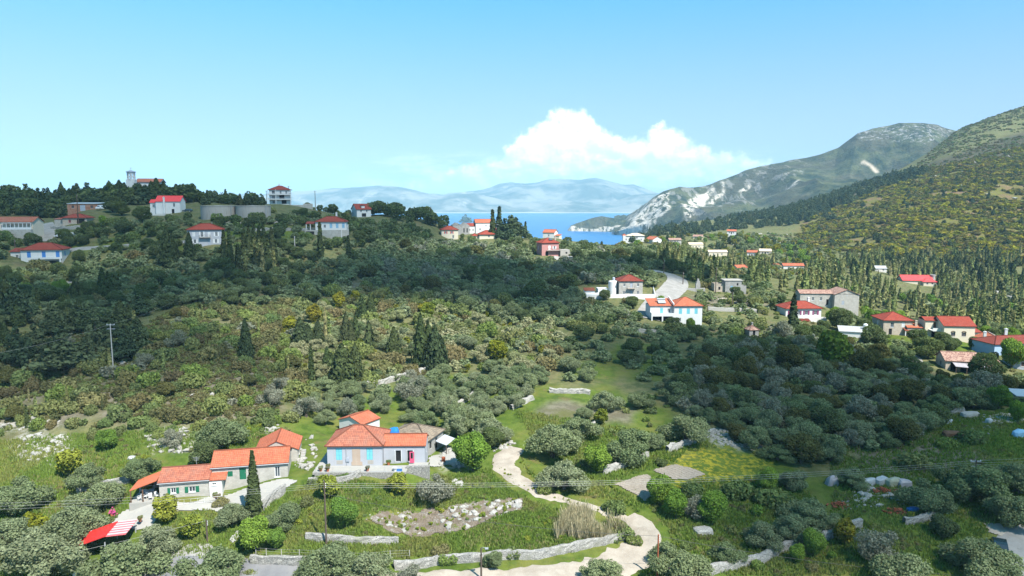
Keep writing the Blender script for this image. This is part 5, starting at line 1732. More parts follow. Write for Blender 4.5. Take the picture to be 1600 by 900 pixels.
for key, lab in (('L7', 'left one of two round concrete water tanks on the left hill'), ('L7b', 'right one of two round concrete water tanks on the left hill')):
    h = House(key, 'water_tank', lab, 'water tank', group='round concrete tanks')
    rr = 26 * h.k
    h.part('tank_wall', 'concrete', lambda mb: mb.lathe([(rr, -5), (rr, 4.0), (rr + .12, 4.02), (rr + .12, 4.35), (rr - .3, 4.36), (rr - .4, 4.1)], 48))
    h.part('tank_roof', 'concrete', lambda mb: mb.lathe([(rr - .35, 4.12), (0, 4.5)], 32))
    h.part('ladder', 'steel', lambda mb: [mb.tube([(rr * .9 + a, -rr * .48, -1), (rr * .9 + a, -rr * .48, 5)], .04, 4) for a in (0, .5)] + [mb.tube([(rr * .9, -rr * .48, k * .4), (rr * .9 + .5, -rr * .48, k * .4)], .03, 4) for k in range(12)])
    h.protect(-rr, rr, -rr, -rr + .1, 0, 4.3)

# church with open belfry on the hill top
p = col_at(212, 385)
HB['L8'] = (208, 322, 385)
h = House('L8', 'church', 'church with open white belfry rising above the dark trees on the hill top', 'church', rz=10)
zt = onray(208, 266, 385)[2] - h.p[2]
zn = onray(225, 279, 385)[2] - h.p[2]
h.block(1.5, 14, 2, 11, zn - 1.8, 'white_plaster', f=[(.3, 2, 1, 2, 'win'), (.7, 2, 1, 2, 'win')], gable='x', rise=2.0, depth=4, prot=False)
h.roof('gx', 1.5, 14, 2, 11, zn - 1.8, 2.0, 'weathered_orange_tile', over=.5)
h.block(-2.2, 2.2, -2.2, 1.9, zt - 5.2, 'white_plaster', depth=4, prot=False, name='belfry_base')
h.part('belfry', 'white_plaster', lambda mb: [mb.box(1.75 * math.cos(t) - .28, 1.75 * math.cos(t) + .28, 1.75 * math.sin(t) - .28, 1.75 * math.sin(t) + .28, zt - 5.3, zt - 1.6) for t in np.arange(8) * math.pi / 4 + math.pi / 8] + [mb.lathe([(2.5, zt - 5.25), (2.5, zt - 4.9), (0, zt - 4.85)], 8), mb.lathe([(2.2, zt - 1.9), (2.35, zt - 1.0), (0, zt - .99)], 8), mb.lathe([(2.05, zt - 3.6), (2.05, zt - 3.3), (1.5, zt - 3.3)], 8)])
h.part('belfry_roof', 'grey_paint', lambda mb: mb.lathe([(2.7, zt - 1.0), (2.7, zt - .8), (0.25, zt + .1), (0, zt + .15)], 8))
h.part('cross', 'grey_paint', lambda mb: (mb.box(-.07, .07, -.07, .07, zt + .1, zt + 1.5), mb.box(-.4, .4, -.06, .06, zt + .85, zt + 1.0)))
h.part('bell', 'rust', lambda mb: mb.lathe([(.55, zt - 3.2), (.4, zt - 2.8), (.3, zt - 2.3), (0, zt - 2.2)], 10))
HB['L8b'] = (290, 318, 380)
h = House('L8b', 'hall', 'pale low hall with metal roof half hidden by trees on the hill top', 'hall', rz=10)
h.block(-3.5, 3.5, 0, 8, onray(290, 296, 380)[2] - h.p[2], 'blue_plaster', f=[(.3, 5, 1, 1.4, 'win'), (.7, 5, 1, 1.4, 'win')], depth=4, prot=False)
h.roof('shed', -3.5, 3.5, 0, 8, onray(290, 296, 380)[2] - h.p[2], 1.0, 'metal_sheet', over=.4)

h = House('L9', 'apartment_house', 'white three storey house with balconies and red hip roof on the skyline', rz=14)
a0, a1 = (422 - 437) * h.k, (453 - 437) * h.k
h.block(a0, a1, 0, 9, 8.0, 'white_plaster', f=[(.2, 5.6, 1.6, 1.8, 'win'), (.55, 5.6, 1.0, 1.6, 'win'), (.82, 5.6, 1.0, 1.6, 'win'), (.2, 2.9, 1.6, 1.8, 'win'), (.6, 2.9, 2.6, 2.1, 'dark'), (.2, .4, 1.4, 1.6, 'win'), (.7, .2, 2.6, 2.0, 'dark')], depth=5)
h.roof('hip', a0, a1, 0, 9, 8.0, 2.2, 'red_tile', over=.6)
for zz in (5.3, 2.65):
    h.part('balcony', 'white_plaster', lambda mb: (mb.box(a0 - .8, a1 + .5, -1.6, -.01, zz - .2, zz), mb.box(a0 - .8, a1 + .5, -1.6, -1.5, zz, zz + .35)))
    h.railing([(a0 - .75, -1.55), (a1 + .45, -1.55)], zz + .35, .6, 'grey_paint', .5, .03)
h.posts([(a0 - .6, -1.4), (a0 + 3.6, -1.4), (a1 + .3, -1.4)], -4, 8.0, 'white_plaster', .16)
h.part('front_wall', 'pale_stone', lambda mb: (mb.box(a0 - 1, a1 + 7, -5.4, -5.0, -4, -.4), mb.box(a1 + 7.02, a1 + 12, -4.4, -4.0, -4, .3)))
h.chimney(a0 + 5, 5, 9, 11)
h.protect(a0, a1, -1, 0, 0, 9)

h = House('L10', 'villa', 'white villa with three pale blue shutters and a column porch on the hillside', rz=10)
a0, a1 = (494 - 513) * h.k, (541 - 513) * h.k
h.block(a0, a1, 0, 9, 6.3, 'white_plaster', f=[(.5, 3.4, 1.1, 2.2, 'shut'), (.7, 3.4, 1.1, 2.2, 'shut'), (.9, 3.4, 1.1, 2.2, 'shut'), (.3, 3.6, 1.0, 1.4, 'win'), (.15, 3.6, 1.0, 1.4, 'win')], shut='pale_blue_paint', depth=5)
h.roof('hip', a0, a1, 0, 9, 6.3, 2.2, 'red_tile', over=.5)
h.roof('shed', a0 - 4, a0 - .4, 1, 7, 5.3, .8, 'red_tile', over=.2, name='porch_roof')
h.part('terrace', 'pale_stone', lambda mb: (mb.box(a0 - 4.2, a1 + 1, -2.6, -.02, -5, 2.7),))
h.railing([(a0 - 4, -2.5), (a1 + .8, -2.5)], 2.7, .9, 'white_paint', .5, .03)
h.posts([(a0 - 3.9, .9), (a0 - 2.2, .9), (a1 + .8, -2.4), (a1 - 2, -2.7)], -4, 5.1, 'white_plaster', .15)
h.part('doorway', 'painted_shade', lambda mb: mb.box(a0 - 3.7, a0 - .3, -2.66, -2.61, .2, 2.2))  # near-black panel on the terrace front, shade put into the colour
h.chimney(a0 + 8.6, 5, 7, 10)
h.protect(a0 - 4, a1 + 1, -2.5, 0, 0, 6)

h = House('L11', 'gabled_house', 'pale house with large rust red roof and white gable end on the hill crest', rz=30)
h.block(-4, 4.5, -5, 5, 4.6, 'white_plaster', l=[(.3, 1.5, 1.2, 1.5, 'win'), (.7, 3.2, 1.2, 1.6, 'win')], f=[(.3, 2.8, 1, 1.4, 'win'), (.7, 2.8, 1, 1.4, 'win'), (.5, .2, 2.6, 2.0, 'dark')], gable='x', rise=3.2, depth=5)
h.roof('gx', -4, 4.5, -5, 5, 4.6, 3.2, 'red_tile', over=.5)
h.part('dormer', 'white_plaster', lambda mb: (mb.box(-.9, .9, -4.4, -2.4, 5.2, 6.6),))
h.part('dormer_roof', 'red_tile', lambda mb: mb.obox((0, -3.4, 6.75), (1.15, 0, 0), (0, 1.2, .1), (0, 0, .1)))
h.antenna(1.5, 0, 7.6, 2.2)

h = House('L12a', 'small_house', 'small white house with red hip roof and red shutters left of the village cluster', rz=12)
a0, a1 = (690 - 703) * h.k, (716 - 703) * h.k
h.block(a0, a1, 0, 8, 5.2, 'cream_plaster', f=[(.25, 2.9, .9, 1.3, 'open', 'red_paint'), (.62, 2.9, .9, 1.3, 'open', 'red_paint'), (.7, .3, 1, 1.8, 'win')], depth=5)
h.roof('hip', a0, a1, 0, 8, 5.2, 2.2, 'red_tile', over=.5)
h = House('L12b', 'ruined_house', 'roofless grey stone house with two gables behind the red shuttered house', 'ruin', rz=14)
h.block(-5.6, -.6, 0, 7, 5.4, 'grey_stone', gable='y', rise=1.7, depth=5, f=[(.5, 5.2, .6, .8, 'dark')])
h.block(-.58, 4.6, .2, 7, 5.2, 'grey_stone', gable='y', rise=1.9, depth=5, f=[(.35, 1, .7, 2.6, 'dark'), (.72, 1, .7, 2.6, 'dark')])
h = House('L12c', 'white_house', 'tall white house with orange gable roof left of the two cypresses', rz=12)
h.block(-4.6, 6.0, 0, 8, 6.2, 'white_plaster', f=[(.25, 1.6, .9, 1.3, 'win'), (.6, 4.0, .8, .9, 'win')], gable='x', rise=2.2, depth=5)
h.roof('gx', -4.6, 6.0, 0, 8, 6.2, 2.2, 'orange_tile', over=.3)
h.block(-9.6, -4.62, 1, 6, 4.2, 'white_plaster', f=[(.3, 1.2, .8, 1.2, 'win'), (.7, 1.2, .8, 1.2, 'win')], depth=5)
h.roof('gx', -9.6, -4.9, 1, 6, 4.2, 1.8, 'red_tile', over=.2, ridge=False)
h = House('L12d', 'small_house', 'low cream house with wide red hip roof in front of the tall white house', rz=8)
a0, a1 = (749 - 762) * h.k, (774 - 762) * h.k
h.block(a0, a1, 0, 8, 2.6, 'cream_plaster', f=[(.6, .8, 1.0, 1.2, 'win')], depth=5)
h.roof('hip', a0, a1, 0, 8, 2.6, 2.3, 'red_tile', over=.6)
h.block(a0 - 4.2, a0 - .02, 2, 7, 1.6, 'cream_plaster', depth=5, prot=False)
h.roof('hip', a0 - 4.2, a0 - .6, 2, 7, 1.6, 1.3, 'red_tile', over=.3)
h = House('L12e', 'veranda_house', 'narrow white house with red awning roof right of the two tall cypresses', rz=6)
h.block(-2.6, 2.4, 0, 5, 6.2, 'white_plaster', f=[(.6, 3.0, 1.6, 1.7, 'dark')], depth=5)
h.roof('shed', -2.6, 2.4, -2.2, 0, 5.0, .9, 'red_tile', over=.3)
h.posts([(-2.5, -2.2), (2.3, -2.2)], -4, 4.9, 'white_plaster', .15)
h.part('upper_awning', 'metal_sheet', lambda mb: mb.obox((.4, 1.5, 7.6), (2.8, 0, -.3), (0, 2, 0), (0, 0, .06)))

h = House('L13', 'pink_house', 'pink two storey house with white shutters and dark red hip roof', rz=16)
a0, a1 = (846 - 858) * h.k, (874 - 858) * h.k
h.block(a0, a1, 0, 8, 6.4, 'pink_plaster', f=[(.45, 2.9, 1.2, 2.1, 'shut', 'white_paint'), (.74, 3.2, .9, 1.5, 'open'), (.3, .1, 1.4, 2.0, 'dark')], l=[(.3, 3, .9, 1.5, 'win'), (.7, 3, .9, 1.5, 'win')], shut='white_paint', depth=5)
h.roof('hip', a0, a1, 0, 8, 6.4, 2.2, 'red_tile', over=.5)
h.part('balcony', 'concrete', lambda mb: mb.box(a0 + 2.2, a1 + .6, -1.4, -.01, 2.55, 2.75))
h.railing([(a0 + 2.3, -1.3), (a1 + .5, -1.3)], 2.75, .9, 'brown_wood', .5, .035)
h.block(a1 + .3, a1 + 5, -1.5, 3, 3.0, 'concrete', f=[(.65, 1.0, .9, .9, 'dark')], depth=5, name='annex_wall', top=True)
h.part('solar_panel', 'glass', lambda mb: mb.obox((a0 + 5, 1.8, 7.9), (.9, 0, 0), (0, .7, .4), (0, -.03, .05)))
h.chimney(a1 - .9, 3, 7, 9.1, 'warm_stone', .3)
h = House('L14', 'white_house', 'small white house with orange roof against the sea behind the pink house', rz=-24)
h.block(-4, 4, 0, 7, 3.6, 'white_plaster', gable='x', rise=2.0, depth=5, f=[(.5, 1.2, 1, 1.2, 'win')])
h.roof('gx', -4, 4, 0, 7, 3.6, 2.0, 'orange_tile', over=.3)
h.roof('shed', 4.3, 7.5, 0, 5, 1.6, .8, 'orange_tile', over=.1)
h.block(4.35, 7.4, .2, 5, 1.6, 'cream_plaster', depth=5)

# ================================================================ RIGHT VALLEY
h = House('R1', 'large_villa', 'large white villa with pale hip roof below the pine slope', rz=-6)
h.block(-9.5, 9.5, 0, 11, 5.6, 'white_plaster', f=[(c, 2.9, 1.3, 1.8, 'win') for c in (.35, .45, .55, .65)] + [(.5, .2, 7, 1.6, 'dark'), (.15, 1.4, 1, 1.5, 'win'), (.85, 1.4, 1, 1.5, 'win')], depth=6)
h.roof('hip', -6, 9.5, 0, 11, 5.6, 2.0, 'pale_roof', over=.6)
h.roof('hip', -9.6, -6.7, 1, 9, 5.6, 1.6, 'orange_tile', over=.5)
h = House('R2', 'gabled_house', 'white gabled house with orange roof right of the large villa', rz=28)
h.block(-5, 5, -5, 5, 3.6, 'white_plaster', gable='y', rise=2.6, depth=6, f=[(.5, 1, 1.2, 1.4, 'win')])
h.roof('gy', -5, 5, -5, 5, 3.6, 2.6, 'orange_tile', over=.4)
for key, lab, pos, w, hh, rm, wm in (
        ('R3', 'small pale house with orange roof alone on the far slope', (1143, 366, 720), 9, 3.2, 'orange_tile', 'white_plaster'),
        ('R6', 'cream house with flat pale roof in the far village', (1086, 388, 640), 13, 3.6, 'pale_roof', 'cream_plaster'),
        ('R7', 'wide sunlit cream house with pale tiled roof among the far trees', (1122, 398, 600), 16, 3.4, 'pale_roof', 'cream_plaster'),
        ('R8', 'white house with orange roof in the row of slender cypresses', (1175, 401, 580), 8, 3.6, 'orange_tile', 'white_plaster'),
        ('R9', 'small ochre hut above the other far houses', (1090, 374, 680), 9, 2.8, 'old_tile', 'cream_plaster'),
        ('R10', 'tan flat topped building beside the dirt track on the far slope', (1196, 398, 570), 9, 3.0, 'pale_roof', 'warm_stone'),
        ('R11', 'tiny orange roofed hut left of the white bungalow in the far valley', (1217, 421, 520), 4.5, 2.4, 'orange_tile', 'cream_plaster'),
        ('R4', 'long white bungalow with orange roof in the far valley', (1242, 423, 520), 15, 3.3, 'orange_tile', 'white_plaster'),
        ('R12', 'half hidden white house with orange roof below the far village', (1160, 425, 470), 8, 3.0, 'orange_tile', 'cream_plaster'),
        ('R13', 'low stone barn with brown roof in the far village', (1055, 380, 640), 11, 3.0, 'old_tile', 'pale_stone'),
        ('R14', 'roofless white walls in the clearing left of the bright red roof', (1376, 425, 500), 8, 2.6, 'tarp_white', 'white_plaster')):
    h = House(key, 'far_house', lab, rz=random.Random(key).uniform(-25, 25))
    h.block(-w / 2, w / 2, 0, 7, hh, wm, f=[(.25, .9, 1.1, 1.4, 'win'), (.7, .9, 1.1, 1.4, 'win'), (.48, .1, 1.1, 2.1, 'dark')], gable='x', rise=1.7, depth=6)
    h.roof('gx', -w / 2, w / 2, 0, 7, hh, 1.7, rm, over=.4)
h = House('R5', 'red_roof_house', 'house with wide bright red roof among the slender cypresses in the valley', rz=-8)
h.block(-10, 9, 0, 10, 3.2, 'cream_plaster', f=[(.55, .6, 1.4, 1.6, 'win'), (.75, .6, 1.4, 1.6, 'win'), (.92, .6, 1.2, 1.6, 'dark')], gable='x', rise=3.2, depth=6)
h.roof('gx', -10, 9, 0, 10, 3.2, 3.2, 'new_red_tile', over=.6)
h.roof('hip', 2, 10, -3, 3, 2.6, 2.0, 'new_red_tile', over=.5)
h.block(2, 10, -3, -.02, 2.5, 'cream_plaster', f=[(.3, .6, 1.2, 1.5, 'win'), (.7, .6, 1.2, 1.5, 'win')], depth=6)
h.part('round_turret', 'grey_plaster', lambda mb: mb.lathe([(1.5, -5), (1.5, 6), (1.7, 6.1), (1.7, 6.7), (0, 6.8)], 14, 10.5, 4))
# ================================================================== VEGETATION
def foliage(name, stops, trans=0.35):
    m = bpy.data.materials.new(name)
    m.use_nodes = True
    m.node_tree.nodes.clear()
    q = N(m.node_tree)
    r = q.math('FRACT', q.math('ADD', q.rnd(), q.attr('rnd')))
    col = q.ramp(r, stops)
    t = q.attr('tone')
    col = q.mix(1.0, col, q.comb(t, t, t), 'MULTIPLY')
    d = q.new('ShaderNodeBsdfDiffuse')
    q.put(d.inputs[0], col)
    tr = q.new('ShaderNodeBsdfTranslucent')
    q.put(tr.inputs[0], q.mix(1.0, col, (1.1, 1.15, .6), 'MULTIPLY'))
    x = q.new('ShaderNodeMixShader')
    x.inputs[0].default_value = trans
    m.node_tree.links.new(d.outputs[0], x.inputs[1])
    m.node_tree.links.new(tr.outputs[0], x.inputs[2])
    o = q.new('ShaderNodeOutputMaterial')
    m.node_tree.links.new(x.outputs[0], o.inputs[0])
    MAT[name] = m
    return m


foliage('olive_leaves', [(0, (.170, .205, .102)), (.3, (.212, .245, .128)), (.55, (.146, .188, .088)), (.8, (.222, .245, .145)), (1, (.175, .212, .108))])
foliage('grey_olive_leaves', [(0, (0.206, 0.213, 0.162)), (.5, (0.243, 0.243, 0.184)), (1, (0.184, 0.198, 0.140))])
foliage('cypress_leaves', [(0, (0.044, 0.064, 0.024)), (.5, (0.060, 0.074, 0.029)), (.8, (0.040, 0.058, 0.027)), (1, (0.073, 0.078, 0.033))], .12)
foliage('pine_leaves', [(0, (0.040, 0.062, 0.034)), (.5, (0.056, 0.081, 0.039)), (1, (0.075, 0.093, 0.047))], .12)
foliage('pale_olive_leaves', [(0, (.26, .27, .14)), (.5, (.30, .29, .17)), (1, (.24, .26, .12))])
foliage('brown_leaves', [(0, (.105, .108, .040)), (.5, (.13, .125, .045)), (1, (.085, .095, .04))])
foliage('dark_leaves', [(0, (0.085, 0.121, 0.048)), (.5, (0.111, 0.142, 0.054)), (1, (0.097, 0.125, 0.057))])
foliage('young_cypress_leaves', [(0, (0.134, 0.158, 0.054)), (.4, (0.206, 0.201, 0.080)), (.7, (0.152, 0.188, 0.063)), (1, (0.232, 0.211, 0.098))], .15)
foliage('bright_leaves', [(0, (0.134, 0.223, 0.036)), (.5, (0.179, 0.262, 0.043)), (1, (0.115, 0.198, 0.039))], .3)
foliage('yellow_leaves', [(0, (0.173, 0.190, 0.021)), (.4, (0.221, 0.201, 0.025)), (.7, (0.138, 0.173, 0.024)), (1, (0.207, 0.173, 0.025))], .3)
foliage('citrus_leaves', [(0, (0.147, 0.206, 0.033)), (.5, (0.221, 0.235, 0.037)), (1, (0.125, 0.184, 0.033))], .2)
foliage('shrub_leaves', [(0, (.135, .165, .062)), (.2, (.205, .215, .085)), (.4, (.165, .225, .055)), (.55, (.205, .195, .085)), (.7, (.19, .155, .075)), (.85, (.14, .175, .07)), (1, (.22, .235, .075))])
foliage('heath_leaves', [(0, (.125, .105, .058)), (.3, (.155, .135, .06)), (.6, (.125, .125, .056)), (1, (.16, .15, .062))])
foliage('dark_shrub_leaves', [(0, (0.119, 0.169, 0.060)), (.5, (0.159, 0.203, 0.070)), (1, (0.129, 0.159, 0.064))])
foliage('hillside_leaves', [(0, (.075, .09, .03)), (.18, (.21, .22, .025)), (.34, (.27, .235, .03)), (.5, (.14, .115, .045)), (.66, (.105, .13, .032)), (.82, (.17, .125, .045)), (1, (.065, .08, .03))])
foliage('reed_stalks', [(0, (0.358, 0.307, 0.187)), (.5, (0.420, 0.366, 0.239)), (1, (0.290, 0.256, 0.145))], .2)
foliage('grass_blades', [(0, (0.125, 0.194, 0.034)), (.35, (0.160, 0.222, 0.046)), (.6, (0.217, 0.217, 0.068)), (.85, (0.142, 0.199, 0.040)), (1, (0.262, 0.228, 0.108))], .3)

ICO = None


def icosphere(level):
    import bmesh
    bm = bmesh.new()
    bmesh.ops.create_icosphere(bm, subdivisions=level, radius=1)
    v = np.array([q.co[:] for q in bm.verts])
    f = np.array([[q.index for q in p.verts] for p in bm.faces])
    bm.free()
    return v, f


I1, I2 = icosphere(1), icosphere(2)


def unit(v):
    return v / (np.linalg.norm(v, axis=-1, keepdims=True) + 1e-9)


def leaves(P, Nn, ls, rng, tone, up=None, stretch=1.0):
    """quads centred at P with normals Nn"""
    n_ = len(P)
    a = rng.normal(size=(n_, 3)) if up is None else np.tile(np.array(up, float), (n_, 1)) + rng.normal(size=(n_, 3)) * .35
    t = unit(np.cross(Nn, a))
    b = np.cross(Nn, t)
    s = ls * (.55 + .75 * rng.random(n_))[:, None]
    ta, bb = t * s, b * s * stretch
    j = lambda: (.75 + .5 * rng.random(n_))[:, None]
    V = np.stack([P - ta * j() - bb * j() * .6, P + ta * j() - bb * j(), P + ta * j() * .6 + bb * j(), P - ta * j() + bb * j() * .8], 1).reshape(-1, 3)
    F = np.arange(4 * n_).reshape(-1, 4)
    return V, F, np.repeat(tone, 4)


def crown(lobes, n_, ls, seed, outward=.75, core=.74, lvl=1, depth=.3, flat=1.0):
    """lobes: rows of centre xyz + radii xyz"""
    rng = np.random.default_rng(seed)
    L = np.array(lobes, float)
    w = (L[:, 3:].prod(1)) ** (2 / 3)
    ids = rng.choice(len(L), n_ * 2, p=w / w.sum())
    dr = unit(rng.normal(size=(n_ * 2, 3)))
    rad = 1 - depth * rng.random(n_ * 2) ** 1.5 + .10 * rng.normal(size=n_ * 2) * .8
    P = L[ids, :3] + dr * L[ids, 3:] * rad[:, None]
    keep = np.ones(len(P), bool)
    for k in range(len(L)):
        inside = (((P - L[k, :3]) / L[k, 3:]) ** 2).sum(1) < .62
        keep &= ~(inside & (ids != k))
    P, dr, ids = P[keep][:n_], dr[keep][:n_], ids[keep][:n_]
    nn = unit(dr * outward + rng.normal(size=P.shape) * .55)
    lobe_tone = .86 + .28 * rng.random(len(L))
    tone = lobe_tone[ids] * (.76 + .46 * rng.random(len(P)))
    V, F, T = leaves(P, nn, ls, rng, tone)
    Vs, Ts, Fs = [V], [T], [F]
    b = len(V)
    iv, if_ = (I1, I2)[lvl]
    f4 = np.concatenate([if_, if_[:, 2:3]], 1)
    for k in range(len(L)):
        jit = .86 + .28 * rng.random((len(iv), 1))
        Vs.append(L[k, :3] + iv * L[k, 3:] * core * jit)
        Ts.append(np.full(len(iv), .62 * lobe_tone[k]))  # core toned darker than the leaves: inner crown shade put into the colour
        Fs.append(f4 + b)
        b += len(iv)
    return np.concatenate(Vs), np.concatenate(Fs), np.concatenate(Ts)


def strip_tri(F):
    return F


def olive_lobes(seed):
    rng = np.random.default_rng(seed)
    L = [(0, 0, .42, .21, .21, .20)]
    k = rng.integers(9, 13)
    for i in range(k):
        t = 6.283 * i / k + rng.normal() * .5
        r = .15 + .23 * rng.random() ** .8
        s = .085 + .12 * rng.random()
        L.append((r * math.cos(t), r * math.sin(t), .24 + .36 * rng.random() * (1.1 - r), s * (.8 + .5 * rng.random()), s * (.8 + .5 * rng.random()), s * (.7 + .4 * rng.random())))
    for i in range(6):
        t = 6.283 * rng.random()
        r = .05 + .17 * rng.random()
        s = .085 + .075 * rng.random()
        L.append((r * math.cos(t), r * math.sin(t), .56 + .17 * rng.random() - r * .3, s, s, s * .9))
    return L


def broad_lobes(seed):
    rng = np.random.default_rng(seed)
    L = [(0, 0, .55, .30, .30, .36)]
    for i in range(11):
        t, e = 6.283 * rng.random(), rng.uniform(-.5, 1.2)
        s = .14 + .09 * rng.random()
        L.append((.27 * math.cos(t) * math.cos(e), .27 * math.sin(t) * math.cos(e), .55 + .32 * math.sin(e), s, s, s))
    return L


def shrub_lobes(seed):
    rng = np.random.default_rng(seed)
    L = [(0, 0, .2, .34, .34, .24)]
    for i in range(6):
        t = 6.283 * rng.random()
        s = .14 + .1 * rng.random()
        L.append((.28 * math.cos(t), .28 * math.sin(t), .12 + .18 * rng.random(), s, s, s))
    return L


def pine_lobes(seed):
    rng = np.random.default_rng(seed)
    L = []
    for k in range(9):
        f = k / 8
        r = .30 * (1 - f) ** .8 + .05
        for i in range(3 if f < .7 else 1):
            t = 6.283 * rng.random()
            L.append((r * .7 * math.cos(t), r * .7 * math.sin(t), .18 + .68 * f + .02 * rng.normal(), r * .62 + .045, r * .62 + .045, .10))
    return L


def spindle(seed, n_, ls, wid, rag=.12, power=.8, top=1.0, multi=1):
    """upright cypress of height 1; wid = radius"""
    rng = np.random.default_rng(seed)
    Vs, Fs, Ts, b = [], [], [], 0
    stems = [(0, 0, 1.0, wid)] + [(wid * 1.1 * math.cos(t), wid * 1.1 * math.sin(t), .55 + .35 * rng.random(), wid * .75) for t in rng.random(multi - 1) * 6.283]
    for (sx, sy, sh, sw) in stems:
        f = rng.random(n_ // len(stems))
        t = rng.random(len(f)) * 6.283
        prof = lambda f: np.clip(np.where(f < .16, .55 + .45 * f / .16, ((1 - f) / .84) ** power), 0, 1)
        lump = .8 + .4 * fbm(t * 1.1 + seed, f * 9, 3, seed)
        r = sw * prof(f) * (1 - .25 * rng.random(len(f)) + rag * rng.normal(size=len(f)) * .5) * lump
        P = np.stack([sx * (1 - f * .3) + r * np.cos(t), sy * (1 - f * .3) + r * np.sin(t), .03 + f * sh * .97], 1)
        nn = unit(np.stack([np.cos(t), np.sin(t), np.full_like(t, .25)], 1) + rng.normal(size=P.shape) * .4)
        tone = .65 + .7 * rng.random(len(f))
        V, F, T = leaves(P, nn, ls, rng, tone, up=(0, 0, 1), stretch=1.5)
        Vs.append(V)
        Fs.append(F + b)
        Ts.append(T)
        b += len(V)
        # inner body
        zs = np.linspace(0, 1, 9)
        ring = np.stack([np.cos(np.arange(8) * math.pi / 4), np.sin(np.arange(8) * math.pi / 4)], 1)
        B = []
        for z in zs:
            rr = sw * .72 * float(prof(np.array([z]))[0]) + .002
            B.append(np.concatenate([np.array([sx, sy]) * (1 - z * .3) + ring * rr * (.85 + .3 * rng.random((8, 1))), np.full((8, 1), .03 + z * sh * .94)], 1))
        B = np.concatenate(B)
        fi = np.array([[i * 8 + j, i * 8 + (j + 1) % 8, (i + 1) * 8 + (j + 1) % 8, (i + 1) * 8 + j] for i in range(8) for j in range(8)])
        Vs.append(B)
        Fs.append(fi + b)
        Ts.append(np.full(len(B), .6))  # darker tone than the leaves, shade between the twigs painted in
        b += len(B)
    return np.concatenate(Vs), np.concatenate(Fs), np.concatenate(Ts)


def trunk_mb(kind, seed):
    rng = random.Random(seed)
    mb = MB()
    if kind == 'olive':
        mb.tube([(0, 0, -.08), (.01, .01, .1), (.02, -.01, .24)], [.055, .045, .04], 7)
        for k in range(4):
            t = 6.283 * k / 4 + rng.random()
            mb.tube([(.01, 0, .18), (.1 * math.cos(t), .1 * math.sin(t), .32), (.2 * math.cos(t), .2 * math.sin(t), .5)], [.032, .022, .01], 5)
    elif kind == 'broad':
        mb.tube([(0, 0, -.05), (.01, 0, .15), (0, .01, .4), (0, 0, .6)], [.04, .032, .025, .012], 7)
        for k in range(5):
            t = 6.283 * k / 5 + rng.random()
            mb.tube([(0, 0, .25), (.12 * math.cos(t), .12 * math.sin(t), .42), (.22 * math.cos(t), .22 * math.sin(t), .62)], [.022, .015, .006], 5)
    else:
        mb.tube([(0, 0, -.04), (0, 0, .3), (0, 0, .9)], [.022, .017, .005], 6)
        for k in range(6):
            t, z = 6.283 * rng.random(), .15 + .1 * k
            mb.tube([(0, 0, z), (.12 * (1 - z) * math.cos(t), .12 * (1 - z) * math.sin(t), z + .05)], [.008, .003], 4)
    return mb


# kind: (leaf material, trunk kind, leaf builder, number of variants, height factor per unit of size: size = crown width except for upright kinds where size = height)
def far_n(full):
    return full


KINDS = {
    'olive': ('olive_leaves', 'olive', lambda s, n_, ls: crown(olive_lobes(s), n_, ls, s, depth=.5, core=.62), 8, 10000, .0128, 620, .041),
    'grey_olive': ('grey_olive_leaves', 'olive', lambda s, n_, ls: crown(olive_lobes(s), n_, ls, s, depth=.6, core=.55), 3, 4200, .015, 520, .041),
    'cypress': ('cypress_leaves', 'upright', lambda s, n_, ls: spindle(s, n_, ls, .095), 3, 2200, .016, 320, .032),
    'slim_cypress': ('young_cypress_leaves', 'upright', lambda s, n_, ls: spindle(s, n_, ls, .075, rag=.3), 4, 1200, .018, 240, .034),
    'conifer': ('cypress_leaves', 'upright', lambda s, n_, ls: spindle(s, n_, ls, .26, rag=.4, power=.72, multi=2), 5, 3400, .022, 480, .05),
    'pine': ('pine_leaves', 'upright', lambda s, n_, ls: crown(pine_lobes(s), n_, ls, s, depth=.4), 4, 2400, .028, 420, .055),
    'young_conifer': ('young_cypress_leaves', 'upright', lambda s, n_, ls: spindle(s, n_, ls, .16, rag=.4, power=.9), 4, 1400, .026, 240, .05),
    'broad': ('bright_leaves', 'broad', lambda s, n_, ls: crown(broad_lobes(s), n_, ls, s), 3, 7000, .017, 560, .047),
    'yellow': ('yellow_leaves', 'broad', lambda s, n_, ls: crown(broad_lobes(s), n_, ls, s), 2, 1500, .036, 300, .065),
    'citrus': ('citrus_leaves', 'broad', lambda s, n_, ls: crown(broad_lobes(s + 50), n_, ls, s), 2, 1800, .034, 300, .065),
    'dark_broad': ('dark_leaves', 'broad', lambda s, n_, ls: crown(broad_lobes(s + 70), n_, ls, s), 3, 6000, .017, 560, .047),
    'pale_olive': ('pale_olive_leaves', 'olive', lambda s, n_, ls: crown(olive_lobes(s + 30), n_, ls, s, depth=.5, core=.6), 3, 6000, .015, 560, .042),
    'brown_broad': ('brown_leaves', 'broad', lambda s, n_, ls: crown(broad_lobes(s + 90), n_, ls, s), 3, 5000, .018, 560, .047),
    'shrub': ('shrub_leaves', None, lambda s, n_, ls: crown(shrub_lobes(s), n_, ls, s), 5, 1300, .032, 260, .062),
    'heath': ('heath_leaves', None, lambda s, n_, ls: crown(shrub_lobes(s + 20), n_, ls, s), 4, 1300, .032, 260, .062),
    'dark_shrub': ('dark_shrub_leaves', None, lambda s, n_, ls: crown(shrub_lobes(s + 40), n_, ls, s), 3, 1300, .032, 260, .062),
}
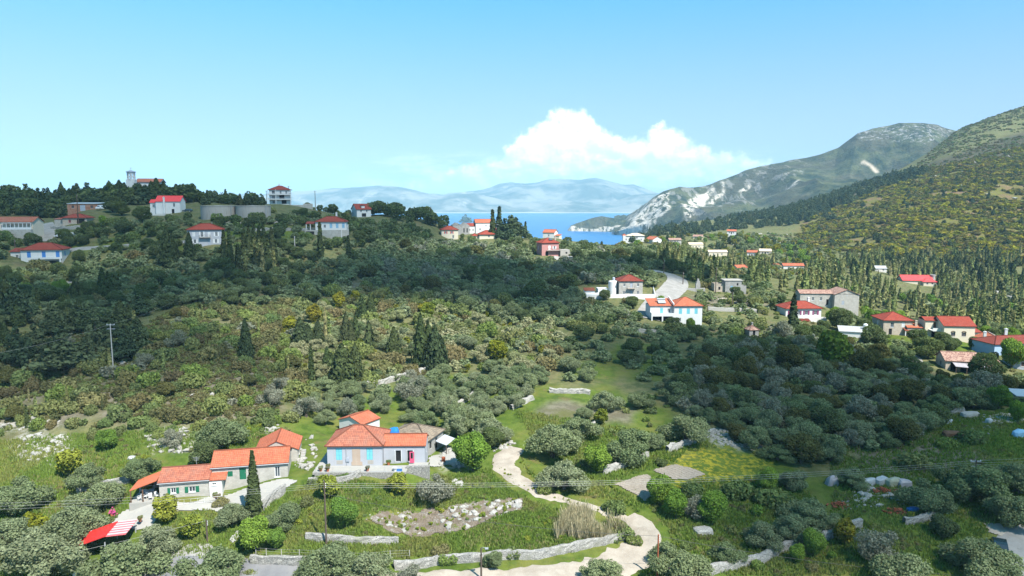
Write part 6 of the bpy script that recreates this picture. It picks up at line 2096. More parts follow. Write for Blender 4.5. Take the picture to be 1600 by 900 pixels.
NAMES = {'olive': 'olive_tree', 'grey_olive': 'olive_tree', 'pale_olive': 'olive_tree', 'cypress': 'cypress', 'slim_cypress': 'cypress', 'conifer': 'conifer', 'pine': 'pine_tree', 'young_conifer': 'conifer',
         'broad': 'leafy_tree', 'yellow': 'leafy_tree', 'citrus': 'citrus_tree', 'dark_broad': 'leafy_tree', 'brown_broad': 'leafy_tree', 'shrub': 'shrub', 'heath': 'shrub', 'dark_shrub': 'shrub'}
CATS = {'olive_tree': 'olive tree', 'cypress': 'cypress', 'conifer': 'conifer', 'pine_tree': 'pine', 'leafy_tree': 'tree', 'citrus_tree': 'citrus tree', 'shrub': 'shrub'}
_cache = {}


def tree_geo(kind, var, far):
    key = (kind, var, far)
    if key not in _cache:
        mt, tk, fn, nv, n1, l1, n2, l2 = KINDS[kind]
        _cache[key] = fn(var * 13 + 7, n2 if far else n1, l2 if far else l1)
    return _cache[key]


_mesh = {}


def tree_mesh(kind, var, far):
    key = (kind, var, far)
    if key not in _mesh:
        V, F, T = tree_geo(kind, var, far)
        _mesh[key] = npmesh(NAMES[kind] + '_crown', V, F, MAT[KINDS[kind][0]], {'tone': T, 'rnd': np.zeros(len(V))})
    return _mesh[key]


_trunk = {}


def trunk_mesh(kind, var):
    key = (KINDS[kind][1], var % 3)
    if key not in _trunk:
        _trunk[key] = trunk_mb(key[0], key[1]).mesh('trunk', MAT['bark'])
    return _trunk[key]


NOUN = {'olive': 'grey green olive tree', 'grey_olive': 'bare greyish olive tree', 'pale_olive': 'pale beige green olive tree', 'cypress': 'dark slender cypress', 'slim_cypress': 'thin young cypress',
        'conifer': 'dark cone shaped conifer', 'pine': 'dark layered pine', 'young_conifer': 'yellowish green young conifer', 'broad': 'light green leafy tree', 'yellow': 'yellow green leafy tree', 'citrus': 'yellow green citrus tree',
        'dark_broad': 'dark green round tree', 'brown_broad': 'brownish green tree', 'shrub': 'green bush', 'heath': 'ochre brown bush', 'dark_shrub': 'dark green bush'}


def by_kind(label, kind):
    """the place named in a label, with the plant of this kind in front of it"""
    k = min(i for i in (label.find(p) for p in (' in ', ' on ', ' among ', ' below ', ' between ', ' along ', ' around ', ' just ', ' at ')) if i >= 0)
    return NOUN[kind] + label[k:], NOUN[kind] + 's' + label[k:]


TREES = []          # every plant: dict(kind, x, y, z, s (scale), label, group, pri)
EXCL = []           # world polygons without plants: roads, yards, houses


def place(kind, px, py, wpx, label=None, group=None, d=None, hpx=None, pri=True):
    """a plant whose foot is at a pixel and whose crown is wpx wide (upright kinds: hpx tall)"""
    p = hit(px, py) if d is None else col_at(px, d)
    w = p[1] * math.cos(PITCH) - (p[2] - CAM_Z) * math.sin(PITCH)
    k = w / FPX
    upright = KINDS[kind][1] == 'upright'
    s = (hpx * k * (1.15 if kind == 'conifer' else 1.03)) if upright else wpx * k / (.98 if KINDS[kind][1] else .95)
    sx = 1.0
    if upright and wpx:
        nat = {'cypress': .17, 'slim_cypress': .14, 'conifer': .46, 'pine': .54, 'young_conifer': .3}[kind]
        sx = (wpx * k) / (s * nat)
    TREES.append(dict(kind=kind, p=p, s=s, sx=sx, sz=.8 if kind in ('dark_broad', 'olive', 'pale_olive') else 1.0, label=label, group=group, pri=pri, size=wpx or hpx))


def scatter(kinds, poly, n_, smin, smax, label, group, seed, sep=.7, tall=False, protect=True, dmin=0):
    """n_ plants strewn over the land inside a pixel polygon; size in metres"""
    rng = np.random.default_rng(seed)
    names, wts_ = zip(*kinds)
    wts_ = np.array(wts_) / sum(wts_)
    got = 0
    Q = strew(poly, n_ * 10, rng, EXM)
    QZ = gz(Q[:, 0], Q[:, 1])
    QX, QY, QW = project(Q[:, 0], Q[:, 1], QZ)
    PR = np.array(PROT)
    for iq in range(len(Q)):
        if got >= n_:
            break
        p, z, px, py, w = Q[iq], float(QZ[iq]), QX[iq], QY[iq], QW[iq]
        kind = names[rng.choice(len(names), p=wts_)]
        s = smin + (smax - smin) * rng.random()
        up = KINDS[kind][1] == 'upright'
        wid = s * ({'cypress': .19, 'slim_cypress': .15, 'conifer': .55, 'pine': .6, 'young_conifer': .32}[kind] if up else 1)
        ok = True
        for gx, gy, gr in BUCK(p):
            if (gx - p[0]) ** 2 + (gy - p[1]) ** 2 < ((gr + wid * .5) * sep) ** 2:
                ok = False
                break
        if not ok:
            continue
        if protect:
            hw = wid * .5 * FPX / w
            top = project(p[0], p[1], z + (s if up else s * .75 if KINDS[kind][1] else s * .4))[1]
            bad = bool(((p[1] < PR[:, 4] + 6) & (px + hw > PR[:, 0] + 2) & (px - hw < PR[:, 2] - 2) & (top < PR[:, 3] - (PR[:, 3] - PR[:, 1]) * .22) & (py > PR[:, 1])).any())
            if bad:
                continue
        got += 1
        ADDB(p, wid * .5)
        sc_ = s if up else s / (.98 if KINDS[kind][1] else .95)
        TREES.append(dict(kind=kind, p=np.array([p[0], p[1], z]), s=sc_, sx=.85 + .35 * rng.random(), sz=(.8 if kind in ('dark_broad', 'olive', 'pale_olive', 'brown_broad') else 1.25 if KINDS[kind][1] is None else 1.0) * (.85 + .3 * rng.random()), label=label, group=group, pri=False, size=wid * FPX / w))
    return got


_b = {}


def ADDB(p, r):
    _b.setdefault((int(p[0] // 12), int(p[1] // 12)), []).append((p[0], p[1], r))


def BUCK(p):
    i, j = int(p[0] // 12), int(p[1] // 12)
    for a in (-1, 0, 1):
        for b in (-1, 0, 1):
            yield from _b.get((i + a, j + b), ())


def excl_px(pix):
    EXCL.append([tuple(hit(a, b)[:2]) for a, b in pix])


def excl_line(pix, w):
    Q, _ = line_pts(pix, 3)
    T = np.gradient(Q, axis=0)
    T /= np.linalg.norm(T, axis=1)[:, None] + 1e-9
    Nn = np.stack([T[:, 1], -T[:, 0]], 1)
    EXCL.append([tuple(q) for q in Q + Nn * w] + [tuple(q) for q in (Q - Nn * w)[::-1]])


for e in bpy.data.objects:                     # no plants inside houses
    if e.type == 'EMPTY' and e.get('category') and e.children:
        bb = []
        for c in e.children:
            if c.type == 'MESH':
                co = np.array([v.co[:] for v in c.data.vertices])
                bb.append(co[:, :2].min(0))
                bb.append(co[:, :2].max(0))
        bb = np.array(bb)
        (x0, y0), (x1, y1) = bb.min(0) - .8, bb.max(0) + .8
        M_ = Matrix.Translation(e.location) @ Matrix.Rotation(e.rotation_euler.z, 4, 'Z')
        EXCL.append([tuple((M_ @ Vector((a, b, 0)))[:2]) for a, b in ((x0, y0), (x1, y0), (x1, y1), (x0, y1))])
excl_line([(806, 700), (793, 712), (786, 724), (800, 742), (822, 758), (846, 771), (880, 781), (915, 791), (955, 803), (985, 815)], 2.6)
excl_line([(985, 806), (1002, 822), (1012, 842), (1000, 862), (972, 880), (925, 890), (860, 893), (780, 896), (690, 899)], 3.2)
excl_line([(1010, 498), (1024, 478), (1040, 463), (1053, 450), (1059, 441), (1055, 433), (1040, 427), (1015, 423)], 6.5)
excl_line([(1572, 905), (1582, 872), (1594, 845), (1612, 815)], 3.5)
excl_line([(104, 392), (150, 387), (190, 385), (235, 382), (300, 377)], 3)
excl_line([(62, 378), (72, 365), (68, 350)], 6)
for pp in ([(1040, 735), (1072, 706), (1130, 700), (1200, 724), (1180, 746), (1110, 752)], [(950, 757), (1012, 735), (1055, 722), (1110, 741), (1074, 756), (1008, 790)], [(560, 812), (600, 800), (640, 797), (712, 790), (818, 777), (818, 797), (770, 812), (736, 830), (660, 840), (610, 834)],
           [(168, 826), (190, 800), (232, 782), (300, 788), (330, 776), (440, 748), (470, 752), (440, 768), (400, 790), (320, 800), (250, 806), (236, 830)],
           [(640, 745), (664, 710), (728, 704), (770, 712), (740, 735), (690, 745)], [(230, 880), (480, 875), (560, 900), (200, 905)]):
    excl_px(pp)

EXM = np.zeros(GX.shape, bool)
for e in EXCL:
    EXM |= inpoly(e, GX, GY)


def excluded(x, y):
    yy = np.clip(y, Y0 * 1.001, Y1 * .999)
    i = np.clip(np.rint((x / yy - U0) / (U1 - U0) * (NU - 1)), 0, NU - 1).astype(int)
    j = np.clip(np.rint((np.log(yy) - lys[0]) / (lys[-1] - lys[0]) * (NV - 1)), 0, NV - 1).astype(int)
    return EXM[j, i]


# ---- the plants of the foreground, one by one ------------------------------------------------
OL = 'olive'
G_fg = None
fg = [
    (OL, 135, 760, 62, 'round olive tree alone in the green meadow at the left, left of another alike'),
    (OL, 221, 748, 60, 'round olive tree just above the orange porch roof'),
    ('broad', 166, 704, 36, 'small bluish green tree in the meadow beside the limestone patch'),
    (OL, 345, 700, 78, 'tall olive tree on the slope directly above the long orange roof'),
    ('dark_broad', 318, 725, 46, 'dark green bushy tree touching the back of the long orange roofed house'),
    ('grey_olive', 268, 697, 38, 'bare greyish small tree among pale rocks above the meadow'),
    (OL, 28, 800, 92, 'large olive tree at the left edge beside the meadow'),
    (OL, 150, 800, 78, 'olive tree at the lower edge of the meadow, left of the porch'),
    (OL, 60, 905, 130, 'very large olive tree in the bottom left corner'),
    (OL, 20, 860, 90, 'olive tree at the left edge above the corner'),
    (OL, 112, 850, 96, 'large grey olive tree left of the red canopy'),
    ('yellow', 54, 848, 48, 'bright green lemon tree between dark olive trees at the left'),
    (OL, 195, 920, 125, 'large olive tree in front of the red canopy'),
    (OL, 246, 862, 72, 'olive tree right of the striped awning'),
    (OL, 335, 925, 118, 'large olive tree overhanging the road at the bottom'),
    ('citrus', 260, 815, 46, 'yellow green citrus tree in front of the left end of the long house'),
    ('citrus', 300, 842, 40, 'yellow green citrus tree left of the garden path'),
    (OL, 362, 822, 60, 'olive tree left of the tall cypress, in front of the green door'),
    (OL, 442, 824, 62, 'round olive tree right of the tall cypress'),
    ('broad', 400, 862, 56, 'light green bushy tree under the tall cypress'),
    ('broad', 432, 858, 36, 'small leafy tree right of the bush under the cypress'),
    ('citrus', 622, 774, 38, 'lone yellow green orange tree below the terrace wall'),
    ('grey_olive', 678, 786, 62, 'thin airy olive tree right of the orange tree'),
    ('broad', 738, 738, 66, 'large bright green leafy tree beside the white yard'),
    ('broad', 535, 826, 50, 'dark leaning leafy tree right of the front wooden pole'),
    ('citrus', 512, 780, 40, 'small citrus tree behind the front wooden pole'),
    (OL, 774, 886, 44, 'small round olive tree by the stone wall at the bottom'),
    (OL, 520, 905, 96, 'dark olive tree at the bottom edge, left of the middle'),
    (OL, 575, 915, 90, 'dark olive tree at the bottom edge beside another'),
    (OL, 485, 915, 60, 'greyish olive tree at the bottom edge beside the road'),
    ('grey_olive', 640, 925, 60, 'sparse olive at the bottom edge below the stone wall'),
    (OL, 940, 915, 76, 'olive tree at the bottom edge inside the bend of the white track'),
    (OL, 1062, 915, 92, 'olive tree at the bottom edge right of the rusty pole'),
    (OL, 1042, 880, 60, 'olive tree directly right of the rusty pole'),
    (OL, 1134, 878, 56, 'round olive tree in the grass at the lower right middle'),
    (OL, 862, 716, 88, 'wide olive tree above the white dirt track'),
    (OL, 905, 690, 70, 'olive tree behind the wide one above the dirt track'),
    (OL, 882, 764, 78, 'dark olive tree hanging over the dirt track'),
    ('broad', 935, 740, 48, 'light green leafy tree right of the dark olive over the track'),
    (OL, 985, 717, 84, 'wide olive tree in the middle of the right meadow'),
    (OL, 1020, 702, 48, 'small olive tree touching the wide one in the right meadow'),
    (OL, 1072, 690, 78, 'wide dark olive tree at the edge of the grove, above the white wall'),
    (OL, 946, 640, 54, 'olive tree standing on the brown field'),
    (OL, 1000, 636, 44, 'dark olive tree right of the brown field'),
    ('yellow', 940, 664, 26, 'small yellow green bush tree in the meadow'),
    (OL, 912, 655, 34, 'leaning small olive tree in the meadow'),
    (OL, 766, 688, 64, 'olive tree above the bright green leafy tree'),
    (OL, 716, 668, 60, 'olive tree right of the stone barn'),
    (OL, 750, 650, 56, 'olive tree in the grove above the stone barn'),
    ('dark_broad', 770, 700, 44, 'dark leafy tree between the grove and the start of the track'),
    (OL, 1190, 852, 66, 'olive tree at the left of a pair on the lower right'),
    (OL, 1240, 845, 74, 'olive tree right of the pair on the lower right'),
    (OL, 1262, 822, 78, 'taller olive tree behind the pair on the lower right'),
    (OL, 1300, 832, 52, 'olive tree right of the tall one on the lower right'),
    (OL, 1330, 760, 54, 'lighter olive tree left of the pale tarpaulins'),
    ('grey_olive', 1372, 880, 78, 'grey thin olive tree below the rusty heaps'),
    (OL, 1450, 800, 86, 'large dark olive tree right of the pale tarpaulins'),
    ('dark_broad', 1474, 838, 46, 'dark bush tree at the end of the short stone wall'),
    (OL, 1540, 790, 110, 'large dark olive tree around the wooden pole on the right'),
    (OL, 1585, 822, 92, 'large olive tree above the concrete road on the right'),
    (OL, 1500, 770, 80, 'olive tree left of the wooden pole on the right'),
    (OL, 1590, 770, 80, 'olive tree at the right edge below the cluttered yard'),
    (OL, 1532, 905, 116, 'large olive tree in the bottom right corner by the parked car'),
    (OL, 1420, 935, 110, 'olive tree at the bottom edge on the right'),
    (OL, 1566, 930, 90, 'olive tree in the bottom right corner beside the road'),
    ('broad', 1112, 820, 54, 'light green leafy bush tree left of the lower right meadow'),
    ('broad', 1056, 810, 46, 'green bush tree below the soil plots'),
    ('grey_olive', 1085, 810, 52, 'grey thin shrubby tree below the soil plots'),
    ('broad', 1030, 790, 50, 'leafy bush tree at the corner of the soil plot'),
    ('broad', 1270, 870, 44, 'light green bush tree below the diagonal stone wall'),
    ('yellow', 1320, 850, 40, 'pale green bush tree right of the diagonal stone wall'),
    (OL, 1240, 765, 56, 'low olive tree at the foot of the dark grove'),
    (OL, 1180, 700, 62, 'olive tree beside the pile of white stones'),
    (OL, 1250, 690, 70, 'olive tree at the front of the dark grove'),
    ('dark_broad', 1290, 680, 60, 'dark brown green tree at the front of the dark grove'),
    (OL, 1340, 690, 60, 'greyish olive tree at the front right of the dark grove'),
    ('dark_shrub', 570, 770, 24, None), ('dark_shrub', 493, 756, 24, None), ('dark_shrub', 520, 752, 18, None), ('dark_shrub', 538, 749, 20, None),
    ('shrub', 690, 762, 30, None), ('shrub', 480, 790, 26, None), ('shrub', 850, 770, 26, None), ('dark_shrub', 960, 800, 40, None), ('dark_shrub', 975, 838, 36, None), ('shrub', 992, 850, 26, None),
    ('dark_shrub', 800, 868, 30, None), ('shrub', 700, 880, 30, None), ('yellow', 230, 770, 22, None), ('citrus', 110, 745, 46, None), ('shrub', 345, 790, 26, None), ('shrub', 690, 870, 34, None),
    ('dark_shrub', 1080, 775, 40, None), ('dark_shrub', 1210, 790, 60, None), ('broad', 1200, 770, 40, None), ('dark_shrub', 1150, 775, 50, None), ('shrub', 1430, 730, 50, None), ('shrub', 1475, 700, 34, None), ('dark_shrub', 1520, 690, 40, None),
    ('broad', 1560, 640, 40, None), ('broad', 1590, 660, 34, None), ('dark_shrub', 1545, 625, 40, None),
]
for k, (kd, px, py, w, lab) in enumerate(fg):
    place(kd, px, py, w, lab or {'dark_shrub': 'dark green bush in the foreground meadows', 'shrub': 'low green bush in the foreground meadows', 'yellow': 'yellow flowering bush in the foreground', 'citrus': 'yellow green bush in the foreground', 'broad': 'light green bush in the foreground meadows'}[kd],
          None if lab else 'bushes in the foreground meadows')
up = [
    ('cypress', 398, 806, 21, 104, 'tall dark columnar cypress in front of the long orange roof'),
    ('cypress', 43, 668, 6, 36, 'small columnar cypress at the left edge above the meadow'),
    ('cypress', 487, 596, 9, 56, 'slender bright cypress left of the dark conifers on the slope'),
    ('cypress', 448, 592, 5, 28, 'left slim small cypress of a short row on the slope'), ('cypress', 455, 592, 5, 26, 'right slim small cypress of a short row on the slope'),
    ('conifer', 470, 545, 26, 44, 'dark cone shaped conifer at the left of the sunlit scrub'), ('conifer', 498, 545, 20, 40, 'dark cone shaped conifer beside two thin cypresses'),
    ('slim_cypress', 509, 540, 5, 60, 'thin tall cypress left of a pair in the sunlit scrub'), ('slim_cypress', 515, 540, 6, 52, 'thin tall cypress right of a pair in the sunlit scrub'),
    ('conifer', 541, 535, 17, 42, 'dark conifer in the middle of the sunlit scrub'), ('conifer', 556, 535, 15, 36, 'dark conifer right beside the middle one'),
    ('conifer', 576, 545, 15, 38, 'single dark conifer right of the pair in the scrub'),
    ('conifer', 566, 503, 20, 38, 'left dark conifer of a pair high in the sunlit scrub'), ('conifer', 580, 503, 18, 40, 'right dark conifer of a pair high in the sunlit scrub'),
    ('conifer', 535, 606, 40, 62, 'big dark conifer above the white terrace wall'), ('conifer', 556, 594, 24, 52, 'dark conifer right behind the big one above the terrace wall'),
    ('conifer', 512, 586, 18, 40, 'dark conifer left behind the big one above the terrace wall'),
    ('conifer', 616, 555, 22, 40, 'small dark conifer left of the tall twin trees'), ('conifer', 658, 575, 26, 76, 'tall dark conifer at the left of the tall twin trees'), ('conifer', 680, 578, 32, 62, 'broad dark conifer at the right of the tall twin trees'),
    ('cypress', 1238, 524, 15, 64, 'tall black cypress in front of the bungalow with purple shutters'), ('cypress', 1242, 572, 7, 26, 'small dark cypress below the tall black one'),
    ('cypress', 1261, 470, 7, 18, 'short cypress against the stone farmhouse wing'), ('cypress', 1296, 476, 4, 12, 'tiny cypress by the stone farmhouse door'),
    ('cypress', 501, 408, 10, 60, 'slender cypress in front of the villa with pale blue shutters'), ('cypress', 545, 415, 8, 46, 'slender cypress right of the villa with pale blue shutters'),
    ('conifer', 262, 415, 22, 52, 'dark conifer left of the grey stone house'), ('conifer', 297, 410, 17, 42, 'dark conifer in front of the grey stone house'), ('pine', 30, 505, 34, 72, 'tall dark conifer at the left edge of the shaded slope'), ('conifer', 12, 500, 26, 60, 'dark conifer at the very left edge of the shaded slope'),
    ('cypress', 60, 490, 8, 40, 'pointed dark cypress right of the tall conifers at the left edge'), ('conifer', 162, 470, 18, 46, 'dark spiky conifer on the shaded slope'), ('conifer', 118, 478, 14, 36, 'small spiky conifer on the shaded slope'),
    ('pine', 105, 580, 58, 62, 'broad layered dark pine left of the concrete pole'), ('pine', 152, 560, 34, 66, 'dark pine just left of the concrete pole'), ('pine', 195, 563, 30, 50, 'dark pine just right of the concrete pole'), ('pine', 90, 525, 34, 56, 'dark pine behind the broad layered pine'), ('pine', 140, 520, 30, 50, 'dark pine behind the concrete pole'),
    ('slim_cypress', 211, 525, 7, 40, 'thin green cypress right of the concrete pole'), ('slim_cypress', 199, 518, 6, 30, 'thin green cypress behind the dark pines'),
    ('conifer', 385, 560, 20, 56, 'dark ragged conifer on the brown scrub slope'), ('conifer', 160, 640, 4, 18, 'tiny dark conifer in the brown scrub'),
    ('pine', 800, 372, 30, 38, 'dark ragged tree right of the village cypresses'), ('pine', 788, 374, 22, 34, 'dark ragged tree touching the village cypresses'), ('pine', 728, 352, 14, 18, 'dark ragged tree behind the roofless grey house'),
    ('pine', 320, 320, 10, 14, 'dark spiky tree behind the round tanks'),
]
for kd, px, py, w, hh, lab in up:
    place(kd, px, py, w, lab, None, hpx=hh)
for kd, px, d_, w, hh, lab in (('cypress', 770, 398, 10, 44, 'left one of the two tall cypresses by the village houses'), ('cypress', 780, 404, 11, 48, 'right one of the two tall cypresses by the village houses'),
                               ('cypress', 821, 425, 6, 26, 'single cypress against the sea left of the pink house'), ('cypress', 281, 384, 3, 14, 'thin spiky cypress on the skyline of the hill top')):
    place(kd, px, None, w, lab, None, d=d_, hpx=hh)
for kd, px, d_, w, lab in (('dark_broad', 176, 318, 34, 'big dark round tree right of the brick building'), ('dark_broad', 190, 312, 30, 'big dark round tree left of the white hall on the hill'), ('dark_broad', 223, 300, 34, 'big dark tree in front of the white house with the bright red roof'),
                           ('dark_broad', 195, 278, 33, 'round dark tree in the meadow of the left hill'), ('dark_broad', 480, 400, 15, 'round dark tree left of the umbrella pine'), ('dark_broad', 520, 395, 20, 'umbrella shaped tree on the crest of the hill'),
                           ('broad', 160, 290, 16, 'bright green bush tree beside the low cottage'), ('broad', 96, 212, 26, 'bright lime green round tree on the shaded slope'), ('dark_broad', 250, 258, 22, 'dark round tree left of the grey stone house'), ('dark_broad', 138, 280, 24, 'grey green tree beside the low cottage on the hill'),
                           ('yellow', 555, 226, 18, 'yellow green tree standing out in the shaded olive belt'), ('dark_broad', 1150, 262, 24, 'round dark tree in front of the flat topped ruin'), ('dark_broad', 888, 250, 36, 'dark round tree left of the white courtyard wall'),
                           ('dark_broad', 945, 234, 22, 'dark tree in front of the white courtyard wall'), ('dark_broad', 911, 236, 14, 'small dark tree at the left end of the white courtyard wall'), ('dark_broad', 988, 225, 26, 'dark tree in front of the stone house with the tank'), ('broad', 1030, 225, 26, 'green bush tree between the white balustrade and the villa'),
                           ('dark_broad', 1053, 203, 30, 'dark olive in front of the white villa'), ('broad', 1078, 205, 20, 'light green tree in front of the cream facade of the villa'), ('dark_broad', 1325, 255, 15, 'round tree against the gable of the stone farmhouse'), ('dark_broad', 1310, 225, 46, 'big dark leafy tree below the stone farmhouse'),
                           ('dark_broad', 1366, 192, 50, 'big dark olive in front of the square stone villa'), ('dark_broad', 1436, 196, 38, 'big dark leafy tree between the stone villa and the cream house'), ('dark_broad', 1470, 200, 30, 'dark leafy tree at the left of the cream house'), ('dark_broad', 1525, 200, 30, 'dark tree in front of the right arched window'),
                           ('broad', 1580, 178, 46, 'green leafy tree in front of the pale blue house'), ('dark_broad', 1450, 182, 44, 'dark olive left of the old farmhouse'), ('citrus', 1302, 165, 60, 'brownish yellow green tree in the dark grove'), ('dark_broad', 1540, 160, 60, 'dark tree in front of the old farmhouse')):
    place(kd, px, None, w, lab, None, d=d_)
for t in TREES:
    ADDB(t['p'], t['size'] * .4 * (t['p'][1]) / FPX)

# ---- groves, woods and scrub ------------------------------------------------------------------
scatter([(OL, .8), ('grey_olive', .2)], [(455, 650), (520, 600), (600, 612), (690, 585), (700, 640), (660, 660), (560, 650), (500, 668)], 34, 4.2, 6.6, 'sunlit grey green olive tree in the grove above the grey house', 'olive trees in the sunlit grove', 1)
scatter([(OL, 1)], [(660, 670), (700, 600), (790, 585), (860, 590), (830, 620), (770, 660), (740, 690)], 30, 4.2, 6.4, 'sunlit olive tree in the rows right of the stone barn', 'olive trees in the rows above the track', 2)
scatter([(OL, .55), ('grey_olive', .17), ('dark_broad', .11), ('brown_broad', .17)], [(1030, 620), (1100, 560), (1200, 520), (1300, 530), (1400, 560), (1460, 590), (1640, 600), (1640, 640), (1500, 640), (1430, 690), (1250, 735), (1150, 690), (1090, 660)], 330, 3.6, 8.0,
        'dark grey green olive tree in the dense shaded grove on the right', 'olive trees in the dense right grove', 3, sep=.62)
scatter([(OL, .8), ('dark_broad', .2)], [(860, 600), (880, 530), (1000, 520), (1100, 520), (1120, 560), (1030, 630), (960, 600)], 40, 3.6, 6.4, 'olive tree in the terraced orchard below the villa with turquoise shutters', 'olive trees in the terraced orchard', 4)
scatter([(OL, .76), ('dark_broad', .11), ('grey_olive', .08), ('brown_broad', .05)], [(560, 440), (520, 415), (600, 385), (700, 378), (850, 402), (960, 400), (1010, 420), (1030, 460), (1000, 500), (900, 500), (800, 510), (700, 475)], 560, 4.8, 8.8,
        'dark olive tree in the shaded belt between the village and the sunlit scrub', 'olive trees in the shaded belt', 5, sep=.62)
scatter([(OL, .7), ('dark_broad', .25), ('conifer', .05)], [(960, 388), (1060, 400), (1120, 430), (1200, 450), (1180, 470), (1080, 440), (1000, 425), (900, 400)], 110, 5.5, 8, 'dark tree in the shaded wood along the road bend', 'trees in the wood along the road', 6)
scatter([(OL, .62), ('dark_broad', .26), ('shrub', .12)], [(-60, 440), (60, 425), (250, 400), (460, 395), (560, 420), (540, 470), (300, 480), (100, 500), (-60, 520)], 240, 4.8, 7.2, 'dark olive tree on the shaded slope below the left hill houses', 'olive trees on the shaded left slope', 7, sep=.66)
scatter([(OL, .5), ('dark_broad', .4), ('dark_shrub', .1)], [(-40, 400), (0, 372), (120, 352), (300, 345), (480, 340), (640, 352), (690, 372), (600, 388), (450, 395), (250, 400), (50, 420)], 230, 4.0, 6.6, 'dark tree among the houses on the left hill', 'trees among the houses on the left hill', 8, sep=.8)
scatter([('cypress', .8), ('slim_cypress', .2)], [(345, 425), (350, 400), (420, 385), (440, 420), (400, 432)], 34, 8, 12, 'dark cypress in the tight row right of the grey stone house', 'cypresses in the tight row on the left hill', 9, sep=.7, protect=False)
0 and scatter([('pine', .6), ('conifer', .25), ('dark_broad', .15)], [(-80, 345), (0, 333), (180, 322), (420, 314), (420, 300), (-80, 300)], 20, 8, 11, 'dark pine on the skyline of the left hill top', 'pines on the left hill top', 10, protect=False)
rs = np.random.default_rng(77)
for row, (d0, hh) in enumerate(((348, 8.0), (362, 9.5), (378, 10.5), (394, 11))):
    for px in np.arange(-40, 440, 11.5):
        px = px + rs.normal() * 4
        dd = d0 + rs.normal() * 5 + max(0, px - 200) * .04
        if (row == 0 and px > 105) or (416 < px < 458):
            continue
        if px > 300:
            hx = hh * .72
        else:
            hx = hh
        kd = rs.choice(['pine', 'conifer', 'dark_broad', 'pine', 'dark_broad'])
        p = col_at(px, dd)
        if excluded(p[0], p[1]):
            continue
        s = hx * (.75 + .45 * rs.random())
        TREES.append(dict(kind=kd, p=p, s=s * (1.05 if kd == 'dark_broad' else 1), sx=.9 + .5 * rs.random(), label='dark pine on the skyline of the left hill top' if kd != 'dark_broad' else 'dark round tree in the wood on the left hill top', group='trees of the wood on the left hill top', pri=False, size=s * .6 * FPX / dd))
for px, dd, hh in ((196, 371, 11.5), (203, 368, 10), (211, 370, 10.5), (220, 369, 11), (229, 370, 11), (238, 371, 12), (246, 372, 13.5), (188, 372, 13), (300, 372, 9), (276, 370, 10), (285, 368, 8)):
    p = col_at(px, dd)
    TREES.append(dict(kind='pine' if px % 2 else 'conifer', p=p, s=hh, sx=1.2, label='dark pine on the skyline of the left hill top', group='trees of the wood on the left hill top', pri=False, size=hh * .6 * FPX / dd))
for px in np.arange(455, 697, 6.5):
    dd = 418 + rs.normal() * 8
    p = col_at(px + rs.normal() * 3, dd)
    if excluded(p[0], p[1]):
        continue
    big = px > 580
    s = (8.5 if big else 3.8) * (.8 + .4 * rs.random())
    TREES.append(dict(kind='dark_broad', p=p, s=s, sx=1.1, label='dark round tree along the crest between the hill houses and the sea', group='trees along the crest', pri=False, size=s * .7 * FPX / dd))
scatter([('pine', .5), ('conifer', .3), (OL, .2)], [(-60, 520), (60, 470), (230, 480), (230, 560), (60, 590), (-60, 560)], 18, 5, 8.5, 'dark pine in the clump around the concrete pole', 'pines around the concrete pole', 11, protect=False)
scatter([('slim_cypress', .1), ('shrub', .36), ('heath', .26), ('dark_shrub', .14), ('grey_olive', .08), ('brown_broad', .06)], [(-100, 520), (200, 540), (300, 480), (450, 470), (470, 600), (430, 650), (300, 660), (150, 660), (-100, 655)], 210, 2.2, 5.2, 'ochre green bush on the brown scrub slope', 'bushes on the brown scrub slope', 12, sep=.62)
scatter([('shrub', .40), ('yellow', .03), (OL, .22), ('heath', .02), ('pale_olive', .33)], [(430, 470), (560, 445), (700, 480), (870, 505), (880, 570), (790, 590), (690, 580), (560, 606), (460, 640), (440, 560)], 260, 2.6, 7.0, 'yellow green bush in the sunlit scrub', 'bushes in the sunlit scrub', 13, sep=.6)
scatter([('shrub', .6), ('dark_shrub', .4)], [(-60, 660), (300, 660), (460, 650), (450, 690), (200, 690), (-60, 690)], 36, 1.4, 3.2, 'low bush between the meadow and the scrub slope', 'bushes along the upper edge of the meadow', 14)
scatter([('shrub', .5), ('broad', .2), ('dark_shrub', .3)], [(850, 690), (980, 640), (1100, 700), (1250, 790), (1330, 900), (1100, 900), (1050, 830)], 26, 1.0, 2.4, 'low bush in the grass of the right meadow', 'bushes in the right meadow', 15, sep=1.0)
scatter([('slim_cypress', .44), ('young_conifer', .46), (OL, .10)], [(1020, 440), (1180, 450), (1300, 470), (1420, 510), (1540, 530), (1660, 540), (1660, 470), (1500, 450), (1330, 430), (1180, 405), (1030, 392)], 520, 7, 11.5, 'sunlit slender young cypress in the valley plantation', 'young cypresses in the valley plantation', 16, sep=.75)
scatter([('young_conifer', .4), ('conifer', .35), ('slim_cypress', .25)], [(1280, 440), (1330, 400), (1450, 400), (1660, 390), (1660, 455), (1520, 460), (1420, 440)], 330, 7, 11, 'dark conifer at the foot of the yellow hillside', 'conifers at the foot of the yellow hillside', 17, sep=.7)
scatter([('broad', .12), (OL, .5), ('conifer', .16), ('dark_broad', .1), ('yellow', .12)], [(975, 385), (1100, 400), (1240, 430), (1330, 425), (1260, 385), (1180, 372), (1060, 372)], 300, 5, 8, 'leafy tree among the far valley houses', 'trees among the far valley houses', 18, sep=.8)

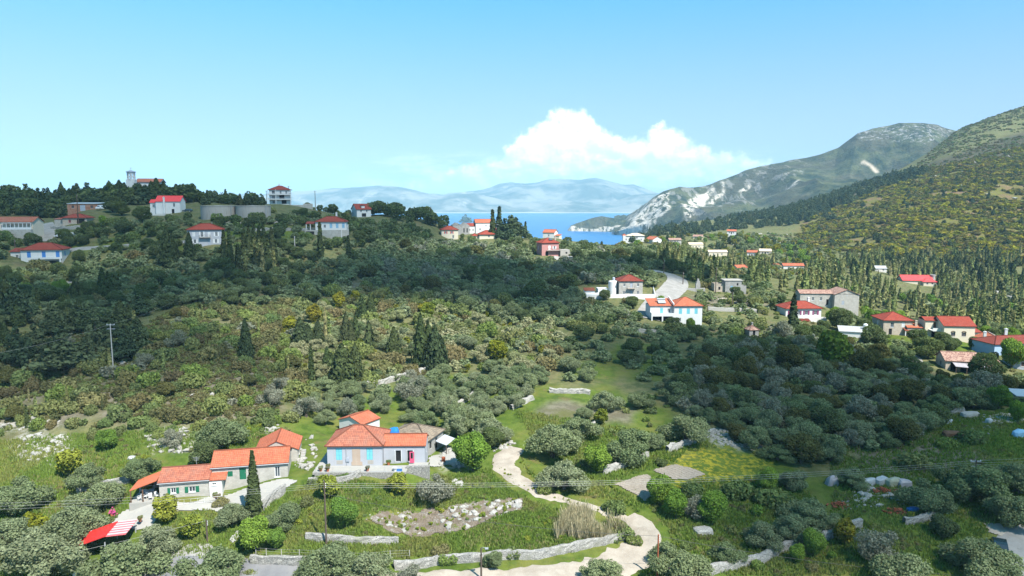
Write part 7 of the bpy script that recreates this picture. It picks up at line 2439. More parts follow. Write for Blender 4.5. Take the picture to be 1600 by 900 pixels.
scatter([(OL, .55), ('dark_broad', .3), ('shrub', .15)], [(1095, 440), (1210, 455), (1250, 485), (1230, 530), (1110, 540), (1080, 500)], 70, 3, 6, 'dark tree around the ruins and the white garden wall', 'trees around the ruins', 19)
scatter([(OL, .5), ('dark_broad', .3), ('broad', .2)], [(1230, 480), (1330, 490), (1450, 520), (1600, 530), (1640, 590), (1500, 590), (1330, 560), (1230, 530)], 60, 4, 6.5, 'dark tree between the red roofed houses on the right', 'trees between the right houses', 20)
scatter([('young_conifer', .5), (OL, .3), ('broad', .2)], [(1330, 480), (1450, 490), (1640, 520), (1640, 490), (1450, 470), (1330, 455)], 70, 5, 8, 'sunlit tree just behind the red roofed houses on the right', 'sunlit trees behind the right houses', 21)
scatter([('shrub', .4), ('dark_broad', .4), (OL, .2)], [(330, 345), (440, 330), (560, 338), (480, 350), (350, 352)], 26, 2.5, 4.2, 'small tree on the terraces around the round tanks', 'small trees on the tank terraces', 22)

scatter([(OL, .6), ('dark_broad', .3), ('brown_broad', .1)], [(690, 370), (820, 374), (900, 382), (965, 390), (900, 408), (800, 404), (700, 394)], 90, 3.6, 6.2, 'small dark tree around the pink house and the village cluster', 'trees around the pink house', 23)
scatter([(OL, .5), ('dark_broad', .3), ('shrub', .2)], [(880, 470), (1010, 470), (1015, 520), (1100, 512), (1110, 535), (960, 530), (870, 510)], 40, 3, 6, 'olive tree around the villa with turquoise shutters', 'trees around the turquoise shutter villa', 24)

for t in TREES:
    if t['group'] and not t['pri']:
        t['label'], t['group'] = by_kind(t['label'], t['kind'])
# ---- build: the 300 of a kind that show largest are things; the rest of a far wood is one mass ------
byname = {}
for t in TREES:
    byname.setdefault(NAMES[t['kind']], []).append(t)
STUFF_NAME = {'olive_tree': ('olive_grove', 'far part of the grey green olive groves'), 'cypress': ('cypress_plantation', 'distant slender cypresses of the valley plantation'), 'conifer': ('conifer_wood', 'distant conifers at the foot of the hillside'),
              'pine_tree': ('pine_wood', 'dark pines of the hill top wood'), 'leafy_tree': ('leafy_wood', 'distant leafy trees'), 'shrub': ('scrub', 'low scrub'), 'citrus_tree': ('citrus_grove', 'citrus trees')}


def merge_trees(name, lst, label, seed):
    """many far plants as one mass"""
    rng = np.random.default_rng(seed)
    bym = {}
    for t in lst:
        bym.setdefault(KINDS[t['kind']][0], []).append(t)
    mats, V, F, T, RN, MI, b = [], [], [], [], [], [], 0
    for mi, (mn, ts) in enumerate(bym.items()):
        mats.append(MAT[mn])
        for t in ts:
            v, f, tn = tree_geo(t['kind'], int(rng.integers(KINDS[t['kind']][3])), True)
            a = rng.random() * 6.283
            c, s_ = math.cos(a), math.sin(a)
            x = v * np.array([t['s'] * t['sx'], t['s'] * t['sx'], t['s'] * t.get('sz', 1)])
            x = np.stack([x[:, 0] * c - x[:, 1] * s_, x[:, 0] * s_ + x[:, 1] * c, x[:, 2]], 1) + t['p'] - np.array([0, 0, .1 * t['s'] if KINDS[t['kind']][1] in ('olive', 'broad') else .02])
            V.append(x)
            F.append(f + b)
            T.append(tn)
            RN.append(np.full(len(v), rng.random()))
            MI.append(np.full(len(f), mi))
            b += len(v)
    o = link(name, npmesh(name, np.concatenate(V), np.concatenate(F), mats, {'tone': np.concatenate(T), 'rnd': np.concatenate(RN)}, np.concatenate(MI)))
    return props(o, label, None, None, 'stuff')


rt = random.Random(5)
for nm, lst in byname.items():
    lst.sort(key=lambda t: (not t['pri'], -t['size']))
    keep, rest = lst[:295], lst[295:]
    protos = {}
    for t in keep:
        kd = t['kind']
        var = rt.randrange(KINDS[kd][3])
        far = t['size'] < 17
        parts = t['size'] > 24 and KINDS[kd][1]
        sink = .06 * t['s'] if KINDS[kd][1] in ('olive', 'broad') else .03 * t['s']
        locz = (t['p'][0], t['p'][1], t['p'][2] - sink)
        rot = rt.random() * 6.283
        sc_ = (t['s'] * t['sx'], t['s'] * t['sx'], t['s'] * t.get('sz', 1))
        if parts:
            e = empty(nm, locz, rot, t['label'], CATS[nm], t['group'])
            e.scale = sc_
            link('trunk', trunk_mesh(kd, var), e)
            link('crown', tree_mesh(kd, var, far), e)
        else:
            o = link(nm, tree_mesh(kd, var, far))
            o.location, o.rotation_euler, o.scale = locz, (0, 0, rot), sc_
            props(o, t['label'], CATS[nm], t['group'])
    if rest:
        merge_trees(STUFF_NAME[nm][0], rest, STUFF_NAME[nm][1], 3)
print('TREES', {k: len(v) for k, v in byname.items()})


# ---- masses on the far slopes -------------------------------------------------------------------
def mass(name, label, kinds, polys, n_, smin, smax, seed, thr=0.0, freq=40, sxr=(.9, 1.4), hide=True):
    rng = np.random.default_rng(seed)
    names, ww = zip(*kinds)
    ww = np.array(ww) / sum(ww)
    out = []
    for poly in polys:
        P = strew(poly, n_ * 3, rng, EXM if hide else None)
        P = P[fbm(P[:, 0] / freq, P[:, 1] / freq, 3, seed) > thr][:n_]
        if True:
            for x, y, z in zip(P[:, 0], P[:, 1], gz(P[:, 0], P[:, 1])):
                kd = names[rng.choice(len(names), p=ww)]
                s = smin + (smax - smin) * rng.random() ** 1.5
                out.append(dict(kind=kd, p=np.array([x, y, z]), s=s, sx=rng.uniform(*sxr)))
    return merge_trees(name, out, label, seed)


KINDS['hill_scrub'] = ('hillside_leaves', None, lambda s, n_, ls: crown(shrub_lobes(s + 60), n_, ls, s), 4, 120, .1, 60, .13)
mass('pine_forest', 'dark pine forest across the far slope', [('pine', .6), ('conifer', .4)], [[(985, 380), (1000, 366), (1040, 358), (1120, 346), (1200, 330), (1290, 312), (1300, 345), (1200, 356), (1120, 362), (1040, 374)]], 520, 7, 12, 41)
mass('pine_forest', 'dark pine forest running up behind the yellow hillside', [('pine', .6), ('conifer', .4)], [[(1200, 352), (1260, 322), (1340, 292), (1420, 268), (1450, 262), (1450, 274), (1380, 296), (1310, 325), (1250, 352)]], 420, 8, 13, 42)
mass('hillside_scrub', 'yellow and ochre scrub on the right hillside', [('hill_scrub', 1)], [[(1240, 385), (1260, 345), (1350, 305), (1450, 265), (1640, 220), (1640, 420), (1400, 400)]], 8000, 2.2, 7.5, 43, thr=.36, freq=30, sxr=(1, 1.8))
mass('hillside_scrub', 'dull brown scrub on the upper right slope', [('dark_shrub', .35), ('heath', .65)], [[(1400, 285), (1500, 200), (1640, 150), (1640, 250), (1450, 290)]], 3000, 1.8, 5.5, 44, thr=.3, freq=60)
mass('hillside_scrub', 'scattered dark conifers on the right hillside', [('conifer', .6), ('pine', .4)], [[(1250, 380), (1350, 310), (1450, 275), (1640, 250), (1640, 410), (1400, 400)]], 130, 4, 9, 45)
mass('valley_scrub', 'pale green scrub between the far valley houses', [('shrub', .6), ('yellow', .15), ('olive', .25)], [[(960, 385), (1060, 368), (1250, 365), (1400, 400), (1330, 430), (1180, 440), (1060, 405)]], 800, 2.5, 6, 46)
mass('valley_scrub', 'pale olive scrub around the clearings on the right', [('olive', .7), ('shrub', .3)], [[(1480, 440), (1640, 430), (1640, 500), (1540, 500)]], 150, 4, 6.5, 47)
mass('undergrowth', 'undergrowth between the shaded olive trees', [('dark_shrub', .5), ('shrub', .35), ('heath', .15)], [[(-60, 440), (300, 400), (560, 385), (700, 380), (960, 402), (1030, 440), (1000, 500), (870, 505), (700, 478), (560, 445), (300, 480), (-60, 520)]], 700, 1.0, 2.6, 48)
mass('undergrowth', 'undergrowth between the olive trees of the right grove', [('dark_shrub', .5), ('shrub', .3), ('heath', .2)], [[(1000, 640), (1100, 540), (1300, 530), (1640, 590), (1640, 640), (1480, 640), (1400, 700), (1250, 735), (1100, 670)]], 420, 1.0, 2.6, 49)
mass('scrub', 'heath and low scrub covering the brown slope', [('heath', .45), ('shrub', .36), ('dark_shrub', .19)], [[(-100, 520), (200, 520), (300, 470), (450, 465), (470, 600), (430, 650), (300, 662), (150, 662), (-100, 660)]], 7000, .45, 1.7, 50, thr=.3, freq=8)
mass('scrub', 'low bright scrub among the sunlit bushes', [('shrub', .7), ('yellow', .15), ('heath', .15)], [[(430, 470), (560, 445), (700, 480), (870, 505), (900, 570), (800, 590), (690, 580), (560, 606), (460, 640)]], 1000, .7, 2.4, 51, thr=.4, freq=8)
mass('meadow_weeds', 'clumps of weeds in the meadows', [('shrub', .5), ('citrus', .15), ('dark_shrub', .2), ('heath', .15)],
     [[(-40, 690), (420, 660), (460, 700), (400, 900), (-40, 900)], [(440, 760), (820, 740), (980, 830), (900, 850), (450, 870)], [(800, 640), (1100, 700), (1250, 790), (1400, 900), (1000, 900), (860, 720)], [(1300, 650), (1640, 640), (1640, 880), (1300, 900)]], 420, .25, .95, 52, thr=.46, freq=5)
mass('meadow_weeds', 'weeds along the middle of the dirt track', [('shrub', .6), ('citrus', .4)], [[(866, 775), (905, 787), (960, 804), (958, 807), (902, 791), (862, 779)], [(770, 716), (800, 745), (845, 772), (840, 776), (795, 750), (766, 722)], [(808, 718), (850, 765), (858, 765), (815, 715)]], 60, .15, .42, 54, hide=False)
mass('undergrowth', 'low scrub between the right hand houses', [('shrub', .5), ('dark_shrub', .4), ('heath', .1)], [[(1060, 455), (1220, 450), (1340, 480), (1600, 520), (1640, 590), (1480, 590), (1250, 540), (1090, 530), (900, 530), (880, 480), (1010, 470)]], 500, .8, 2.4, 55)
mass('vines', 'small green vines on the stony plot', [('citrus', 1)], [[(570, 812), (640, 800), (812, 780), (810, 796), (735, 824), (640, 836)]], 80, .3, .65, 53, hide=False)


# grass and reeds
def blades(name, label, material, polys, n_, h0, h1, wdt, seed, thr=.4, freq=4, fan=.5, per=5):
    rng = np.random.default_rng(seed)
    Ps = []
    for poly in polys:
        P = strew(poly, n_ * 2, rng, EXM)
        ok = fbm(P[:, 0] / freq, P[:, 1] / freq, 3, seed) > thr
        Ps.append(P[ok][:n_])
    P = np.repeat(np.concatenate(Ps), per, 0) + rng.normal(size=(sum(len(q) for q in Ps) * per, 2)) * .12
    z = gz(P[:, 0], P[:, 1])
    k = len(P)
    hh = h0 + (h1 - h0) * rng.random(k)
    a = rng.random(k) * 6.283
    lx, ly = rng.normal(size=k) * fan * hh * .5, rng.normal(size=k) * fan * hh * .5
    w = wdt * (.6 + .8 * rng.random(k))
    V = np.stack([np.stack([P[:, 0] - w * np.cos(a), P[:, 1] - w * np.sin(a), z - .05], 1), np.stack([P[:, 0] + w * np.cos(a), P[:, 1] + w * np.sin(a), z - .05], 1),
                  np.stack([P[:, 0] + lx + w * .5 * np.cos(a), P[:, 1] + ly + w * .5 * np.sin(a), z + hh], 1), np.stack([P[:, 0] + lx - w * .5 * np.cos(a), P[:, 1] + ly - w * .5 * np.sin(a), z + hh * .96], 1)], 1).reshape(-1, 3)
    F = np.arange(4 * k).reshape(-1, 4)
    rn = np.repeat((fbm(P[:, 0] / 6, P[:, 1] / 6, 3, seed + 1) * 1.3 - .15 + .25 * rng.random(k)) % 1, 4)
    o = link(name, npmesh(name, V, F, MAT[material], {'tone': np.repeat(.75 + .5 * rng.random(k), 4), 'rnd': rn}))
    return props(o, label, None, None, 'stuff')


blades('reeds', 'dry brown reed bed beside the dirt track', 'reed_stalks', [[(868, 842), (890, 806), (950, 806), (990, 826), (984, 840), (930, 850)]], 1500, 1.2, 2.6, .035, 61, thr=.3, fan=.35, per=3)
blades('grass', 'tall meadow grass', 'grass_blades',
       [[(-40, 690), (420, 660), (460, 700), (400, 900), (-40, 900)], [(440, 750), (820, 730), (980, 830), (900, 862), (450, 880)], [(800, 640), (1100, 690), (1250, 760), (1400, 900), (1000, 900), (860, 720)], [(1300, 650), (1640, 640), (1640, 900), (1300, 900)]], 12000, .15, .5, .06, 62, thr=.22)
# ================================================================== SMALL THINGS
def pole(px, py, hpx, label, material, kind='cross', d=None, rz=0.0):
    p = hit(px, py) if d is None else col_at(px, d)
    w = p[1] * math.cos(PITCH) - (p[2] - CAM_Z) * math.sin(PITCH)
    H = hpx * w / FPX / math.cos(math.atan2(CAM_Z - p[2], p[1]))
    e = empty('utility_pole', p, rz, label, 'utility pole', None)
    r = .13 if p[1] < 200 else .2
    mb = MB()
    mb.tube([(0, 0, -.5), (0, 0, H * .5), (0, 0, H)], [r, r * .85, r * .68], 8)
    mb.build('post', MAT[material], e)
    if kind in ('cross', 'double'):
        zs = (H - .25,) if kind == 'cross' else (H - .25, H - 1.1)
        for z in zs:
            mb = MB()
            mb.box(-.85, .85, r * .8, r * .8 + .1, z - .06, z + .06)
            mb.build('crossarm', MAT['steel'], e)
        for x in (-.75, 0, .75):
            mb = MB()
            mb.lathe([(.05, H - .19), (.07, H - .12), (.05, H - .04), (0, H)], 8, x, r * .8 + .05)
            mb.build('insulator', MAT['white_paint'], e)
    elif kind == 'lamp':
        mb = MB()
        mb.tube([(0, 0, H - .2), (.25, -.2, H + .15), (.6, -.5, H + .2)], .035, 5)
        mb.box(.5, .9, -.75, -.45, H + .15, H + .27)
        mb.build('street_lamp', MAT['steel'], e)
    elif kind == 'small':
        for k in range(3):
            mb = MB()
            mb.lathe([(.05, H - .3 - k * .25), (.06, H - .22 - k * .25), (0, H - .18 - k * .25)], 7, r * .9 + .03, 0)
            mb.build('insulator', MAT['white_paint'], e)
    return np.array([p[0], p[1], p[2] + H])


A = pole(510, 852, 92, 'dark wooden utility pole in the grass below the terrace of the grey house', 'pole_wood', 'small')
B = pole(1522, 765, 44, 'dark wooden utility pole half hidden by olive trees on the right', 'pole_wood', 'double')
C_ = pole(177, 577, 70, 'tall pale concrete utility pole among pines on the left slope', 'pole_concrete', 'double')
D_ = pole(324, 846, 32, 'short pale utility pole in front of the long house', 'pole_wood', 'small')
E_ = pole(752, 906, 46, 'thin pole with a street lamp at the bottom edge', 'pole_wood', 'lamp')
F_ = pole(1027, 903, 62, 'rusty brown utility pole beside the white track at the bottom edge', 'rust', 'small')
pole(1144, 482, 26, 'thin wooden utility pole in front of the ruins', 'pole_wood', 'small')
pole(1118, 458, 40, 'thin dark utility pole right of the flat topped ruin', 'pole_wood', 'small')
pole(1067, 445, 20, 'utility pole on the outside of the road bend', 'pole_wood', 'small')
pole(1037, 430, 24, 'utility pole at the far end of the road', 'pole_wood', 'small')
pole(123, 350, 46, 'utility pole left of the brick building door', 'pole_wood', 'small')
pole(493, None, 30, 'thin utility pole on the crest right of the three storey house', 'pole_wood', 'cross', d=395)
pole(452, None, 30, 'thin utility pole touching the three storey house', 'pole_wood', 'cross', d=392)
pole(417, None, 24, 'thin utility pole left of the three storey house', 'pole_wood', 'cross', d=400)
pole(673, None, 30, 'utility pole with a transformer on the crest above the sea', 'pole_wood', 'double', d=410)
pole(461, 395, 26, 'thin pale utility pole below the villa with pale blue shutters', 'pole_concrete', 'small')
pole(24, 392, 18, 'thin utility pole behind the white villa with blue shutters', 'pole_wood', 'small')
pole(606, None, 20, 'thin utility pole behind the gabled crest house', 'pole_wood', 'small', d=425)


def wire(p, q, sag, label, material='wire_metal', r=.013):
    t = np.linspace(0, 1, 28)
    pts = [p * (1 - a) + q * a - np.array([0, 0, sag * 4 * a * (1 - a)]) for a in t]
    mb = MB()
    mb.tube(pts, r, 4)
    o = mb.build('overhead_wire', MAT[material])
    props(o, label, 'wire', 'overhead wires')


left = [onray(-60, 788 + k * 5, 84) for k in range(3)]
right = [onray(1700, 708 + k * 7, 112) for k in range(3)]
for k in range(3):
    off = np.array([0, 0, -.22 - .27 * k])
    wire(left[k], A + off, .4, 'thin pale overhead wire crossing in front of the long house')
    wire(A + off, B + np.array([(k - 1) * .7, 0, -.1 - .3 * k]), 1.1, 'thin pale overhead wire crossing above the meadows')
    wire(B + np.array([(k - 1) * .7, 0, -.1 - .3 * k]), right[k], .2, 'thin pale overhead wire leaving the right hand pole')
wire(onray(-60, 898, 80), D_ + np.array([0, 0, -.15]), .3, 'thick pale overhead cable rising from the bottom left corner', r=.018)
wire(D_ + np.array([0, 0, -.15]), onray(378, 795, 95), .4, 'overhead cable from the short pale pole towards the house', r=.013)
wire(D_ + np.array([0, 0, -.2]), onray(296, 790, 95), .2, 'overhead cable from the short pale pole to the house corner', r=.013)
wire(A + np.array([0, 0, -1.6]), F_ + np.array([0, 0, -.2]), 1.0, 'dark overhead cable from the wooden pole to the rusty pole', 'wire_dark', .02)
wire(F_ + np.array([0, 0, -.2]), onray(1660, 905, 84), 1.2, 'dark overhead cable leaving the rusty pole to the right', 'wire_dark', .02)
wire(C_ + np.array([0, 0, -.1]), onray(-60, 560, 120), .8, 'overhead wire leaving the concrete pole to the left', r=.013)
wire(C_ + np.array([0, 0, -.1]), onray(300, 455, 215), 1.0, 'overhead wire leaving the concrete pole uphill', r=.013)


def car(p, rz, body, label, name='parked_car', van=False, L=4.2):
    e = empty(name, p, rz, label, 'car' if not van else 'van')
    W_ = .86
    prof = [(-.5, .28), (-.5, .62), (-.46, .78), (-.26, .86), (-.13, 1.34), (.02, 1.42), (.22, 1.40), (.37, 1.28), (.47, .92), (.5, .8), (.5, .28)]
    if van:
        prof = [(-.5, .3), (-.5, .8), (-.46, .95), (-.36, 1.05), (-.27, 1.75), (-.15, 1.9), (.4, 1.92), (.48, 1.85), (.5, 1.0), (.5, .3)]
    mb = MB()
    P = [(x * L, z) for x, z in prof]
    inset = lambda z: W_ * (1.0 if z < 1.0 else 1.0 - (z - 1.0) * .3)
    for s in (-1, 1):
        f = [(x, s * inset(z), z) for x, z in P]
        mb.face(f if s < 0 else f[::-1])
    for k in range(len(P)):
        (xa, za), (xb, zb) = P[k], P[(k + 1) % len(P)]
        mb.face([(xa, -inset(za), za), (xa, inset(za), za), (xb, inset(zb), zb), (xb, -inset(zb), zb)])
    mb.build('body', MAT[body], e)
    z0, z1 = (.95, 1.3) if not van else (1.15, 1.65)
    mb = MB()
    for s in (-1, 1):
        w0, w1 = inset(z0) + .008, inset(z1) + .008
        mb.face([(-.16 * L, s * w0, z0), (.40 * L, s * w0, z0), (.33 * L, s * w1, z1), (-.10 * L, s * w1, z1)])
    mb.build('side_window', MAT['glass'], e)
    mb = MB()
    k0, k1 = ((-.25, .9), (-.145, 1.29)) if not van else ((-.355, 1.1), (-.285, 1.68))
    mb.face([(k0[0] * L - .01, -.7, k0[1] + .02), (k0[0] * L - .01, .7, k0[1] + .02), (k1[0] * L - .01, .62, k1[1]), (k1[0] * L - .01, -.62, k1[1])])
    mb.build('windscreen', MAT['glass'], e)
    for x in (-.31, .31):
        for s in (-1, 1):
            mb = MB()
            mb.tube([(x * L, s * (W_ - .14), .31), (x * L, s * (W_ + .03), .31)], .31, 14)
            wl = mb.build('wheel', MAT['black_rubber'], e)
            mb = MB()
            mb.tube([(x * L, s * (W_ + .031), .31), (x * L, s * (W_ + .045), .31)], .19, 12)
            mb.build('rim', MAT['steel'], wl)
    for s in (-.6, .6):
        mb = MB()
        mb.box(-.5 * L - .02, -.5 * L + .05, s - .16, s + .16, .62, .76)
        mb.build('headlight', MAT['white_paint'], e)
    return e


p = col_at(820, 335)
car(p + (0, 0, .1), R(25), 'car_white', 'white car parked among olives left of the pink house')
car(onray(293, 331, 320), R(5), 'car_dark', 'dark car parked right of the white house with the bright red roof')
car(onray(1562, 862, 88), R(60), 'car_dark', 'dark green car parked under the olive tree in the bottom right corner')
p = col_at(107, 276)
car(p + (0, 0, .1), R(5), 'car_white', 'long white car under the low cottage on the left hill', L=5.4)
p = col_at(94, 276)
car(p + (0, 0, .1), R(12), 'car_white', 'short white car left of the long white one on the left hill', L=3.8)
p = onray(158, 327, 326)
car(p, R(80), 'car_white', 'white van beside the unfinished brick building', 'parked_van', True, 5.0)


def chair(p, rz, label):
    e = empty('garden_chair', p, rz, label, 'chair', 'white garden chairs on the porch')
    mb = MB(); mb.box(-.24, .24, -.24, .22, .40, .45); mb.build('seat', MAT['white_paint'], e)
    mb = MB(); mb.obox((0, .27, .68), (.24, 0, 0), (0, .02, 0), (0, .05, .24)); mb.build('backrest', MAT['white_paint'], e)
    for x in (-.21, .21):
        for y in (-.2, .19):
            mb = MB(); mb.tube([(x, y, 0), (x, y, .40)], .025, 5); mb.build('leg', MAT['white_paint'], e)
        mb = MB(); mb.box(x - .03, x + .03, -.22, .24, .62, .66); mb.build('armrest', MAT['white_paint'], e)


for k, lab in enumerate(('white garden chair at the left end of the porch', 'white garden chair second from the left on the porch', 'white garden chair third from the left on the porch', 'white garden chair nearest the house wall on the porch')):
    chair(PORCH[k], PORCH_RZ + (k - 1.5) * .6, lab)
e = empty('garden_table', (PORCH[1][0] + .2, PORCH[1][1] + .9, PORCH[1][2]), PORCH_RZ, 'white garden table behind the chairs on the porch', 'table')
mb = MB(); mb.lathe([(0, .70), (.5, .70), (.5, .74), (0, .745)], 16); mb.build('table_top', MAT['white_paint'], e)
mb = MB(); mb.tube([(0, 0, 0), (0, 0, .7)], .05, 8); mb.build('leg', MAT['white_paint'], e)
e = empty('swing_seat', SWING, PORCH_RZ, 'grey garden swing seat under the porch roof', 'swing seat')
mb = MB(); mb.box(-.8, .8, -.25, .25, .42, .5); mb.build('seat', MAT['grey_paint'], e)
mb = MB(); mb.box(-.8, .8, .26, .32, .5, 1.0); mb.build('backrest', MAT['grey_paint'], e)
mb = MB()
for s in (-1, 1):
    mb.tube([(s * .95, -.6, 0), (s * .95, 0, 1.6), (s * .95, .6, 0)], .03, 5)
mb.tube([(-.95, 0, 1.6), (.95, 0, 1.6)], .03, 5)
mb.build('frame', MAT['steel'], e)


def pot(p, label, plant='shrub', s=.8, material='terracotta'):
    e = empty('flower_pot', p, 0, label, 'flower pot')
    mb = MB(); mb.lathe([(0, 0), (.16, 0), (.24, .36), (.27, .37), (.27, .43), (.22, .43), (.2, .38), (0, .37)], 14); mb.build('pot', MAT[material], e)
    o = link('plant', tree_mesh(plant, 1, False), e)
    o.location, o.scale = (0, 0, .36), (s, s, s * 1.3)


for p, lab in zip(POTS_A, ('terracotta pot with a green plant on the front terrace of the long house', 'terracotta pot standing on the white yard below the porch', 'terracotta pot beside the white lean-to door')):
    pot(p, lab)
for p, lab, pl in zip(POTS_B, ('terracotta pot at the far left end of the white terrace', 'terracotta pot with red brown plant at the left of the terrace', 'terracotta pot under the left turquoise shutter', 'terracotta pot in the middle of the terrace edge', 'terracotta pot in front of the right wing'), ('shrub', 'heath', 'shrub', 'heath', 'dark_shrub')):
    pot(p, lab, pl)
p = hit(176, 808)
e = empty('flower_pot', p, 0, 'pot with pink purple blossom at the edge of the white yard', 'flower pot')
mb = MB(); mb.lathe([(0, 0), (.18, 0), (.26, .4), (0, .4)], 12); mb.build('pot', MAT['terracotta'], e)
mb = MB()
rr = random.Random(4)
for k in range(40):
    c = np.array([rr.gauss(0, .25), rr.gauss(0, .25), .75 + rr.gauss(0, .2)])
    mb.obox(c, (.07, .02, 0), (0, .07, .02), (.01, 0, .05))
mb.build('blossom', MAT['blossom_pink'], e)
e = empty('wash_basin', BASIN, 0, 'white tub on the right part of the terrace edge', 'tub')
mb = MB(); mb.lathe([(0, 0), (.3, 0), (.38, .5), (.4, .52), (.36, .52), (.3, .1), (0, .08)], 16); mb.build('tub', MAT['white_paint'], e)
mb = MB(); mb.lathe([(.4, .40), (.42, .44), (.4, .48)], 16); mb.build('rim', MAT['grey_paint'], e)
e = empty('storage_box', BLUEBOX, 0, 'dark blue box at the right end of the terrace', 'box')
mb = MB(); mb.box(-.4, .4, -.25, .25, 0, .4); mb.build('box_body', MAT['blue_paint'], e)
mb = MB(); mb.box(-.43, .43, -.28, .28, .405, .46); mb.build('lid', MAT['grey_paint'], e)
bp = hit(693, 723)
e = empty('barrel', bp, 0, 'rusty red barrel in the white yard right of the grey house', 'barrel')
mb = MB(); mb.lathe([(0, 0), (.3, 0), (.31, .3), (.33, .32), (.31, .34), (.31, .6), (.33, .62), (.31, .64), (.3, .95), (0, .95)], 14); mb.build('drum', MAT['rust'], e)


def heap(name, p, size, hgt, material, label, cat, seed, piece=None):
    """a lumpy covered heap"""
    rng = np.random.default_rng(seed)
    v, f = I2
    v = np.sign(v) * np.abs(v) ** .55
    d = .8 + .45 * fbm(v[:, 0] * 2 + seed, v[:, 1] * 2 + v[:, 2], 3, seed)[:, None]
    v = v * d * np.array([size[0], size[1], hgt])
    v[:, 2] = np.maximum(v[:, 2], -.1)
    o = link(name, npmesh(name, v, f, MAT[material], smooth=False))
    o.location = tuple(p)
    o.rotation_euler = (0, 0, float(rng.random()) * .5)
    return props(o, label, cat)


heap('tarpaulin', onray(615, 682, 112), (.85, .85), 1.5, 'tarp_blue', 'bright blue tarpaulin bundle between the hip roof and the stone barn', 'tarpaulin', 3)
for k, (px, py, sx, sy, hz, mt, lab) in enumerate([
        (1300, 757, .9, .7, 1.4, 'tarp_lilac', 'pale tarpaulin standing alone left of the long covered stacks'), (1343, 757, .6, .4, .8, 'pale_blue_paint', 'small light blue sheet left of the long covered stacks'),
        (1358, 757, 1.3, .6, 1.1, 'tarp_white', 'white covered stack at the left of the row under the dark olives'), (1378, 756, 1.3, .6, 1.2, 'tarp_white', 'white covered stack second in the row under the dark olives'),
        (1396, 758, 1.3, .7, 1.2, 'tarp_cream', 'cream yellow covered stack in the row under the dark olives'), (1412, 760, 1.1, .7, 1.2, 'tarp_lilac', 'pale lilac covered stack at the right end of the row'),
        (1426, 797, .9, .5, .5, 'tarp_blue', 'blue tarpaulin on the ground below the covered stacks'), (1545, 660, .6, .5, .8, 'tarp_white', 'white bag in the middle of the cluttered yard'),
        (1478, 660, 1.6, .7, .7, 'metal_sheet', 'grey sheet covered heap at the rubble wall'), (1490, 680, 2.2, .9, .8, 'brown_wood', 'dark brown heap below the cluttered yard'), (1516, 650, 1.8, .9, .9, 'concrete', 'grey rubble heap left of the bare yard'),
        (1592, 680, 1.5, .8, 1.0, 'pale_blue_paint', 'pale blue sheet heap at the right edge'), (1528, 690, .7, .6, .9, 'rust', 'rust red heap at the lower edge of the cluttered yard'), (206, 716, .6, .4, .4, 'tarp_white', 'white object lying in the grass above the meadow tree')]):
    heap('tarpaulin' if 'tarp' in mt else 'heap', hit(px, py), (sx, sy), hz, mt, lab, 'tarpaulin' if 'tarp' in mt else 'heap', 20 + k)
for k, (px, py, lab) in enumerate([(1245, 790, 'rusty wood pile in the grass behind the lower right olives'), (1310, 790, 'rusty stone pile left of the path under the covered stacks'), (1378, 768, 'rusty brown pile below the white covered stacks'), (1408, 770, 'rusty brown pile below the cream covered stack'), (1398, 800, 'pile of red brown bricks below the covered stacks')]):
    p = hit(px, py)
    rr = random.Random(k)
    mb = MB()
    for j in range(46):
        a = rr.random() * 6.28
        r_ = abs(rr.gauss(0, .8))
        r_ = min(r_, 1.1)
        c = (r_ * math.cos(a) * 1.5, r_ * math.sin(a) * .7, max(.05, .7 - r_ * .5) * rr.random())
        t = rr.random() * 3.14
        mb.obox(c, (.28 * math.cos(t), .28 * math.sin(t), rr.uniform(-.1, .1)), (-.1 * math.sin(t), .1 * math.cos(t), 0), (0, 0, .08))
    o = mb.build('scrap_pile', MAT['rust'])
    o.location = tuple(p)
    props(o, lab, 'pile')
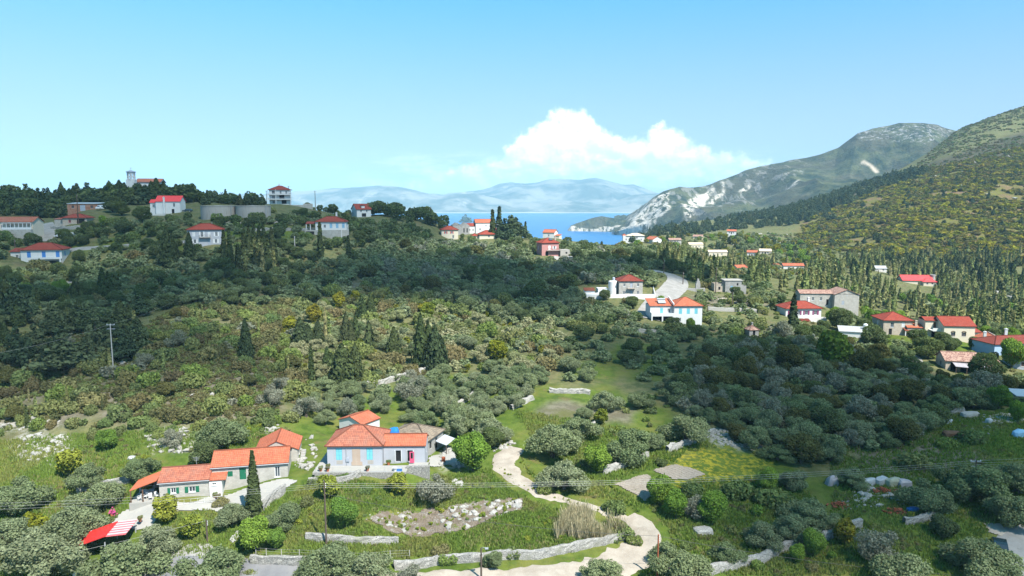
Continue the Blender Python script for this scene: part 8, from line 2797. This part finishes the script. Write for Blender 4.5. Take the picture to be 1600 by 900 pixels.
rocks('stone_rubble', [([(1288, 785), (1340, 775), (1380, 792), (1330, 800)], 60), ([(1340, 772), (1420, 766), (1425, 776), (1345, 782)], 80), ([(1470, 655), (1560, 640), (1560, 675), (1480, 690)], 90)], 'dry_stone', .1, .35, 71)
# grey block building at the far right edge above the cluttered yard
h = House('N1', 'block_shed', 'dark grey block shed at the right edge above the cluttered yard', 'shed', rz=-12)
h.block(-1.2, 4, 0, 4, 2.2, 'grey_plaster', f=[(.4, .1, .9, 1.8, 'dark')], depth=3)
h.roof('shed', -1.2, 4, 0, 4, 2.2, .4, 'metal_sheet', over=.2)
# pale boulder by the right meadow
heap('boulder', hit(1098, 832), (1.3, .9), .7, 'limestone', 'single pale boulder in the grass below the soil plots', 'boulder', 91)
# gate posts of the lane at the bottom left
for px, py, lab in ((126, 888, 'white gate post left of the red canopy'), (118, 902, 'second white gate post at the bottom left lane')):
    p = hit(px, py)
    e = empty('gate_post', p, .2, lab, 'gate post')
    mb = MB(); mb.box(-.22, .22, -.22, .22, -.4, 1.7); mb.build('pillar', MAT['white_plaster'], e)
    mb = MB(); mb.box(-.28, .28, -.28, .28, 1.702, 1.85); mb.build('cap', MAT['concrete'], e)
print('OBJ', len(bpy.data.objects))


def fence(pix, label, h_=1.1):
    Q, _ = line_pts(pix, 2.4)
    e = empty('wire_fence', (Q[0][0], Q[0][1], float(gz(Q[0][0], Q[0][1]))), 0, label, 'fence')
    o = np.array(e.location)
    P = [np.array([x, y, float(gz(x, y))]) - o for x, y in Q]
    for p in P:
        mb = MB()
        mb.tube([p - (0, 0, .3), p + (0, 0, h_)], .045, 5)
        mb.build('post', MAT['pole_concrete'], e)
    for z in (.35, .7, 1.05):
        mb = MB()
        mb.tube([p + (0, 0, z) for p in P], .012, 4)
        mb.build('strand', MAT['wire_metal'], e)


fence([(400, 868), (440, 871), (500, 873), (570, 877), (640, 872)], 'thin wire fence above the dry stone wall by the asphalt road')
fence([(1212, 868), (1260, 856), (1300, 846)], 'thin wire fence just behind the diagonal stone wall at the lower right')
